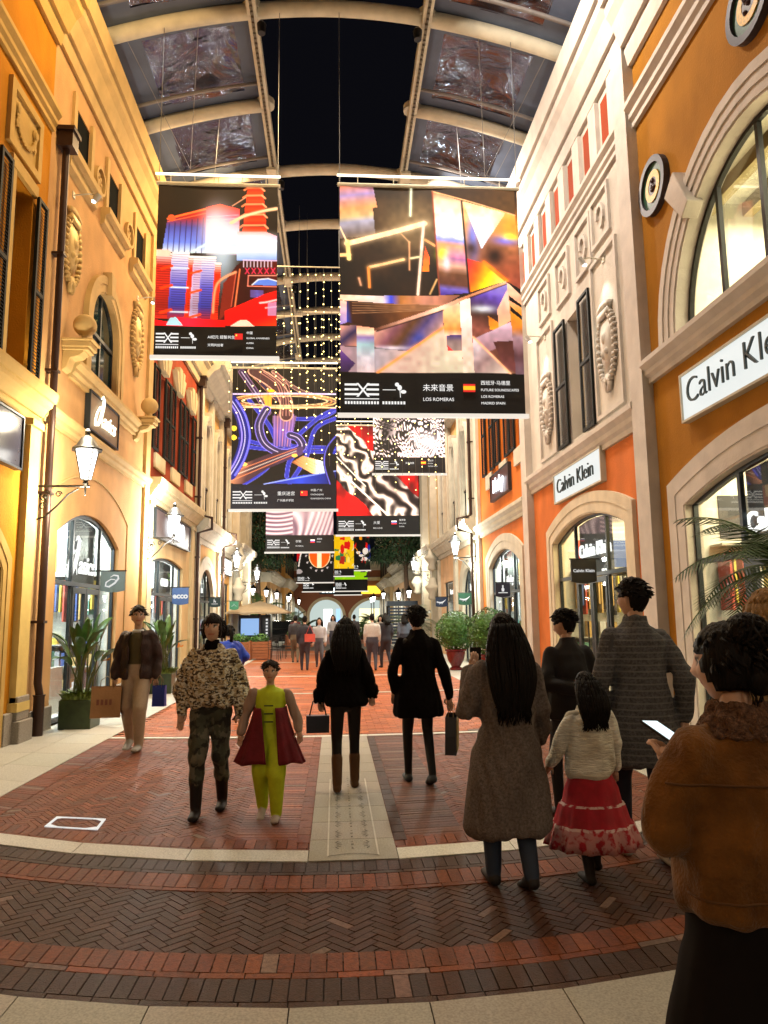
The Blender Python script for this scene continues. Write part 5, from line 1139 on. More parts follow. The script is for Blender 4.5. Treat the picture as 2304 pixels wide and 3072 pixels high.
def tdec(s, size, dz=0, sx=1, bold=.004): return lambda b, x, z, w_, h, y: text_at(b, s, size, (x, y, z-size*.35+dz), (1, 0, 0), (0, 0, 1), (0, -1, 0), .004, 'CENTER', 0, sx, bold)
def adec(b, x, z, w_, h, y):
    s = h*.36; q = lambda a, c: (x+(a+c*.3)*s, y, z+c*s)
    b.tube([q(-.5, .55), (q(-.1, .85)), q(.55, .75), q(.75, .35), q(.45, -.3), q(-.2, -.85), q(-.75, -.75), q(-.85, -.2), q(-.3, .25), q(.3, .2), q(.55, -.1)], [s*v for v in (.03, .1, .14, .15, .15, .14, .13, .11, .08, .06, .02)], 5)
def croc(b, x, z, w_, h, y):
    s = w_*.42; q = lambda a, c: (x+a*s, y, z+c*s)
    b.tube([q(-1, .1), q(-.6, -.12), q(-.2, -.2), q(.2, -.12), q(.5, .1), q(.85, .42)], [s*v for v in (.03, .12, .17, .16, .09, .04)], 5); b.tube([q(-1, -.12), q(-.55, -.22)], s*.05, 4); b.tube([q(-.3, -.2), q(-.42, -.5)], s*.05, 4); b.tube([q(.15, -.2), q(.1, -.5)], s*.05, 4)
def lamb(b, x, z, w_, h, y):
    s = h*.4; b.add([(x-.3*s, y, z-.2*s), (x-.1*s, y, z-.2*s), (x-.1*s, y, z+.1*s), (x+.15*s, y, z+.1*s), (x+.15*s, y, z-.2*s), (x+.35*s, y, z-.2*s), (x+.35*s, y, z+.3*s), (x-.05*s, y, z+.35*s), (x-.05*s, y, z+.8*s), (x-.3*s, y, z+.7*s)], [tuple(range(10))]); b.box(x-s*.9, x+s*.9, y, y+.003, z-s*.65, z-s*.5)
def cup(b, x, z, w_, h, y):
    s = h*.4; b.add([(x-.2*s, y, z-.4*s), (x+.2*s, y, z-.4*s), (x+.3*s, y, z+.1*s), (x+.12*s, y, z+.3*s), (x+.14*s, y, z+.8*s), (x-.14*s, y, z+.8*s), (x-.12*s, y, z+.3*s), (x-.3*s, y, z+.1*s)], [tuple(range(8))]); b.box(x-s*.9, x+s*.9, y, y+.003, z-s*.7, z-s*.55)
def tri(b, x, z, w_, h, y):
    s = h*.35
    for k in (1, .6): b.add([(x-s*k, y, z-s*.5), (x-s*k+.06*s, y, z-s*.5), (x, y, z-s*.5+s*k), (x, y, z-s*.42+s*k)], [(0, 1, 3)] if 0 else [(0, 1, 2, 3)]); b.add([(x+s*k, y, z-s*.5), (x+s*k-.06*s, y, z-s*.5), (x, y, z-s*.5+s*k), (x, y, z-s*.42+s*k)], [(0, 1, 2, 3)])
flag_sign(TL, 13.5, .17, .60, 2.16, 2.5, 'blue grey flag sign with a looped white mark beside the sports shop door', mat('blue grey flag', (.13, .20, .24), .5), adec)
flag_sign(TL, 19.0, .25, .66, 2.02, 2.42, 'navy flag sign with rounded white letters beside the shoe shop', mat('navy flag', (.02, .06, .18), .5), tdec('ecco', .19, sx=1.05, bold=.008))
flag_sign(TL, 24.2, .30, .66, 2.02, 2.3, 'small dark teal flag sign with a white animal shape on the left', mat('teal flag', (.015, .05, .065), .5), lamb)
flag_sign(TL, 29.2, .25, .6, 1.98, 2.28, 'small green flag sign with a pale triangle mark on the left', mat('green flag', (.02, .14, .07), .5), tri)
flag_sign(TR, 12.5, .08, .53, 2.2, 2.58, 'black flag sign with small white letters hanging by the salmon wall arch', mat('black flag', (.012, .012, .014), .45), tdec('Calvin Klein', .075, sx=1.05, bold=.001))
flag_sign(TR, 18.8, .1, .48, 2.12, 2.46, 'black flag sign with a tiny white figure by the orange wall arch', mat('blue black flag', (.01, .012, .03), .45), cup)
flag_sign(TR, 24.2, .1, .55, 2.0, 2.36, 'dark green flag sign with a white crocodile, the nearer of two', mat('dark green flag', (.012, .06, .035), .5), croc)
flag_sign(TR, 29.4, .12, .6, 2.0, 2.36, 'navy flag sign with a white crocodile, the farther of two', mat('blue flag', (.012, .03, .09), .5), croc)
# ================================================================== WALL LANTERNS AND LAMP POSTS
m_lglass = emis('lantern glass', (1, .97, .88), 9)
def lantern(e, c, h=.62, w_=.15, power=60, colr=(1, .86, .62), hide=False):
    x, y, z = c; b = MB()
    b.lathe([(.02, z-.1), (.045, z-.06), (.03, z-.02), (.07, z)], (x, y, 0), 2, 8)
    for k in range(4):
        a = math.pi/4+k*math.pi/2; b.tube([(x+.075*math.cos(a), y+.075*math.sin(a), z), (x+w_*1.2*math.cos(a), y+w_*1.2*math.sin(a), z+h*.62)], .010, 5)
    b.build('lantern_frame', m_black, e)
    b = MB(); b.lathe([(.085, z+.01), (w_*1.12, z+h*.62)], (x, y, 0), 2, 4); b.v = [((vx-x)*math.cos(.785)-(vy-y)*math.sin(.785)+x, (vx-x)*math.sin(.785)+(vy-y)*math.cos(.785)+y, vz) for vx, vy, vz in b.v]; b.build('glass', m_lglass, e)
    b = MB(); b.lathe([(w_*1.5, z+h*.62), (w_*1.5, z+h*.65), (w_*1.1, z+h*.72), (w_*.6, z+h*.9), (w_*.3, z+h*.94), (w_*.25, z+h*.98), (w_*.3, z+h*1.04), (.02, z+h*1.1)], (x, y, 0), 2, 8); b.build('lamp_cap', m_black, e, smooth='auto')
def wall_lamp(T, u, z, arm, label, power=70, colr=(1, .88, .66), h=.66):
    e = empty('wall_lamp', T(u, z, 0), label, 'lamp', 'iron wall lanterns along the lane'); b = MB(T)
    b.tube([(u, z, 0), (u, z, arm+.06)], .018, 6); b.tube([(u, z+.05, .01), (u, z-.55, .01)], .016, 6)
    cp = [(u, z-.5, .02), (u, z-.46, .15), (u, z-.3, .32), (u, z-.12, .48), (u, z-.04, .62)]; b.tube(cp, .014, 6)
    for c, r_ in (((z-.16, .14), .09), ((z-.12, .34), .05), ((z-.30, .12), .06)):
        b.tube([(u, c[0]+r_*(1-t*.05)*math.sin(t*.6), c[1]+r_*(1-t*.05)*math.cos(t*.6)) for t in range(14)], .010, 5)
    b.sphere((u, z-.16, .14), .035, 6); b.tube([(u, z-.14, arm), (u, z+.1, arm)], [.012, .02], 6); b.build('bracket', m_black, e)
    p = T(u, z+.1, arm); lantern(e, p, h)
    add_light('POINT', 'flame', (p[0], p[1], p[2]+h*.78+.55) if False else T(u, z-.22, arm), power*1.35, colr, .10, parent=e); add_light('POINT', 'flame', T(u, z+.62+.35, arm), power*.8, colr, .10, parent=e)
    return e
wall_lamp(TL, 10.85, 3.6, .72, 'black lantern on a scrolled arm on the peach wall, nearest lamp on the left', 150, (1, .86, .6), .7)
wall_lamp(TL, 17.1, 3.5, .66, 'lantern in front of the long brown sign on the left', 190, (.95, .95, .85))
wall_lamp(TL, 27.4, 3.4, .74, 'lantern beside the white box sign on the left, third along the row', 170, (.95, .95, .85))
wall_lamp(TL, 34.9, 3.3, .7, 'lantern on the left corner building', 80, (.95, .95, .85))
wall_lamp(TR, 23.5, 3.5, .72, 'lantern on a scrolled arm beside the drainpipe, nearest lamp on the right', 190, (.9, 1, .9))
wall_lamp(TR, 35.4, 3.75, .8, 'lantern on the right corner building by the stone balustrade', 70, (.95, .95, .85))
def lamp_post(x, y, z, label, power=60):
    e = empty('lamp_post', (x, y, 0), label, 'lamp post', 'lamp posts and lanterns at the far end'); b = MB(); b.lathe([(.12, 0), (.13, .2), (.07, .3), (.05, .6), (.035, z-.1), (.05, z)], (x, y, 0), 2, 8); b.build('post', m_black, e); lantern(e, (x, y, z+.1), .6)
    add_light('POINT', 'flame', (x, y, z-.25), power, (1, .92, .75), .12, parent=e); return e
PLACES = [(-4.4, 39.6, 2.7, 'lamp post nearest the left street corner, under the tree'), (-4.1, 44.0, 2.75, 'lamp post behind the market umbrella on the left'), (-3.75, 47.5, 2.7, 'lamp post beside the far left palm'), (-3.55, 58, 2.9, 'tall lamp post near the left end of the arcade'), (-3.3, 52, 2.6, 'short lamp post half way along the far left shops'), (-3.1, 63, 2.6, 'farthest lamp post on the left'),
          (4.0, 39.5, 2.5, 'lamp post below the stone balustrade on the right'), (3.55, 41.0, 2.45, 'lamp post behind the dark kiosk on the right'), (3.3, 50, 2.7, 'lamp post half way along the far right shops'), (2.9, 55, 2.6, 'short lamp post near the right far palm'), (3.1, 63, 2.7, 'farthest lamp post on the right')]
for i, (x, y, z, lab) in enumerate(PLACES): lamp_post(x, y, z, lab, 90 if y < 50 else 60)
# ================================================================== PLANTS
m_leafA = mat('banana leaf', (.045, .115, .02), .38, nscale=8, namt=.4, spec=.5); m_leafB = mat('topiary leaf', (.055, .16, .018), .45, nscale=5, namt=.5); m_leafC = mat('tree leaf', (.022, .06, .022), .55, nscale=1.5, namt=.5); m_leafP = mat('palm leaf', (.05, .10, .025), .45, nscale=6, namt=.4)
m_stem = mat('stem', (.08, .10, .02), .6); m_trunk = mat('trunk bark', (.08, .05, .03), .9, nscale=20, namt=.4, bump=.6, bscale=30)
def blade(b, base, d, L, W, droop, n=7, fold=.25):
    """a broad leaf: starts along d, droops"""
    d = Vector(d).normalized(); side = d.cross(Vector((0, 0, 1))); side = side.normalized() if side.length > .1 else Vector((1, 0, 0)); p = Vector(base); vs = []
    for i in range(n+1):
        t = i/n; wd = W*math.sin(math.pi*min(1, t*.93+.07))**.7*(1-.15*t); up = side.cross(d).normalized()
        vs += [p-side*wd/2+up*wd*fold, p, p+side*wd/2+up*wd*fold]; p = p+d*L/n; d = (d+Vector((0, 0, -droop/n))).normalized()
    b.add(vs, [(3*i+k, 3*i+k+1, 3*i+k+4, 3*i+k+3) for i in range(n) for k in (0, 1)]); return p
def banana_planter(x, y, s, h, label, seed, wd=.24):
    rnd = random.Random(seed); e = empty('leafy_planter', (x, y, 0), label, 'planter', 'square planters along the left shops')
    b = MB(); b.box(x-wd, x+wd, y-wd, y+wd, 0, .44); b.build('planter_box', mat('green box planter', (.035, .055, .018), .35, nscale=9, namt=.3), e, bevel=.012)
    b = MB(); b.box(x-wd+.02, x+wd-.02, y-wd+.02, y+wd-.02, .44, .455)
    for k in range(300): a, r_ = rnd.uniform(0, 6.28), rnd.uniform(.05, wd*1.15); blade(b, (x+r_*math.cos(a), y+r_*math.sin(a), .44), (math.cos(a)*.5, math.sin(a)*.5, 1), rnd.uniform(.07, .2), .035, 1.2, 3)
    b.build('ground_cover', mat('low leaf', (.12, .17, .02), .5, nscale=20, namt=.5), e)
    st, lf = MB(), MB()
    for k in range(20):
        a = rnd.uniform(0, 6.28); lean = rnd.uniform(.1, .65); H = h*rnd.uniform(.4, .72); p0 = Vector((x+rnd.uniform(-.12, .12), y+rnd.uniform(-.12, .12), .42)); p1 = p0+Vector((math.cos(a)*lean*.22, math.sin(a)*lean*.22, H*.55)); p2 = p1+Vector((math.cos(a)*lean*.35, math.sin(a)*lean*.35, H*.45))
        st.tube([p0, p1, p2], [.014, .011, .008], 5); d = (p2-p1).normalized(); blade(lf, p2, d+Vector((math.cos(a), math.sin(a), 0))*lean*.5, rnd.uniform(.35, .6)*s, rnd.uniform(.12, .18)*s, .5+lean, 8)
    st.build('stems', m_stem, e); lf.build('leaves', m_leafA, e, smooth=True)
    fl = MB(); a = .4; fl.add([(x+.32, y-.1, 1.0), (x+.40, y-.1, 1.05), (x+.34, y-.1, 1.12)], [(0, 1, 2)]); fl.add([(x+.3, y-.1, 1.0), (x+.45, y-.12, 1.02), (x+.46, y-.1, 1.06)], [(0, 1, 2)]); fl.build('flower', mat('orange petal', (.8, .25, .02), .5), e)
    return e
banana_planter(-3.94, 11.83, 1.0, 1.25, 'square green planter with tall pointed leaves beside the sports shop window', 3)
banana_planter(-3.85, 16.9, 1.0, 1.3, 'second leafy planter behind the walking man near the shoe shop', 5)
def leafcloud(b, c, rad, n, size, seed, shell=.75, sc=(1, 1, 1)):
    rnd = random.Random(seed)
    for k in range(n):
        v = Vector((rnd.gauss(0, 1), rnd.gauss(0, 1), rnd.gauss(0, 1))).normalized(); bump = 1+.12*mnoise.noise(v*2.5+Vector((seed, 0, 0)))
        r_ = rad*bump*(shell+(1-shell)*rnd.random()**.5); p = Vector(c)+Vector((v.x*r_*sc[0], v.y*r_*sc[1], v.z*r_*sc[2])); t = (v+Vector((rnd.uniform(-.7, .7), rnd.uniform(-.7, .7), rnd.uniform(-.5, .9)))).normalized(); a = t.cross(Vector((rnd.random(), rnd.random(), rnd.random()))).normalized(); q = t.cross(a); s = size*rnd.uniform(.6, 1.3)
        b.add([p-a*s*.9, p-q*s*.42, p+a*s*.9, p+q*s*.42], [(0, 1, 2, 3)])
def topiary(x, y, r_, zc, label, seed):
    e = empty('topiary_pot', (x, y, 0), label, 'topiary', 'clipped round bushes in red pots')
    b = MB(); b.lathe([(.16, 0), (.19, .02), (.19, .07), (.13, .1), (.15, .14), (.24, .3), (.285, .48), (.29, .56), (.325, .58), (.325, .63), (.28, .63), (.26, .56)], (x, y, 0), 2, 24); b.build('pot', mat('oxblood glaze', (.14, .01, .012), .16, nscale=30, namt=.35, spec=.6), e, smooth='auto')
    b = MB(); b.tube([(x, y, .5), (x+.02, y, .8)], .05, 8); b.build('stem', m_trunk, e)
    b = MB(); b.sphere((x, y, zc), r_*.80, 16); leafcloud(b, (x, y, zc), r_, 3600, .042, seed, .86); b.build('bush', m_leafB, e)
    return e
topiary(3.62, 22.1, .60, 1.17, 'round clipped bush in a red glazed pot, left one of the pair', 1); topiary(4.02, 19.0, .60, 1.2, 'round clipped bush in a red pot by the orange wall arch, right of the pair', 2)
def palm(x, y, hz, L, n, label, seed, pot=True, potr=.3, wd=.9):
    rnd = random.Random(seed); e = empty('potted_palm', (x, y, 0), label, 'palm', 'potted palms along the lane')
    if pot: b = MB(); b.lathe([(potr*.7, 0), (potr, .5), (potr*1.05, .55), (potr*.9, .55), (potr*.85, .5)], (x, y, 0), 2, 14); b.build('pot', mat('dark pot', (.03, .025, .02), .5), e, smooth='auto')
    b = MB(); b.tube([(x, y, .3), (x+.02, y, hz*.6), (x, y, hz)], [.1, .08, .07], 8); b.build('trunk', m_trunk, e)
    for k in range(n):
        a = 6.283*k/n+rnd.uniform(-.2, .2); el = rnd.uniform(.1, 1.25); d = Vector((math.cos(a)*math.cos(el), math.sin(a)*math.cos(el), math.sin(el))); p = Vector((x, y, hz)); pts = [p.copy()]; b = MB(); N_ = 14
        for i in range(N_): p = p+d*L/N_; d = (d+Vector((0, 0, -1.5/N_))).normalized(); pts.append(p.copy())
        b.tube(pts, [.012*(1-.7*i/N_) for i in range(N_+1)], 4)
        for i in range(2, N_*2+1):
            t = i/(N_*2); j = min(int(t*N_), N_-1); q = pts[j].lerp(pts[j+1], t*N_-j) if j < N_ else pts[-1]; dd = (pts[j+1]-pts[j]).normalized(); sd = dd.cross(Vector((0, 0, 1))).normalized(); ll = L*.33*math.sin(math.pi*(t*.85+.1))**.6
            for s in (-1, 1):
                v = (sd*s+dd*.7+Vector((0, 0, -.28+rnd.uniform(-.1, .1)))).normalized()*ll; o_ = dd*.013*wd
                b.add([q-o_, q+o_, q+v*.6+o_*.8, q+v, q+v*.6-o_*.8], [(0, 1, 2, 3, 4)])
        b.build('frond', m_leafP, e)
    return e
palm(4.12, 6.3, 2.0, 1.15, 18, 'potted palm with feathery fronds at the right edge in front of the ochre shop', 4)
palm(3.6, 33.5, 1.2, 1.5, 16, 'potted palm standing by the right street corner', 6); palm(2.75, 47, .9, 1.5, 14, 'dark potted palm across the road on the right', 7, wd=2); palm(-2.95, 46.5, .9, 1.6, 16, 'bushy dark palm across the road on the left', 8, wd=2)
palm(-3.9, 38.2, 1.9, 1.5, 14, 'palm rising behind the market umbrella', 9, wd=2); palm(-2.2, 54, .8, 1.3, 12, 'small far palm left of the lane middle', 10, wd=2); palm(1.95, 52, .8, 1.3, 12, 'small far palm right of the lane middle', 11, wd=2)
def tree(x, y, zt, c, label, seed):
    rnd = random.Random(seed); e = empty('street_tree', (x, y, 0), label, 'tree', 'dark street trees at the crossing')
    b = MB(); b.tube([(x, y, 0), (x+.05, y, 2.5), (x-.03, y, zt)], [.2, .15, .11], 8)
    for k in range(9): a = k*.7; b.tube([(x, y, zt-.5+.1*k), (x+1.4*math.cos(a), y+1.4*math.sin(a), zt+1.2+rnd.random()*1.5)], [.07, .02], 5)
    b.build('trunk', m_trunk, e); b = MB()
    for (cx, cy, cz, r_) in c:
        leafcloud(b, (cx, cy, cz), r_, int(950*r_*r_), .10, seed+int(cz*7), .35)
        for k in range(int(60*r_)):   # drooping sprays
            a = rnd.uniform(0, 6.28); rr = r_*rnd.uniform(.5, 1.05); p = Vector((cx+rr*math.cos(a), cy+rr*math.sin(a), cz-r_*.3)); blade(b, p, (math.cos(a)*.6, math.sin(a)*.6, -.3), rnd.uniform(.4, .9), .07, 1.6, 5)
    b.build('crown', m_leafC, e); return e
tree(-4.3, 41.0, 4.8, [(-4.4, 41, 6.2, 1.5), (-3.6, 41, 5.2, 1.1), (-5.4, 41.3, 5.3, 1.3), (-3.3, 41.2, 7.0, 1.3), (-4.6, 40.7, 8.2, 1.5), (-5.2, 41, 4.5, .8)], 'dark drooping tree at the left side of the crossing', 1)
tree(4.0, 41.0, 4.8, [(3.6, 41, 5.8, 1.4), (4.9, 41.2, 5.4, 1.1), (3.0, 40.8, 6.8, 1.2), (4.6, 41, 7.4, 1.5), (3.9, 41, 8.7, 1.3), (5.4, 41, 6.4, 1.2), (2.7, 41, 5.2, .7)], 'dark drooping tree at the right side of the crossing', 2)
# ================================================================== STREET FURNITURE BY THE CROSSING
e = empty('market_umbrella', (-3.15, 31, 0), 'beige square market umbrella over the kiosk on the left', 'umbrella'); b = MB(); P = [(-1.25, -1.25), (1.25, -1.25), (1.25, 1.25), (-1.25, 1.25)]; x, y = -3.15, 31
b.add([(x+p[0], y+p[1], 1.86) for p in P]+[(x+p[0]*.5, y+p[1]*.5, 2.13) for p in P]+[(x, y, 2.32)]+[(x+p[0], y+p[1], 1.79) for p in P], [(0, 1, 5, 4), (1, 2, 6, 5), (2, 3, 7, 6), (3, 0, 4, 7), (4, 5, 8), (5, 6, 8), (6, 7, 8), (7, 4, 8), (0, 1, 10, 9), (1, 2, 11, 10), (2, 3, 12, 11), (3, 0, 9, 12)]); b.build('canopy_cloth', mat('beige canvas', (.34, .25, .15), .85, nscale=4), e)
b = MB(); b.tube([(x, y, 0), (x, y, 2.35)], .03, 8); [b.tube([(x, y, 2.3), (x+p[0], y+p[1], 1.85)], .012, 5) for p in P]; b.build('pole', mat('pole wood', (.1, .05, .03), .5), e)
e = empty('drinks_kiosk', (-3.5, 31.9, 0), 'dark kiosk with a pale blue glowing front under the umbrella', 'kiosk'); b = MB(); b.box(-4.1, -2.75, 31.6, 32.4, 0, 1.75); b.build('body', mat('kiosk slate', (.02, .03, .05), .3), e); b = MB(); b.box(-4.0, -3.2, 31.56, 31.6, .9, 1.6); b.build('lit_front', emis('kiosk blue', (.3, .5, .85), 1.0), e); b = MB(); [b.box(-2.95, -2.87, 31.57, 31.6, .8+k*.14, .88+k*.14) for k in range(6)]; b.build('lettering', emis('flag white print', (1, 1, 1), .75), e)
def wood_planter(x, y, label, seed):
    e = empty('wooden_planter', (x, y, 0), label, 'planter', 'wooden planters by the crossing'); b = MB()
    for k in range(6): b.box(x-.4, x+.4, y-.2, y+.2, .05+k*.11, .15+k*.11)
    for s in (-1, 1): b.box(x+s*.4-.03, x+s*.4+.03, y-.22, y+.22, 0, .74)
    b.build('slatted_box', mat('orange brown wood', (.30, .10, .035), .6, nscale=9, namt=.3, stretch=(1, 1, 8)), e); b = MB(); leafcloud(b, (x, y, .8), .3, 500, .05, seed, .5, (1.3, .7, .8)); b.build('plants', m_leafB, e); return e
wood_planter(-2.95, 29.2, 'orange brown wooden planter in front of the kiosk', 3); wood_planter(-3.7, 29.0, 'second wooden planter half hidden behind the blue jacket', 4); wood_planter(-2.1, 38.0, 'far wooden planter near the parked black car', 5)
def chair(x, y, rz, label):
    e = empty('metal_chair', (x, y, 0), label, 'chair', 'cafe chairs beside the kiosk'); m_ = m_black; c, s = math.cos(rz), math.sin(rz); T = lambda a, b_, z: (x+a*c-b_*s, y+a*s+b_*c, z)
    b = MB(T); b.box(-.2, .2, -.2, .2, .44, .46); b.build('seat', m_, e); b = MB(T); b.tube([(-.2, .2, .45), (-.2, .24, .85), (.2, .24, .85), (.2, .2, .45)], .012, 6); [b.tube([(-.2, .2+.01*k, .5+k*.08), (.2, .2+.01*k, .5+k*.08)], .008, 4) for k in range(5)]; b.build('backrest', m_, e)
    for p in ((-.18, -.18), (.18, -.18), (-.18, .18), (.18, .18)): b = MB(T); b.tube([(p[0], p[1], .45), (p[0]*1.15, p[1]*1.15, 0)], .011, 5); b.build('leg', m_, e)
chair(-2.3, 28.2, .3, 'black metal cafe chair at the front of the kiosk seating'); chair(-2.25, 29.6, 2.2, 'black metal cafe chair behind the first one, turned away'); chair(-1.9, 30.6, 1.2, 'farthest black metal cafe chair, nearest the lane middle')
e = empty('dark_kiosk', (3.4, 38.5, 0), 'dark slatted kiosk with a flat roof on the right of the crossing', 'kiosk'); b = MB(); b.box(2.7, 4.3, 38, 39.4, 2.15, 2.4); b.build('roof', mat('kiosk slate', (.02, .03, .05), .3), e); b = MB(); [b.box(2.75, 4.25, 38.0, 38.05, .2+k*.16, .3+k*.16) for k in range(12)]; b.build('slat_panel', mat('blue black slat', (.03, .045, .08), .4), e); b = MB(); [b.box(xx-.04, xx+.04, yy-.04, yy+.04, 0, 2.15) for xx in (2.8, 4.2) for yy in (38.1, 39.3)]; b.build('posts', m_black, e)
# parked car beyond the crossing
e = empty('parked_car', (-2.9, 40.5, 0), 'black car standing on the cross street behind the chairs with a red tail lamp', 'car')
prof = [(-1.9, .35), (-1.95, .75), (-1.7, .95), (-1.25, 1.0), (-.8, 1.42), (.55, 1.45), (1.15, 1.0), (1.9, .9), (2.0, .6), (1.95, .3)]
b = MB(lambda a, z, w_: (-3.0+w_, 41.5+a, z)); b.prism(prof, -.85, .85); b.build('body', mat('black car paint', (.01, .01, .012), .18, spec=.7), e, bevel=.04)
b = MB(lambda a, z, w_: (-3.0+w_, 41.5+a, z)); b.prism([(-1.18, 1.0), (-.78, 1.38), (.5, 1.4), (1.05, 1.0)], -.86, .86); b.build('window', m_dkglass, e); b = MB(); b.add([(-3.65, 40.31, 1.03), (-2.35, 40.31, 1.03), (-2.45, 40.66, 1.38), (-3.55, 40.66, 1.38)], [(0, 1, 2, 3)]); b.build('rear_window', m_dkglass, e)
for sx_ in (-1, 1):
    b = MB(); b.box(-3+sx_*.7-.12, -3+sx_*.7+.12, 39.53, 39.6, .72, .86); b.build('tail_lamp', emis('tail lamp red', (1, .02, .02), 6), e)
    for yy in (40.3, 42.8): b = MB(); b.tube([(-3+sx_*.72, yy, .33), (-3+sx_*.9, yy, .33)], .33, 16); b.build('wheel', m_black, e)
# light frame set flush in the paving
e = empty('ground_light_frame', (-2.1, 6.37, 0), 'small square of bright white light strip set in the brick paving', 'ground light'); b = MB(); Q = [(-2.33, 6.31-.42), (-2.35, 6.58-.42), (-1.90, 6.49-.38), (-1.87, 6.17-.38)]
Q = [(-2.33, 6.29), (-2.34, 6.58), (-1.90, 6.46), (-1.87, 6.15)]; cx, cy = -2.11, 6.37; Qi = [(cx+(p[0]-cx)*.90, cy+(p[1]-cy)*.90) for p in Q]; b.strip(Q, Qi, .006, .014, True); b.build('lit_frame', emis('ground light', (1, .98, .95), .7), e); Qj = [(cx+(p[0]-cx)*.7, cy+(p[1]-cy)*.7) for p in Q]; b = MB()
for k in range(4):
    a, c_ = Qi[k], Qi[(k+1) % 4]; b.add([(a[0], a[1], .013), (a[0]+(c_[0]-a[0])*.22, a[1]+(c_[1]-a[1])*.22, .013), (a[0]+(Qi[k-1][0]-a[0])*.22, a[1]+(Qi[k-1][1]-a[1])*.22, .013)], [(0, 1, 2)])
b.build('lit_corner', MATS['ground light'], e)
# ================================================================== PEOPLE
V = Vector
def cap_geo(mb, a, b, ra, rb, n=14, c=None):
    """rounded limb from a to b, ra/rb = (rx, ry) radii"""
    a, b = V(a), V(b); ra = ra if isinstance(ra, tuple) else (ra, ra); rb = rb if isinstance(rb, tuple) else (rb, rb); d = b-a; L = d.length; d = d.normalized() if L > 1e-6 else V((0, 0, 1))
    X = V((1, 0, 0)) if abs(d.x) < .8 else V((0, 0, 1)); Y = d.cross(X).normalized(); X = Y.cross(d).normalized(); vs = []; rings = []
    for k in (-80, -55, -30, 0): rings.append((a, ra, math.radians(k), -1))
    for k in (0, 30, 55, 80): rings.append((b, rb, math.radians(k), 1))
    for p, r_, an, s in rings:
        o = p+d*math.sin(an)*min(r_)
        for k in range(n): t = 2*math.pi*k/n; vs.append(o+X*r_[0]*math.cos(an)*math.cos(t)+Y*r_[1]*math.cos(an)*math.sin(t))
    m = len(rings); fs = [(i*n+k, i*n+(k+1) % n, (i+1)*n+(k+1) % n, (i+1)*n+k) for i in range(m-1) for k in range(n)]+[tuple(range(n))[::-1], tuple(range((m-1)*n, m*n))]
    mb.add(vs, fs, c)
def loft(mb, rings, n=28, c=None, ridge=0, rk=9, seed=0):
    """rings: (x, y, z, rx, ry)"""
    rnd = random.Random(seed); ph = [rnd.uniform(0, 6.28) for _ in range(6)]; vs = []; m = len(rings)
    for i, (x, y, z, rx, ry) in enumerate(rings):
        tt = i/(m-1)
        for k in range(n):
            t = 2*math.pi*k/n; f = 1+ridge*tt*(.6*math.sin(rk*t+ph[0]+tt)+.4*math.sin((rk*2+1)*t+ph[1]-tt*2)); vs.append((x+rx*f*math.cos(t), y+ry*f*math.sin(t), z))
    mb.add(vs, [(i*n+k, i*n+(k+1) % n, (i+1)*n+(k+1) % n, (i+1)*n+k) for i in range(m-1) for k in range(n)]+[tuple(range(n))[::-1], tuple(range((m-1)*n, m*n))], c)
def remesh(mb, voxel, smooth=5):
    me = bpy.data.meshes.new('tmp'); me.from_pydata([tuple(v) for v in mb.v], [], mb.f); bm = bmesh.new(); bm.from_mesh(me); bmesh.ops.recalc_face_normals(bm, faces=bm.faces); bm.to_mesh(me); bm.free()
    o = bpy.data.objects.new('tmp', me); col.objects.link(o); md = o.modifiers.new('r', 'REMESH'); md.mode = 'VOXEL'; md.voxel_size = voxel
    if smooth: sm = o.modifiers.new('s', 'SMOOTH'); sm.factor = .5; sm.iterations = smooth
    dg = bpy.context.evaluated_depsgraph_get(); ev = o.evaluated_get(dg); out = bpy.data.meshes.new_from_object(ev); bpy.data.objects.remove(o); bpy.data.meshes.remove(me); return out
def folds(me, amp, fr, seed, zs=1.0, zmin=-9, zmax=9):
    n = len(me.vertices); co = np.empty(n*3); me.vertices.foreach_get('co', co); co = co.reshape(-1, 3); no = np.empty(n*3); me.vertices.foreach_get('normal', no); no = no.reshape(-1, 3)
    r = np.random.RandomState(seed); d = np.zeros(n)
    for k in range(5):
        w_ = r.randn(3)*np.array([fr, fr, fr*.35*zs])*(1+.5*k); d += np.sin(co@w_+r.rand()*6.28+1.5*np.sin(co@(r.randn(3)*fr*.4)))/(1+.5*k)
    d = np.clip(d, -1.6, 1.6); m_ = ((co[:, 2] > zmin) & (co[:, 2] < zmax))[:, None]; co += no*(d*amp)[:, None]*m_; me.vertices.foreach_set('co', co.ravel()); me.update()
def place(me, name, m, parent, smooth=True):
    me.name = name; me.materials.clear(); me.materials.append(m)
    if smooth: me.shade_smooth()
    o = bpy.data.objects.new(name, me); col.objects.link(o); o.parent = parent; return o
def local_obj(mb, name, m, parent, smooth=True, attr=False):
    me = bpy.data.meshes.new(name); me.from_pydata([tuple(v) for v in mb.v], [], mb.f); bm = bmesh.new(); bm.from_mesh(me); bmesh.ops.recalc_face_normals(bm, faces=bm.faces); bm.to_mesh(me); bm.free()
    if attr:
        ca = me.color_attributes.new('Col', 'FLOAT_COLOR', 'CORNER'); arr = []
        for p in me.polygons: arr += [*(mb.c[p.index] or (.5, .5, .5)), 1]*p.loop_total
        ca.data.foreach_set('color', arr)
    return place(me, name, m, parent, smooth)
SKIN = (.66, .40, .28)
def rotz(v, a): c, s = math.cos(a), math.sin(a); return V((v[0]*c-v[1]*s, v[0]*s+v[1]*c, v[2]))
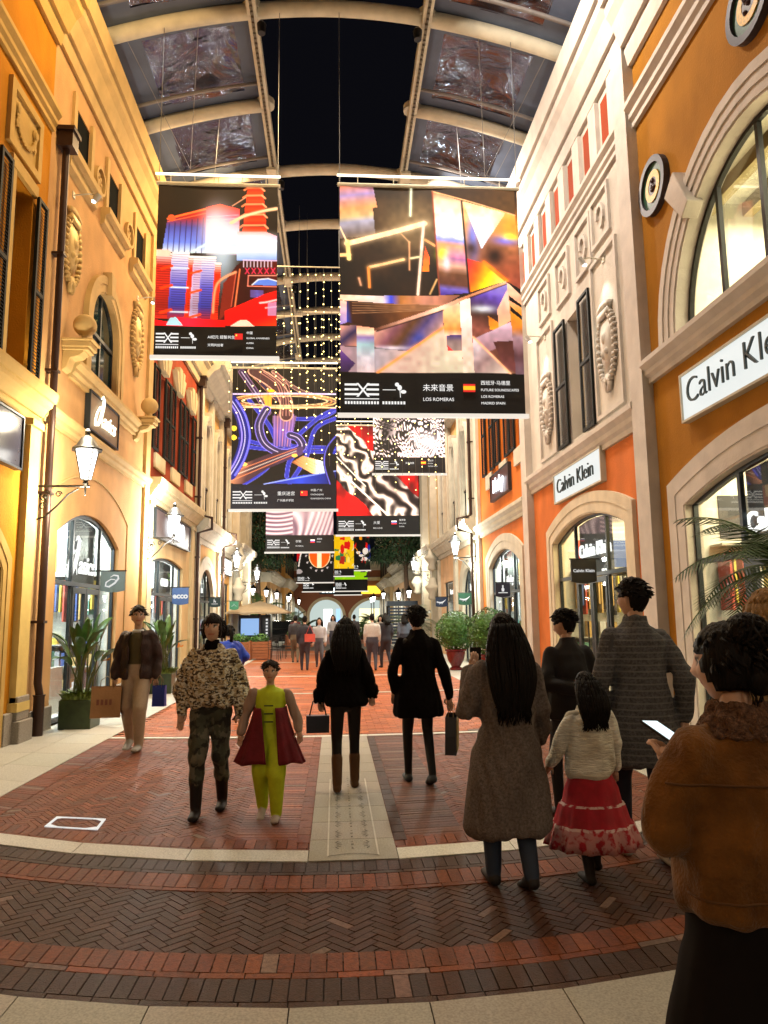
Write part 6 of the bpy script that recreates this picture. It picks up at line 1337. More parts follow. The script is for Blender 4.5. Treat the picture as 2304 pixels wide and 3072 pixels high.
def head_pts(c, yaw, tilt, s, n=36, m=28):
    """skull with brow, nose, lips, chin; returns verts, faces, colours"""
    vs, cs = [], []; Rm = Matrix.Rotation(yaw, 3, 'Z') @ Matrix.Rotation(tilt, 3, 'X')
    for i in range(m+1):
        la = -math.pi/2+math.pi*i/m
        for k in range(n):
            lo = 2*math.pi*k/n; x, y, z = math.cos(la)*math.cos(lo), math.cos(la)*math.sin(lo), math.sin(la)
            px, py, pz = x*.076, y*.095, z*.118
            if z < 0: q = (-z)**1.4; px *= 1-.32*q; py = py*(1-.25*q)+.018*q
            if y > 0:
                g = lambda cx, cz, w_, h: math.exp(-((px-cx)/w_)**2-((pz-cz)/h)**2)
                py += .026*g(0, -.018, .011, .020)+.010*g(0, .012, .009, .02)+.006*g(0, .034, .05, .012)-.009*g(.031, .012, .016, .012)-.009*g(-.031, .012, .016, .012)+.007*g(0, -.054, .022, .010)+.008*g(0, -.092, .022, .018)+.004*g(.045, -.02, .02, .02)+.004*g(-.045, -.02, .02, .02)
            cc = SKIN
            if y > .3:
                for sx in (-1, 1):
                    ex, ez = (px-sx*.031)/.013, (pz-.010)/.0062
                    if ex*ex+ez*ez < 1: cc = (.75, .72, .68)
                    if ((px-sx*.031)/.0062)**2+((pz-.010)/.0062)**2 < 1: cc = (.02, .012, .01)
                    if abs(px-sx*.032) < .019 and abs(pz-.030+abs(px-sx*.030)*.15) < .0042: cc = (.03, .018, .012)
                    if abs(px-sx*.031) < .015 and .0155 < pz < .019: cc = (.06, .03, .02)
                if abs(px) < .023 and abs(pz+.054) < .0075*(1-abs(px)/.035): cc = (.50, .14, .11)
            v = Rm @ V((px, py, pz)); vs.append(V(c)+v*s); cs.append(cc)
    fs = [(i*n+k, i*n+(k+1) % n, (i+1)*n+(k+1) % n, (i+1)*n+k) for i in range(m) for k in range(n)]
    return vs, fs, cs, Rm
def hand_geo(mb, w, d, side, s=1, curl=.6, palm=None):
    """w wrist, d direction of the hand, side = vector to the thumb"""
    w, d = V(w), V(d).normalized(); sd = V(side); sd = (sd-d*sd.dot(d)).normalized(); nr = d.cross(sd)
    if palm is not None and nr.dot(V(palm)) < 0: nr = -nr
    cap_geo(mb, w-d*.03*s, w+d*.015*s, .026*s, .027*s, 10, SKIN); cap_geo(mb, w+d*.02*s, w+d*.07*s, .028*s, .03*s, 10, SKIN)
    for k, (o, L) in enumerate(((.027, .066), (.009, .074), (-.009, .069), (-.026, .054))):
        p = w+d*.088*s+sd*o*s; dd = d.copy(); pts = [p-d*.025*s]; a = 0
        for q, f in enumerate((.45, .30, .25)):
            pts.append(p.copy()); p = p+dd*L*f*s; a = curl*(.7+.12*k)*(.6 if q == 0 else .9); dd = (dd*math.cos(a)+nr*math.sin(a)).normalized()
        pts.append(p); mb.cur = SKIN; mb.tube(pts, [r_*s for r_ in (.0095, .0095, .0088, .008, .0066)], 7)
    p = w+d*.025*s+sd*.024*s; mb.tube([p, p+(d*.5+sd*.8).normalized()*.03*s, p+(d*.75+sd*.6+nr*.35).normalized()*.058*s, p+(d*.95+sd*.3+nr*.6).normalized()*.08*s], [.013*s, .012*s, .010*s, .0075*s], 7); mb.cur = None
m_body = mat('body', attr='Col', rough=.62, nscale=20, namt=.08, spec=.35)
GROUPP = 'people walking along the lane'
def person(x, y, rz, H, label, top=(.05, .05, .05), pants=(.02, .02, .025), shoes=(.03, .02, .02), legs=((.18, 0), (-.16, 0)), arms=None, head=(0, 0), girth=1, wide=1, hair=None, haircol=(.005, .0035, .003), garment=None, gmat=None, gfold=(.006, 26), boots=None, detail=1, skirt=None, collar=None, sleeve=1, gz=(-9, 9), bare=.0, shc=None, lean=0, hands=True):
    e = empty('person', (x, y, 0), label, 'person', GROUPP); e.rotation_euler = (0, 0, rz); s = H/1.75; P = []
    def add(a, b, ra, rb, c): P.append((V(a)*s, V(b)*s, (ra[0]*s, ra[1]*s) if isinstance(ra, tuple) else (ra*s, ra*s), (rb[0]*s, rb[1]*s) if isinstance(rb, tuple) else (rb*s, rb*s), c))
    g = girth; ly = lean
    add((0, 0, .90), (0, ly*.1, 1.0), (.15*g, .105*g), (.145*g, .10*g), pants); add((0, ly*.1, 1.02), (0, ly*.4, 1.2), (.13*g, .095*g), (.14*g, .10*g), top); add((0, ly*.4, 1.2), (0, ly*.8, 1.36), (.15*g, .105*g), (.155*g, .10*g), top)
    add((-.125*g, ly*.9, 1.385), (.125*g, ly*.9, 1.385), .055, .055, top); add((0, ly*.9, 1.41), (0, ly+.012, 1.54), .055, .048, SKIN)
    for i, (fy, lift) in enumerate(legs):
        sx = -1 if i == 0 else 1; hip = V((sx*.085, 0, .9)); an = V((sx*.095, fy, .085+lift)); kn = (hip+an)/2+V((sx*.005, .05+abs(fy)*.25+lift*.9, 0)); kn.z += .01
        add(hip, kn, .083*wide**.5*g, .062*wide, pants); bc = pants if boots is None else boots[1]
        if boots is None: add(kn, an, .060*wide, (.042*wide**.8), pants)
        else:
            f = boots[0]; mid = kn.lerp(an, f); add(kn, mid, .057, .052, pants); add(mid, an, .060, .050, bc)
        d = V((0, .15, -.045 if lift < .03 else -.10)); heel = an+V((0, -.03, -.045)); add(heel, heel+V((0, .09, -.005)), (.044, .040), (.048, .036), shoes if boots is None else bc); add(an+V((0, .02, -.045)), an+d*1.15+V((0, 0, .0)), (.048, .040), (.048, .028), shoes if boots is None else bc)
    hb = MB(); sl = top
    for i in (0, 1):
        sx = -1 if i == 0 else 1; A_ = (arms or {}).get('LR'[i]); sh = V((sx*.165*g, ly*.9, 1.385))
        el, wr, hd = A_ if A_ else (V((sx*.225, -.02, 1.13)), V((sx*.225, .09, .90)), (0, .1, -1)); el, wr = V(el), V(wr)
        add(sh, el, .05*sleeve, .042*sleeve, sl); add(el, wr, .042*sleeve, .032*sleeve, sl); A_ = (sh, el, wr); P_arm = A_
        if hands: hand_geo(hb, wr*s, V(hd), (-sx*.9, .45, .1) if not (arms or {}).get('T') else arms['T'], s, .55)
    mb = MB()
    for a, b, ra, rb, c in P: cap_geo(mb, a, b, ra, rb)
    me = remesh(mb, (.013 if detail else .03)*max(s, .8), 4 if detail else 2)
    n = len(me.vertices); co = np.empty(n*3); me.vertices.foreach_get('co', co); co = co.reshape(-1, 3); best = np.full(n, 1e9); cc = np.zeros((n, 3))
    for a, b, ra, rb, c in P:
        a, b = np.array(a), np.array(b); d = b-a; t = np.clip(((co-a)@d)/(d@d+1e-9), 0, 1); q = co-(a+t[:, None]*d); r_ = np.mean(ra)*(1-t)+np.mean(rb)*t; dist = np.linalg.norm(q*np.array([np.mean(ra)/ra[0] if abs(d[2]) > abs(d[0]) else 1, np.mean(ra)/ra[1] if abs(d[2]) > abs(d[0]) else 1, 1]), axis=1)-r_; k = dist < best; best[k] = dist[k]; cc[k] = c
    vs = [tuple(v) for v in co]; fs = [tuple(p.vertices) for p in me.polygons]; cv = [tuple(c) for c in cc]; bpy.data.meshes.remove(me)
    hc = V((0, ly+.028, 1.635))*s; hv, hf, hcol, Rm = head_pts(hc, head[0], head[1], s*1.05, 36 if detail else 14, 28 if detail else 10); o_ = len(vs); vs += [tuple(v) for v in hv]; fs += [tuple(i+o_ for i in f) for f in hf]; cv += hcol
    for sx in (-1, 1):
        eb = MB(); eb.sphere((0, 0, 0), 1, 8, (.010*s, .018*s, .030*s)); o_ = len(vs); vs += [tuple(hc+Rm @ (V((sx*.077, -.005, -.005))*s+V(v))) for v in eb.v]; fs += [tuple(i+o_ for i in f) for f in eb.f]; cv += [SKIN]*len(eb.v)
    o_ = len(vs); vs += [tuple(v) for v in hb.v]; fs += [tuple(i+o_ for i in f) for f in hb.f]; cv += [SKIN]*len(hb.v)
    me = bpy.data.meshes.new('body'); me.from_pydata(vs, [], fs); ca = me.color_attributes.new('Col', 'FLOAT_COLOR', 'POINT'); ca.data.foreach_set('color', np.concatenate([np.array(cv), np.ones((len(cv), 1))], 1).astype(np.float32).ravel()); bm = bmesh.new(); bm.from_mesh(me); bmesh.ops.recalc_face_normals(bm, faces=bm.faces); bm.to_mesh(me); bm.free(); place(me, 'body', m_body, e)
    mh = mat('hair %.2f %.2f' % haircol[:2], haircol, .55, nscale=60, namt=.5, spec=.16, stretch=(1, 1, .06), bump=.5, bscale=90)
    if hair: place(hair_mesh(hc, Rm, s, hair, detail), 'hair', mh, e)
    if garment:
        mb = MB(); garment(mb, s, P); me = remesh(mb, (.012 if detail else .03)*max(s, .8), 5 if detail else 2); folds(me, gfold[0]*s, gfold[1], int(x*100) % 97, zmin=gz[0], zmax=gz[1]); place(me, 'coat', gmat, e)
    return e, P, s
def hair_mesh(hc, Rm, s, style, detail):
    s = s*1.05
    mb = MB(); n, m = (40, 26) if detail else (16, 10); vs = []
    kind, ln = style
    for i in range(m+1):
        la = -math.pi/2+math.pi*i/m
        for k in range(n):
            lo = 2*math.pi*k/n; x, y, z = math.cos(la)*math.cos(lo), math.cos(la)*math.sin(lo), math.sin(la); f = 1.13 if kind != 'short' else 1.11
            nz_ = mnoise.noise(V((x*9, y*3, 1.7)))*.12; face = (y > .30+nz_ and abs(x) < .80 and z < (.60-.45*abs(x)+nz_ if kind != 'fringe' else .27+nz_)); low = z < (-.62 if kind != 'short' else -.42)
            side = kind == 'short' and z < .05 and y > -.05
            if kind == 'short' and y < .35: f = 1.11-.20*min(1, max(0, (.12-z)/.75))**1.3; low = z < -.75; side = abs(x) > .55 and z < .02 and y > -.25 and y < .35
            if face or side or low: f = .84
            q = V((x*.076, y*.095, z*.118))*f
            if not (face or side or low): q += V((x, y, z))*.006*mnoise.noise(V((x*6, y*6, z*2)))*(1.6 if kind == 'short' else 1)
            if kind == 'short' and z > .3: q.z += .008
            vs.append(hc+Rm @ q*s)
    mb.add(vs, [(i*n+k, i*n+(k+1) % n, (i+1)*n+(k+1) % n, (i+1)*n+k) for i in range(m) for k in range(n)])
    if kind in ('long', 'fringe') and ln > 0:
        rg = []; K = 12
        for k in range(K+1):
            t = k/K; yy = -.045-.045*math.sin(math.pi*min(1, t*1.2)*.5)-(.085*min(1, t*1.5) if ln > .25 else .02*t); wd = .088+.06*math.sin(math.pi*min(1, t*.95))*min(1, ln*2.2); rg.append((hc.x, hc.y+yy*s, hc.z+(.06-t*ln)*s, wd*s, (.062-.020*t)*s))
        loft(mb, rg, 36, ridge=.07, rk=11, seed=3); sub = []
    if kind == 'bun':
        c = hc+Rm @ V((0, -.07, .085))*s; mb.sphere(c, .062*s, 20, (1.1, .9, .95)); mb.sphere(hc+Rm @ V((0, -.085, -.05))*s, .05*s, 14, (1.2, .7, 1.0))
    if kind == 'ponytail':
        loft(mb, [(hc.x, hc.y-(.10+.03*math.sin(k*.4))*s, hc.z+(.06-k*.035)*s, .03*s, .03*s) for k in range(8)], 12)
    if detail:
        rs = random.Random(int(hc.z*1000)); 
        if kind in ('long', 'fringe') and ln > 0:
            for q in range(150):
                a = rs.uniform(math.pi*.93, math.pi*2.07); k0 = rs.randint(0, 4); off = rs.uniform(.90, 1.06); pts = []; da = rs.uniform(-.25, .25); ext = rs.uniform(-.02, .10)*min(1, ln*2)
                for k in range(k0, K+1): x_, y_, z_, rx_, ry_ = rg[k]; aa = a+da*(k-k0)/K; pts.append((x_+rx_*off*math.cos(aa), y_+ry_*off*math.sin(aa)-.002, z_))
                l_ = pts[-1]; pts.append((l_[0]+rs.uniform(-.012, .012), l_[1]+.004, l_[2]-ext*.5*s)); pts.append((l_[0]+rs.uniform(-.02, .02), l_[1]+.01, l_[2]-ext*s))
                nn = len(pts); mb.tube(pts, [(.0075 if i < nn-3 else .0075*(nn-i)/4+.0008)*s for i in range(nn)], 4)
        for q in range(170 if kind != 'short' else 260):
            la, lo = rs.uniform(-.1 if kind != 'short' else .0, 1.4), rs.uniform(0, 6.28); x, y, z = math.cos(la)*math.cos(lo), math.cos(la)*math.sin(lo), math.sin(la)
            if y > .25 and z < .55: continue
            if kind == 'short' and z < .12 and y > -.3: continue
            b0 = V((x*.076, y*.095, z*.118))*1.09; dn = V((x*.3+rs.uniform(-.5, .5), y*.3-.35+rs.uniform(-.4, .4), -.65 if kind != 'short' else -.15)).normalized(); L_h = rs.uniform(.03, .055); p1 = b0+dn*L_h*.5+V((x, y, z))*.006; p2 = b0+dn*L_h+V((x, y, z))*.003
            mb.tube([hc+Rm @ b0*s, hc+Rm @ p1*s, hc+Rm @ p2*s], [.007*s, .006*s, .001*s], 4)
        if kind == 'bun':
            c_ = hc+Rm @ V((0, -.07, .085))*s
            for q in range(90):
                a, tl = rs.uniform(0, 6.28), rs.uniform(-1, 1); ax = V((rs.uniform(-1, 1), rs.uniform(-1, 1), rs.uniform(-1, 1))).normalized(); u_ = ax.cross(V((0, 0, 1))).normalized(); v_ = ax.cross(u_); R_ = .062*s
                mb.tube([c_+(u_*math.cos(a+t*.25)+v_*math.sin(a+t*.25))*R_*(1+.03*math.sin(t)) for t in range(8)], [.001*s]+[.007*s]*6+[.001*s], 4)
            for q in range(60):
                x, y = rs.uniform(-.07, .07), rs.uniform(-.10, -.02); b0 = V((x, y, -.07)); mb.tube([hc+Rm @ b0*s, hc+Rm @ (b0+V((x*.1, -.01, .06)))*s, hc+Rm @ V((x*.4, -.09, .06))*s], [.002*s, .006*s, .005*s], 4)
            for q in range(14):
                x = rs.uniform(-.05, .07); b0 = V((x, -.06, -.07)); mb.tube([hc+Rm @ b0*s, hc+Rm @ (b0+V((rs.uniform(-.02, .02), -.01, -.03)))*s, hc+Rm @ (b0+V((rs.uniform(-.03, .03), -.0, -.07)))*s], [.003*s, .002*s, .0006*s], 4)
    me = bpy.data.meshes.new('hair'); me.from_pydata([tuple(v) for v in mb.v], [], mb.f); bm = bmesh.new(); bm.from_mesh(me); bmesh.ops.recalc_face_normals(bm, faces=bm.faces); bm.to_mesh(me); bm.free(); return me
def coat(levels, armr=(.068, .058, .048), collar=.0, open_=False, armg=1.0):
    def f(mb, s, P):
        loft(mb, [(x_*s if False else 0, y_*s, z_*s, rx*s, ry*s) for (x_, y_, z_, rx, ry) in [(0, l[3] if len(l) > 3 else 0, l[0], l[1], l[2]) for l in levels]], 40, ridge=.05, rk=6, seed=len(levels))
        arms = [p for p in P if abs(p[0].z/s-1.405) < .002 and abs(p[0].x) > .1*s and abs(p[1].x) > .08*s and p[0] is not None]
        ar = [p for p in P][-4:]
        for i in (0, 2):
            (a, b, _, _, _), (_, c, _, _, _) = ar[i], ar[i+1]; cap_geo(mb, a, b, armr[0]*s*.88, armr[1]*s); c2 = b.lerp(c, .97); cap_geo(mb, b, c2, armr[1]*s, armr[2]*s)
        if collar: loft(mb, [(0, .0, 1.43*s, .10*s, .085*s), (0, .0, 1.49*s, (.072+collar)*s, (.066+collar)*s), (0, .0, (1.52+collar)*s, (.066+collar)*s, (.062+collar)*s)], 24)
    return f
def carrier(o, P): return o
def seam(me, z0, name, e):
    co = np.empty(len(me.vertices)*3); me.vertices.foreach_get('co', co); co = co.reshape(-1, 3); pts = []
    for k in range(70):
        a = math.pi*(1.0+k/69); m_ = (np.abs(co[:, 2]-z0) < .012) & (np.abs(((np.arctan2(co[:, 1], co[:, 0])-a+math.pi) % (2*math.pi))-math.pi) < .06) & (np.hypot(co[:, 0], co[:, 1]) < .30)
        if m_.any(): c = co[m_]; r_ = np.hypot(c[:, 0], c[:, 1]); r = np.percentile(r_, 80)+.001; pts.append((r*math.cos(a), r*math.sin(a), z0))
    if len(pts) > 3: b = MB(); b.tube(pts, .0035, 5); local_obj(b, name, mat('seam thread', (.11, .045, .01), .9), e)
# -- materials for clothes
m_blackcoat = mat('black wool', (.006, .0045, .0045), .95, nscale=30, namt=.3, bump=.3, bscale=120, spec=.08)
m_brownjk = mat('dark brown jacket', (.030, .012, .010), .7, nscale=12, namt=.4, bump=.4, bscale=60)
m_fleece = mat('mottled fleece', (.60, .46, .26), .95, nscale=30, namt=.35, bump=1.0, bscale=60, mottle=((.07, .045, .03), 26, (.80, .74, .60)), stretch=(1, 1, 1.7))
m_suede = mat('brown suede', (.155, .063, .013), .95, nscale=9, namt=.5, bump=.45, bscale=90, sheen=.15, spec=.15)
m_herring = mat('grey brown wool', (.16, .13, .115), .95, nscale=70, namt=.35, bump=.5, bscale=150, spec=.15)
m_knit = mat('cream knit', (.90, .87, .76), .95, nscale=25, namt=.2, bump=.9, bscale=50, stretch=(.5, .5, 3))
m_maroon = mat('maroon wool', (.16, .008, .016), .85, nscale=9, namt=.25, bump=.3)
def plaid(name, base, line_, sc=1, hor=10, ver=4, wd=.12, rough=.9):
    m = mat(name, base, rough, nscale=60, namt=.5, bump=.4, bscale=120); nt = m.node_tree; N = nt.nodes; Lk = nt.links; b = N['Principled BSDF']; src = b.inputs['Base Color'].links[0].from_socket; tc = [n for n in N if n.type == 'TEX_COORD'][0]; sp = N.new('ShaderNodeSeparateXYZ'); Lk.new(tc.outputs['Object'], sp.inputs[0]); last = src
    for ax, fr in ((2, hor), (0, ver)):
        if not fr: continue
        mu = N.new('ShaderNodeMath'); mu.operation = 'MULTIPLY'; mu.inputs[1].default_value = fr*sc; Lk.new(sp.outputs[ax], mu.inputs[0]); fr_ = N.new('ShaderNodeMath'); fr_.operation = 'FRACT'; Lk.new(mu.outputs[0], fr_.inputs[0]); lt = N.new('ShaderNodeMath'); lt.operation = 'LESS_THAN'; lt.inputs[1].default_value = wd; Lk.new(fr_.outputs[0], lt.inputs[0]); mf = N.new('ShaderNodeMath'); mf.operation = 'MULTIPLY'; mf.inputs[1].default_value = .75; Lk.new(lt.outputs[0], mf.inputs[0]); mx = N.new('ShaderNodeMix'); mx.data_type = 'RGBA'; Lk.new(mf.outputs[0], mx.inputs[0]); Lk.new(last, mx.inputs[6]); mx.inputs[7].default_value = (*line_, 1); last = mx.outputs[2]
    Lk.new(last, b.inputs['Base Color']); return m
m_plaid = plaid('grey checked wool', (.075, .075, .082), (.15, .15, .14), 1, 24, 0, .25)
def solid(mb, name, m, e, smooth=True): return local_obj(mb, name, m, e, smooth)
# ---- man walking towards us with shopping bags
e, P, s = person(-2.57, 9.83, math.pi-.05, 1.80, 'man in dark open jacket and beige trousers walking towards us with a paper bag', top=(.09, .075, .03), pants=(.50, .38, .27), shoes=(.45, .42, .38), wide=1.45, legs=((.14, 0), (-.12, .03)), hair=('short', 0), haircol=(.02, .015, .012), head=(.35, 0), arms={'L': ((-.25, -.04, 1.13), (-.25, .03, .89), (0, .1, -1)), 'R': ((.25, -.02, 1.13), (.26, .06, .88), (0, .1, -1))})
def openjacket(mb, s, P, z0=.86):
    n = 30; rings = []; th = .02
    zs = [z0, 1.0, 1.15, 1.3, 1.4, 1.45]; rx = [.205, .20, .195, .205, .195, .12]; ry = [.15, .145, .14, .145, .12, .08]; vs = []
    for q in (0, 1):
        for z, a, b_ in zip(zs, rx, ry):
            for k in range(n):
                t = math.pi/2+.42+(2*math.pi-.84)*k/(n-1); f = 1-q*.13; vs.append(((a*f*math.cos(t))*s, (b_*f*math.sin(t))*s, z*s))
    m = len(zs); fs = []
    for q in (0, 1):
        for i in range(m-1):
            for k in range(n-1): a = q*m*n+i*n+k; fs.append((a, a+1, a+n+1, a+n))
    for i in range(m-1):
        for k in (0, n-1): a = i*n+k; fs.append((a, a+n, a+n+m*n, a+m*n))
    for k in range(n-1):
        for i in (0, m-1): a = i*n+k; fs.append((a, a+1, a+1+m*n, a+m*n))
    mb.add(vs, fs); ar = P[-4:]
    for i in (0, 2):
        (a, b_, _, _, _), (_, c, _, _, _) = ar[i], ar[i+1]; cap_geo(mb, a, b_, .072*s, .066*s); cap_geo(mb, b_, b_.lerp(c, .96), .066*s, .052*s)
mb = MB(); openjacket(mb, s, P); me = remesh(mb, .012, 4); folds(me, .007, 22, 5); place(me, 'jacket', m_brownjk, e)
mb = MB(); loft(mb, [(0, .0, 1.43*s, .085*s, .075*s), (0, .005, 1.47*s, .062*s, .060*s)], 20); solid(mb, 'shirt_collar', mat('white shirt', (.7, .7, .68), .8), e)
def paper_bag(x, y, z, w_, d_, h, rz, label, c, mc, tilt=0, handle=True, name='shopping_bag', dark=None):
    e = empty(name, (x, y, z), label, 'shopping bag'); e.rotation_euler = (tilt, tilt*.4, rz); b = MB()
    vs = []
    for zz, f in ((0, 1), (h*.5, .97), (h, 1.0)):
        for sx, sy in ((-1, -1), (1, -1), (1, 1), (-1, 1)): vs.append((sx*w_/2*f, sy*d_/2*(f if zz < h else .8), zz-h))
    b.add(vs, [(0, 3, 2, 1)]+[(i*4+k, i*4+(k+1) % 4, i*4+4+(k+1) % 4, i*4+4+k) for i in range(2) for k in range(4)]); local_obj(b, 'body', mc, e, False)
    b = MB()
    for sy in (-1, 1): b.tube([(-w_*.22, sy*d_*.4, -.02), (-w_*.2, sy*d_*.25, .08), (0, 0, .13), (w_*.2, sy*d_*.25, .08), (w_*.22, sy*d_*.4, -.02)], .004, 5)
    local_obj(b, 'handle', mat('bag cord', (.3, .2, .1), .8), e)
    return e
m_kraft = mat('kraft paper', (.46, .25, .11), .75, nscale=4, namt=.15, bump=.2)
bg = paper_bag(-2.90, 9.68, .80, .36, .13, .38, .25, 'brown kraft paper bag hanging from the walking man right hand', None, m_kraft, .05)
b = MB(); [b.box(-.11+k*.05, -.08+k*.05, -.069, -.066, -.22, -.15) for k in range(4)]; local_obj(b, 'print', mat('bag print', (.3, .12, .08), .8), bg, False)
paper_bag(-2.25, 9.72, .80, .16, .09, .26, -.1, 'small bright blue bag in the walking man left hand', None, mat('blue bag', (.01, .04, .38), .5))
# ---- camouflage clothes, walking towards us
e, P, s = person(-1.08, 6.60, math.pi+.03, 1.67, 'woman in mottled fleece top, camouflage trousers and black boots walking towards us', top=(.05, .03, .03), pants=(.05, .055, .035), shoes=(.012, .01, .01), boots=(.50, (.012, .009, .010)), legs=((-.16, .0), (.16, 0)), wide=1.15, hair=('fringe', .13), haircol=(.010, .005, .005), head=(0, 0), arms={'L': ((-.26, -.02, 1.12), (-.29, .08, .88), (0, .1, -1)), 'R': ((.26, -.02, 1.13), (.26, .06, .89), (0, .1, -1))},
    garment=coat([(.93, .20, .145), (.97, .225, .165), (1.1, .22, .16), (1.25, .225, .16), (1.36, .185, .135), (1.43, .12, .10), (1.48, .07, .07)], (.078, .075, .062), 0), gmat=m_fleece, gfold=(.012, 30))
mb = MB(); loft(mb, [(0, .0, 1.44*s, .09*s, .085*s), (0, .005, 1.5*s, .066*s, .066*s), (0, .01, 1.53*s, .060*s, .06*s)], 20); solid(mb, 'neck_warmer', m_blackcoat, e)
mb = MB()
for i in (0, 1):
    pl = [p for p in P if p[4] == (.05, .055, .035)]; 
for p in pl: cap_geo(mb, p[0], p[1], (p[2][0]+.008, p[2][1]+.008), (p[3][0]+.010, p[3][1]+.010))
me = remesh(mb, .013, 3); folds(me, .007, 30, 8); place(me, 'trousers', mat('camouflage cloth', (.065, .07, .045), .85, nscale=8, namt=.3, bump=.3, mottle=((.018, .018, .014), 9, (.14, .13, .09))), e)
# ---- child with open maroon coat
e, P, s = person(-.55, 6.38, math.pi-.06, 1.27, 'small child in a lime green outfit with a maroon coat hanging open', top=(.58, .70, .02), pants=(.58, .68, .02), shoes=(.6, .5, .45), legs=((.12, 0), (-.10, .03)), wide=1.75, girth=1.15, hair=('short', 0), haircol=(.02, .014, .012), head=(.1, 0), arms={'L': ((-.28, -.02, 1.18), (-.34, .02, .98), (-.1, .1, -1)), 'R': ((.28, -.04, 1.18), (.33, .04, .96), (.1, .1, -1))}, detail=1)
for v in e.children:
    if v.name.startswith('body'):
        pass
mb = MB(); n = 34; M_ = 14
for sx in (-1, 1):
    vs = []
    for q in (0, 1):
        for i in range(M_+1):
            v = i/M_; z = 1.24-.62*v
            for k in range(n):
                t = k/(n-1); half = .19+.22*v**1.3; x0_ = (.085-.075*v if sx > 0 else .075+.05*v); xx = sx*(x0_+(half-x0_)*math.sin(min(1, t*1.06)*math.pi*.5)) if t < .55 else sx*half*math.cos((t-.55)/.45*math.pi*.5)
                if t < .55: xx = sx*(x0_+(half-x0_)*math.sin(t/.55*math.pi*.5)); yy = (.155+.06*v)*math.cos(t/.55*math.pi*.5)
                else: yy = -(.12+.06*v)*math.sin((t-.55)/.45*math.pi*.5)
                fold = .016*v*math.sin(t*26+sx)+.008*v*math.sin(t*47+2)
                vs.append((xx*s*(1+fold*.8), (yy+fold-(q*.014))*s, (z+.012*v*math.sin(t*13+sx))*s))
    m = M_+1; fs = []
    for q in (0, 1):
        for i in range(m-1):
            for k in range(n-1): a = q*m*n+i*n+k; fs.append((a, a+1, a+n+1, a+n))
    for i in range(m-1):
        for k in (0, n-1): a = i*n+k; fs.append((a, a+n, a+n+m*n, a+m*n))
    for k in range(n-1):
        for i in (0, m-1): a = i*n+k; fs.append((a, a+1, a+1+m*n, a+m*n))
    mb.add(vs, fs)
local_obj(mb, 'coat', m_maroon, e)
mb = MB(); ar = P[-4:]
for i in (0, 2): mb = MB(); cap_geo(mb, ar[i][0], ar[i][1], .068*s, .062*s); cap_geo(mb, ar[i+1][0], ar[i+1][0].lerp(ar[i+1][1], .95), .062*s, .05*s); me = remesh(mb, .011, 3); folds(me, .007, 24, 4); place(me, 'sleeve', mat('pale coat lining', (.38, .26, .2), .9), e)
mb = MB(); [mb.box((-.05+.0*k)*s, .055*s, .118*s, .122*s, (1.27-.09*k)*s, (1.255-.09*k)*s) for k in range(3)]; solid(mb, 'chest_print', mat('dark print', (.05, .08, .02), .8), e, False)
# ---- woman in black coat walking away
e, P, s = person(.10, 7.22, .02, 1.62, 'long haired woman in a short black coat and brown boots walking away with a handbag', top=(.006, .005, .005), pants=(.005, .0045, .005), boots=(.42, (.12, .055, .02)), legs=((-.12, .02), (.16, 0)), wide=.95, hair=('long', .42), arms={'L': ((-.24, -.04, 1.14), (-.27, .10, .94), (.1, .2, -1)), 'R': ((.24, -.06, 1.14), (.28, .08, .98), (0, .3, -1))},
    garment=coat([(.86, .20, .15), (.9, .23, .17), (1.0, .20, .155), (1.2, .178, .145), (1.33, .178, .135), (1.42, .13, .11), (1.48, .08, .08)], (.068, .064, .06), .012), gmat=m_blackcoat, gfold=(.008, 24))
for i in (0, 2):
    mb = MB(); a = P[-4:][i+1]; cap_geo(mb, a[0].lerp(a[1], .78), a[1], .068*s, .068*s); me = remesh(mb, .012, 3); folds(me, .010, 60, 3); place(me, 'fur_cuff', mat('black fur', (.007, .006, .006), 1, nscale=80, namt=.6, bump=1, bscale=150, spec=.1), e)
e = empty('handbag', (-.17, 7.30, .70), 'small blue black handbag hanging at the side of the woman in black', 'handbag'); b = MB(); b.box(-.11, .11, -.05, .05, -.16, 0); o = local_obj(b, 'body', mat('navy leather', (.03, .045, .08), .3, spec=.6), e, False)
b = MB(); b.tube([(-.08, 0, 0), (-.05, 0, .13), (.05, 0, .13), (.08, 0, 0)], .008, 6); local_obj(b, 'strap', m_black, e); b = MB(); b.box(-.112, .112, -.056, -.05, -.07, 0); local_obj(b, 'flap', MATS['navy leather'], e, False)
# ---- man in black coat walking away
e, P, s = person(.83, 7.45, .05, 1.73, 'short haired man in a black knee length coat walking away with a dark bag', top=(.012, .010, .010), pants=(.004, .004, .005), shoes=(.05, .06, .07), legs=((.12, 0), (-.20, .05)), wide=.92, hair=('short', 0), arms={'L': ((-.26, -.06, 1.14), (-.24, .06, .92), (0, .2, -1)), 'R': ((.255, -.05, 1.12), (.315, -.02, .85), (.1, .1, -1))}, haircol=(.005, .0035, .003),
    garment=coat([(.66, .245, .17), (.7, .255, .18), (.85, .235, .165), (1.05, .175, .14), (1.2, .172, .135), (1.35, .19, .13), (1.43, .13, .105), (1.48, .078, .078)], (.066, .058, .048), .006), gmat=m_blackcoat, gfold=(.006, 20))
bg = paper_bag(1.16, 7.42, .66, .11, .30, .36, -.25, 'dark stiff paper bag with a yellowish side in the hand of the man in black', None, mat('dark bag paper', (.03, .035, .045), .5), .06)
b = MB(); b.box(.057, .060, -.13, .13, -.34, -.02); local_obj(b, 'side_panel', mat('mustard bag side', (.25, .19, .06), .6), bg, False)
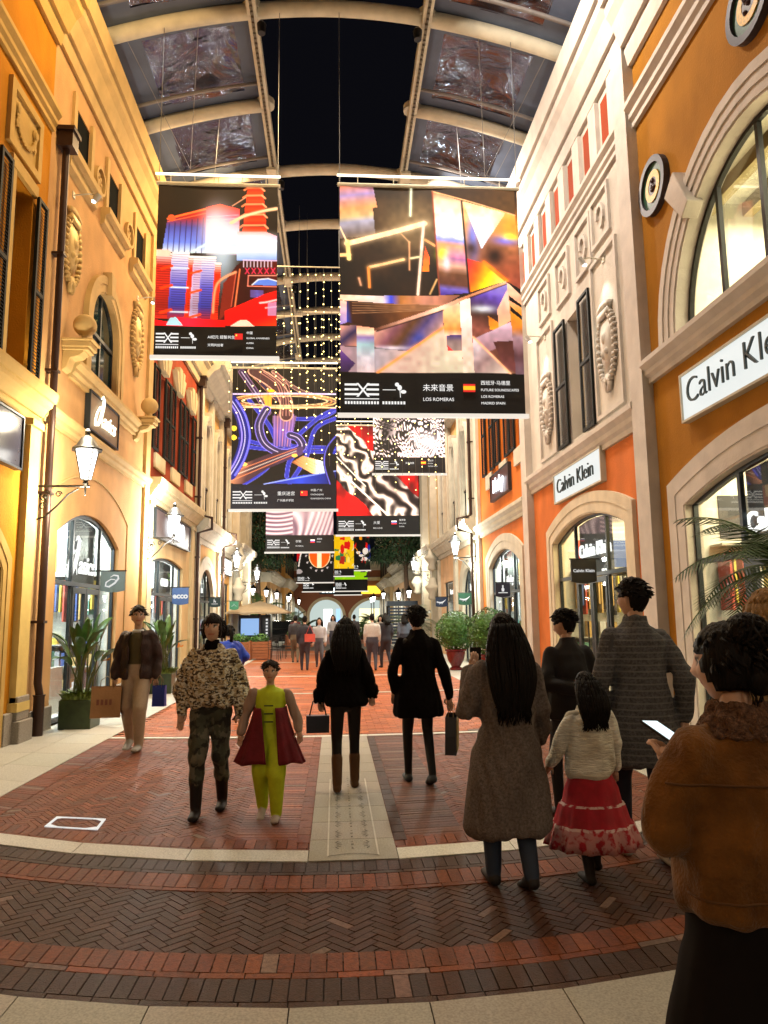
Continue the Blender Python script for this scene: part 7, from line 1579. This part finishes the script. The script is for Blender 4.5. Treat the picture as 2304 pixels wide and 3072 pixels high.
# ---- woman in long grey brown coat
e, P, s = person(1.07, 4.62, .08, 1.64, 'woman with very long black hair in a long grey brown coat raising a phone', top=(.07, .055, .045), pants=(.035, .055, .10), shoes=(.02, .018, .02), legs=((.10, 0), (-.10, .03)), wide=1.3, hair=('long', .52), head=(.1, -.05), arms={'L': ((-.255, .04, 1.12), (-.19, .20, 1.36), (.4, .25, 1)), 'R': ((.24, -.02, 1.13), (.24, .10, .91), (0, .1, -1))},
    garment=coat([(.36, .285, .20), (.40, .295, .21), (.6, .265, .195), (.85, .225, .17), (1.05, .19, .155), (1.22, .18, .145), (1.36, .178, .13), (1.43, .12, .10), (1.48, .08, .08)], (.078, .074, .06), .01), gmat=m_herring, gfold=(.014, 13))
e = empty('mobile_phone', (.93, 4.87, 1.36), 'phone held up beside the face of the long haired woman', 'phone'); b = MB(); b.box(-.037, .037, -.005, .005, -.075, .075); local_obj(b, 'case', m_black, e, False)
# ---- girl in cream jumper and red skirt
e, P, s = person(1.62, 4.72, .1, 1.26, 'little girl in a cream jumper and layered red skirt walking away', top=(.6, .55, .42), pants=(.015, .012, .012), shoes=(.012, .01, .01), legs=((-.10, .0), (.18, .02)), wide=1.1, hair=('long', .34), arms={'L': ((-.27, .02, 1.15), (-.33, .1, .98), (-.4, .3, -1)), 'R': ((.26, -.02, 1.15), (.27, .08, .93), (0, .1, -1))},
    garment=coat([(.86, .19, .14), (.90, .215, .16), (1.05, .205, .155), (1.25, .20, .15), (1.36, .175, .13), (1.43, .11, .095), (1.48, .075, .075)], (.068, .064, .052), 0), gmat=m_knit, gfold=(.011, 24))
mb = MB(); loft(mb, [(0, 0, z*s, r_*s, r_*.78*s) for z, r_ in ((.93, .15), (.85, .205), (.78, .235), (.66, .26), (.645, .285), (.5, .33), (.485, .36), (.36, .40), (.30, .42))], 72, ridge=.09, rk=13, seed=4)
mred = mat('red skirt cloth', (.36, .008, .02), .85, nscale=12, namt=.3)
nt = mred.node_tree; N = nt.nodes; b_ = N['Principled BSDF']; src = b_.inputs['Base Color'].links[0].from_socket; tc = [n for n in N if n.type == 'TEX_COORD'][0]; sp = N.new('ShaderNodeSeparateXYZ'); nt.links.new(tc.outputs['Object'], sp.inputs[0]); nz = N.new('ShaderNodeTexNoise'); nz.inputs['Scale'].default_value = 26; nt.links.new(tc.outputs['Object'], nz.inputs['Vector']); cr = N.new('ShaderNodeValToRGB'); cr.color_ramp.interpolation = 'CONSTANT'
E_ = cr.color_ramp.elements; E_[0].position = 0; E_[0].color = (.45, .45, .45, 1); E_[1].position = .335; E_[1].color = (1, 1, 1, 1)
for p_, v_ in ((.350, 0), (.458, 1), (.472, 0)): el = E_.new(p_); el.color = (v_, v_, v_, 1)
nt.links.new(sp.outputs[2], cr.inputs[0]); mth = N.new('ShaderNodeMath'); mth.operation = 'MULTIPLY'; nt.links.new(cr.outputs[0], mth.inputs[0]); c2 = N.new('ShaderNodeValToRGB'); c2.color_ramp.elements[0].position = .40; c2.color_ramp.elements[1].position = .52; nt.links.new(nz.outputs[0], c2.inputs[0]); nt.links.new(c2.outputs[0], mth.inputs[1]); mx = N.new('ShaderNodeMix'); mx.data_type = 'RGBA'; nt.links.new(mth.outputs[0], mx.inputs[0]); nt.links.new(src, mx.inputs[6]); mx.inputs[7].default_value = (.7, .5, .48, 1); nt.links.new(mx.outputs[2], b_.inputs['Base Color'])
solid(mb, 'skirt', mred, e)
# ---- man in dark jacket ahead of the girl
e, P, s = person(1.93, 6.05, .22, 1.67, 'man in a dark jacket with bowed head, half hidden behind the little girl', top=(.015, .014, .016), pants=(.012, .012, .016), legs=((.08, 0), (-.08, .02)), hair=('short', 0), head=(.5, -.3), arms={'L': ((-.27, -.06, 1.14), (-.04, -.20, 1.09), (1, -.1, .15)), 'R': ((.27, -.03, 1.13), (.27, .06, .90), (0, .1, -1))},
    garment=coat([(.84, .21, .155), (.9, .235, .175), (1.1, .20, .16), (1.28, .185, .145), (1.38, .17, .13), (1.44, .11, .10), (1.48, .08, .08)], (.07, .064, .052), .006), gmat=mat('dark navy nylon', (.007, .007, .010), .8, nscale=10, namt=.3), gfold=(.007, 22))
# ---- tall man in grey checked coat
e, P, s = person(2.10, 5.02, .02, 1.87, 'tall man with glasses in a long grey checked coat and white trainers', top=(.05, .05, .055), pants=(.012, .014, .030), shoes=(.66, .62, .56), legs=((.14, 0), (-.16, .0)), wide=1.15, hair=('short', 0), haircol=(.006, .004, .0035), head=(.55, -.03), arms={'L': ((-.25, -.03, 1.13), (-.28, .04, .89), (-.1, .1, -1)), 'R': ((.25, -.10, 1.14), (.265, -.04, .89), (0, .1, -1))},
    garment=coat([(.58, .245, .175), (.62, .25, .18), (.8, .24, .17), (1.05, .18, .145), (1.22, .178, .14), (1.36, .20, .13), (1.43, .13, .105), (1.48, .08, .08)], (.068, .06, .05), .008), gmat=m_plaid, gfold=(.010, 14))
Rm = Matrix.Rotation(.55, 3, 'Z'); hc = V((0, .028, 1.635))*s; mb = MB()
for sx in (-1, 1):
    mb.tube([hc+Rm @ V((sx*.033+.022*math.cos(t*.7), .105, .012+.018*math.sin(t*.7)))*s for t in range(9)], .0022*s, 5, True); mb.tube([hc+Rm @ V((sx*.056, .10, .014))*s, hc+Rm @ V((sx*.080, .0, .010))*s], .002*s, 5)
mb.tube([hc+Rm @ V((-.012, .108, .012))*s, hc+Rm @ V((.012, .108, .012))*s], .002*s, 5); solid(mb, 'glasses', m_black, e)
# ---- foreground woman in brown suede jacket
e, P, s = person(1.17, 2.10, .30, 1.60, 'woman with dark pinned up hair in a brown suede jacket, closest to us at right', top=(.16, .06, .015), pants=(.010, .009, .010), shoes=(.02, .02, .02), legs=((.10, 0), (-.05, 0)), wide=1.7, girth=1.1, hair=('bun', 0), haircol=(.007, .004, .0035), head=(.45, -.10), arms={'L': ((-.275, .05, 1.15), (-.05, .24, 1.27), (.1, .7, .5)), 'R': ((.30, .02, 1.12), (.12, .24, 1.13), (-.3, .9, .25))})
mb = MB(); coat([(.91, .235, .175), (.94, .26, .195), (1.0, .255, .195), (1.12, .25, .195), (1.28, .24, .185), (1.37, .205, .16), (1.43, .165, .14), (1.48, .11, .11)], (.094, .080, .058), .0)(mb, s, P); me = remesh(mb, .009, 6); folds(me, .011, 10, 3); folds(me, .004, 24, 5); place(me, 'jacket', m_suede, e)
seam(me, 1.30*s, 'yoke_seam', e); seam(me, .985*s, 'hem_seam', e)
mb = MB(); loft(mb, [(0, -.01*s, 1.42*s, .15*s, .13*s), (0, -.01*s, 1.46*s, .125*s, .115*s), (0, -.005, 1.505*s, .098*s, .095*s), (0, 0, 1.53*s, .082*s, .082*s), (0, 0, 1.50*s, .07*s, .07*s)], 40, ridge=.03, rk=7); me = remesh(mb, .008, 4); folds(me, .005, 70, 3); place(me, 'shearling_collar', mat('brown shearling', (.16, .08, .045), 1, nscale=90, namt=.6, bump=1, bscale=160), e)
mb = MB(); loft(mb, [(0, 0, 1.0*s, .18*s, .15*s), (0, 0, .7*s, .25*s, .19*s), (0, 0, .62*s, .27*s, .2*s)], 32); 
for sx in (-1, 1): cap_geo(mb, (sx*.12*s, 0, .75*s), (sx*.25*s, 0, .32*s), .145*s, .15*s); cap_geo(mb, (sx*.25*s, 0, .32*s), (sx*.31*s, 0, .15*s), .16*s, .15*s)
me = remesh(mb, .014, 5); folds(me, .008, 14, 9); place(me, 'wide_trousers', mat('black cotton', (.008, .006, .006), .9, spec=.15), e)
e = empty('mobile_phone', (1.08, 2.385, 1.255), 'phone with a bright white screen held by the woman in the suede jacket', 'phone'); e.rotation_euler = (-1.15, .1, .5); b = MB(); b.box(-.04, .04, -.004, .004, -.08, .08); local_obj(b, 'case', m_black, e, False); b = MB(); b.box(-.037, .037, -.0055, -.004, -.076, .076); local_obj(b, 'screen', emis('phone screen', (.8, .95, 1), 1.3), e, False)
# ---- fair haired person behind her
e, P, s = person(1.93, 3.15, -.3, 1.73, 'fair haired person standing behind the woman in suede at the right edge', top=(.35, .27, .16), pants=(.03, .03, .04), legs=((.02, 0), (-.02, 0)), hair=('long', .30), haircol=(.26, .14, .045), head=(-.4, 0), garment=coat([(.8, .20, .15), (.85, .22, .165), (1.1, .215, .16), (1.3, .21, .15), (1.40, .18, .125), (1.45, .12, .10), (1.49, .08, .08)], (.078, .07, .055), .01), gmat=mat('beige puffer', (.30, .2, .1), .7, nscale=6, namt=.2), gfold=(.008, 22))
# ---- blue jacket farther back
e, P, s = person(-1.72, 12.3, .5, 1.52, 'dark haired person in a bright royal blue jacket behind the fleece top', top=(.01, .05, .42), pants=(.03, .03, .04), legs=((.16, 0), (-.16, .03)), hair=('ponytail', .1), lean=.06, arms={'L': ((-.28, .0, 1.16), (-.20, .18, 1.02), (.3, .8, 0)), 'R': ((.30, .0, 1.16), (.26, .16, 1.0), (-.2, .8, 0))}, garment=coat([(.86, .21, .16), (.9, .24, .18), (1.1, .24, .18), (1.3, .235, .165, .03), (1.40, .20, .14, .05), (1.46, .1, .1, .06)], (.085, .08, .06), 0), gmat=mat('royal blue nylon', (.006, .05, .50), .5, nscale=6, namt=.2), gfold=(.008, 22))
# ---- people far down the lane
FAR = [(-.95, 23.0, 0, 1.66, (.03, .03, .04), (.05, .04, .05), 'far walker in a dark top with a coral red bag at the waist'), (-.52, 24.2, 3.1, 1.6, (.55, .55, .58), (.1, .1, .12), 'far walker in a pale grey top, left of the lane middle'), (1.12, 22.4, 0, 1.7, (.6, .58, .55), (.05, .05, .07), 'far walker in a white shirt right of the woman in black'), (1.62, 23.6, .4, 1.72, (.03, .03, .04), (.03, .03, .04), 'far walker all in black beside the white shirt'), (.35, 27.5, 3.1, 1.66, (.3, .15, .1), (.03, .03, .05), 'far walker in a rust brown top near the lane middle'), (2.45, 26.0, 0, 1.7, (.1, .12, .16), (.02, .02, .03), 'far walker in a slate jacket near the left round bush'), (-1.45, 27.0, 0, 1.68, (.04, .04, .05), (.15, .12, .08), 'far walker in black top and khaki trousers by the cafe chairs'), (-.1, 33.0, 3.1, 1.7, (.4, .4, .42), (.03, .03, .05), 'distant walker in grey before the crossing'), (.9, 35.0, 0, 1.7, (.05, .05, .06), (.03, .03, .05), 'distant dark walker before the crossing, right of the grey one'), (1.9, 31.0, 3.0, 1.65, (.5, .42, .35), (.05, .04, .05), 'distant walker in a beige coat near the right potted palm'), (-1.9, 35.5, 0, 1.7, (.12, .03, .03), (.03, .03, .04), 'distant walker in dark red near the parked car')]
for i, (x, y, rz, H, tp, pn, lab) in enumerate(FAR):
    person(x, y, rz, H, lab, top=tp, pants=pn, legs=((.14, 0), (-.14, .02)), hair=(('short', 0), ('long', .3))[i % 2], detail=0, girth=1.15, wide=1.2, sleeve=1.4)
e = empty('shoulder_bag', (-.78, 22.85, 1.0), 'coral red bag carried by a far walker', 'bag'); b = MB(); b.box(-.16, .16, -.06, .06, -.12, .12); local_obj(b, 'body', mat('coral leather', (.7, .1, .07), .5), e, False); b = MB(); b.tube([(-.12, 0, .1), (0, 0, .4), (.12, 0, .1)], .01, 5); local_obj(b, 'strap', MATS['coral leather'], e)
# ================================================================== ADDED LIGHT IN THE LANE
for yb, pl, pr in ((2.0, 25, 75), (9.9, 230, 330), (16.5, 370, 520), (22.2, 520, 600), (29, 480, 520)):  # added floodlights with made-up housings, to wash the facades on both sides
    for s in (-1, 1):
        x = XC + s*1.62
        nm = ('warm', 'left') if s < 0 else ('pale', 'right'); od = {2.0: 'first', 9.9: 'second', 16.5: 'third', 22.2: 'fourth', 29: 'fifth'}[yb]
        e = empty('added_floodlight', (x, yb, 12.3), 'added %s floodlight under the %s long canopy beam, %s along it' % (*nm, od), 'floodlight', 'added floodlights under the long canopy beams')
        b = MB(); b.box(x-.12, x+.12, yb-.3, yb+.3, 12.25, 12.33); b.build('housing', m_beam, e, bevel=.01)
        add_light('AREA', 'lamp', (x+s*.05, yb, 12.2), pl if s < 0 else pr, (1, .68, .33) if s < 0 else (1, .87, .74), .5, .5, target=(x + s*3.2, yb+.5, 6.2), parent=e)
wall_lamp(TL, 1.6, 3.5, .72, 'added unseen fill lantern on the yellow wall beside the camera', 18, (1, .80, .5))  # this and the next lanterns are unseen, added to fill from the camera side
wall_lamp(TR, 1.2, 3.5, .72, 'added unseen fill lantern on the ochre wall beside the camera', 18, (1, .80, .5))
wall_lamp(TL, -3.5, 3.5, .72, 'added unseen fill lantern on the yellow wall behind the camera', 70, (1, .84, .6))
wall_lamp(TR, -4.0, 3.5, .72, 'added unseen fill lantern on the ochre wall behind the camera', 70, (1, .84, .6))
for yb, pw in ((12.15, 650), (17.1, 900), (23.0, 900)):  # added amber spots with made-up housings, brightening the paving in mid lane
    for s in (-1, 1):
        x = XC + s*1.45
        e = empty('added_downlight', (x, yb, 12.4), 'added amber downlight on the %s long canopy beam, %s along it' % ('left' if s < 0 else 'right', {12.15: 'nearest', 17.1: 'middle', 23.0: 'farthest'}[yb]), 'downlight', 'added amber downlights brightening the paving')
        b = MB(); b.lathe([(.07, 12.32), (.09, 12.5), (.05, 12.55)], (x, yb, 0), 2, 12); b.build('housing', m_black, e, smooth='auto')
        add_light('SPOT', 'lamp', (x, yb, 12.28), pw, (1, .56, .22), .06, target=(x*.9, yb+3.0, 0), spot=34, blend=.8, parent=e)
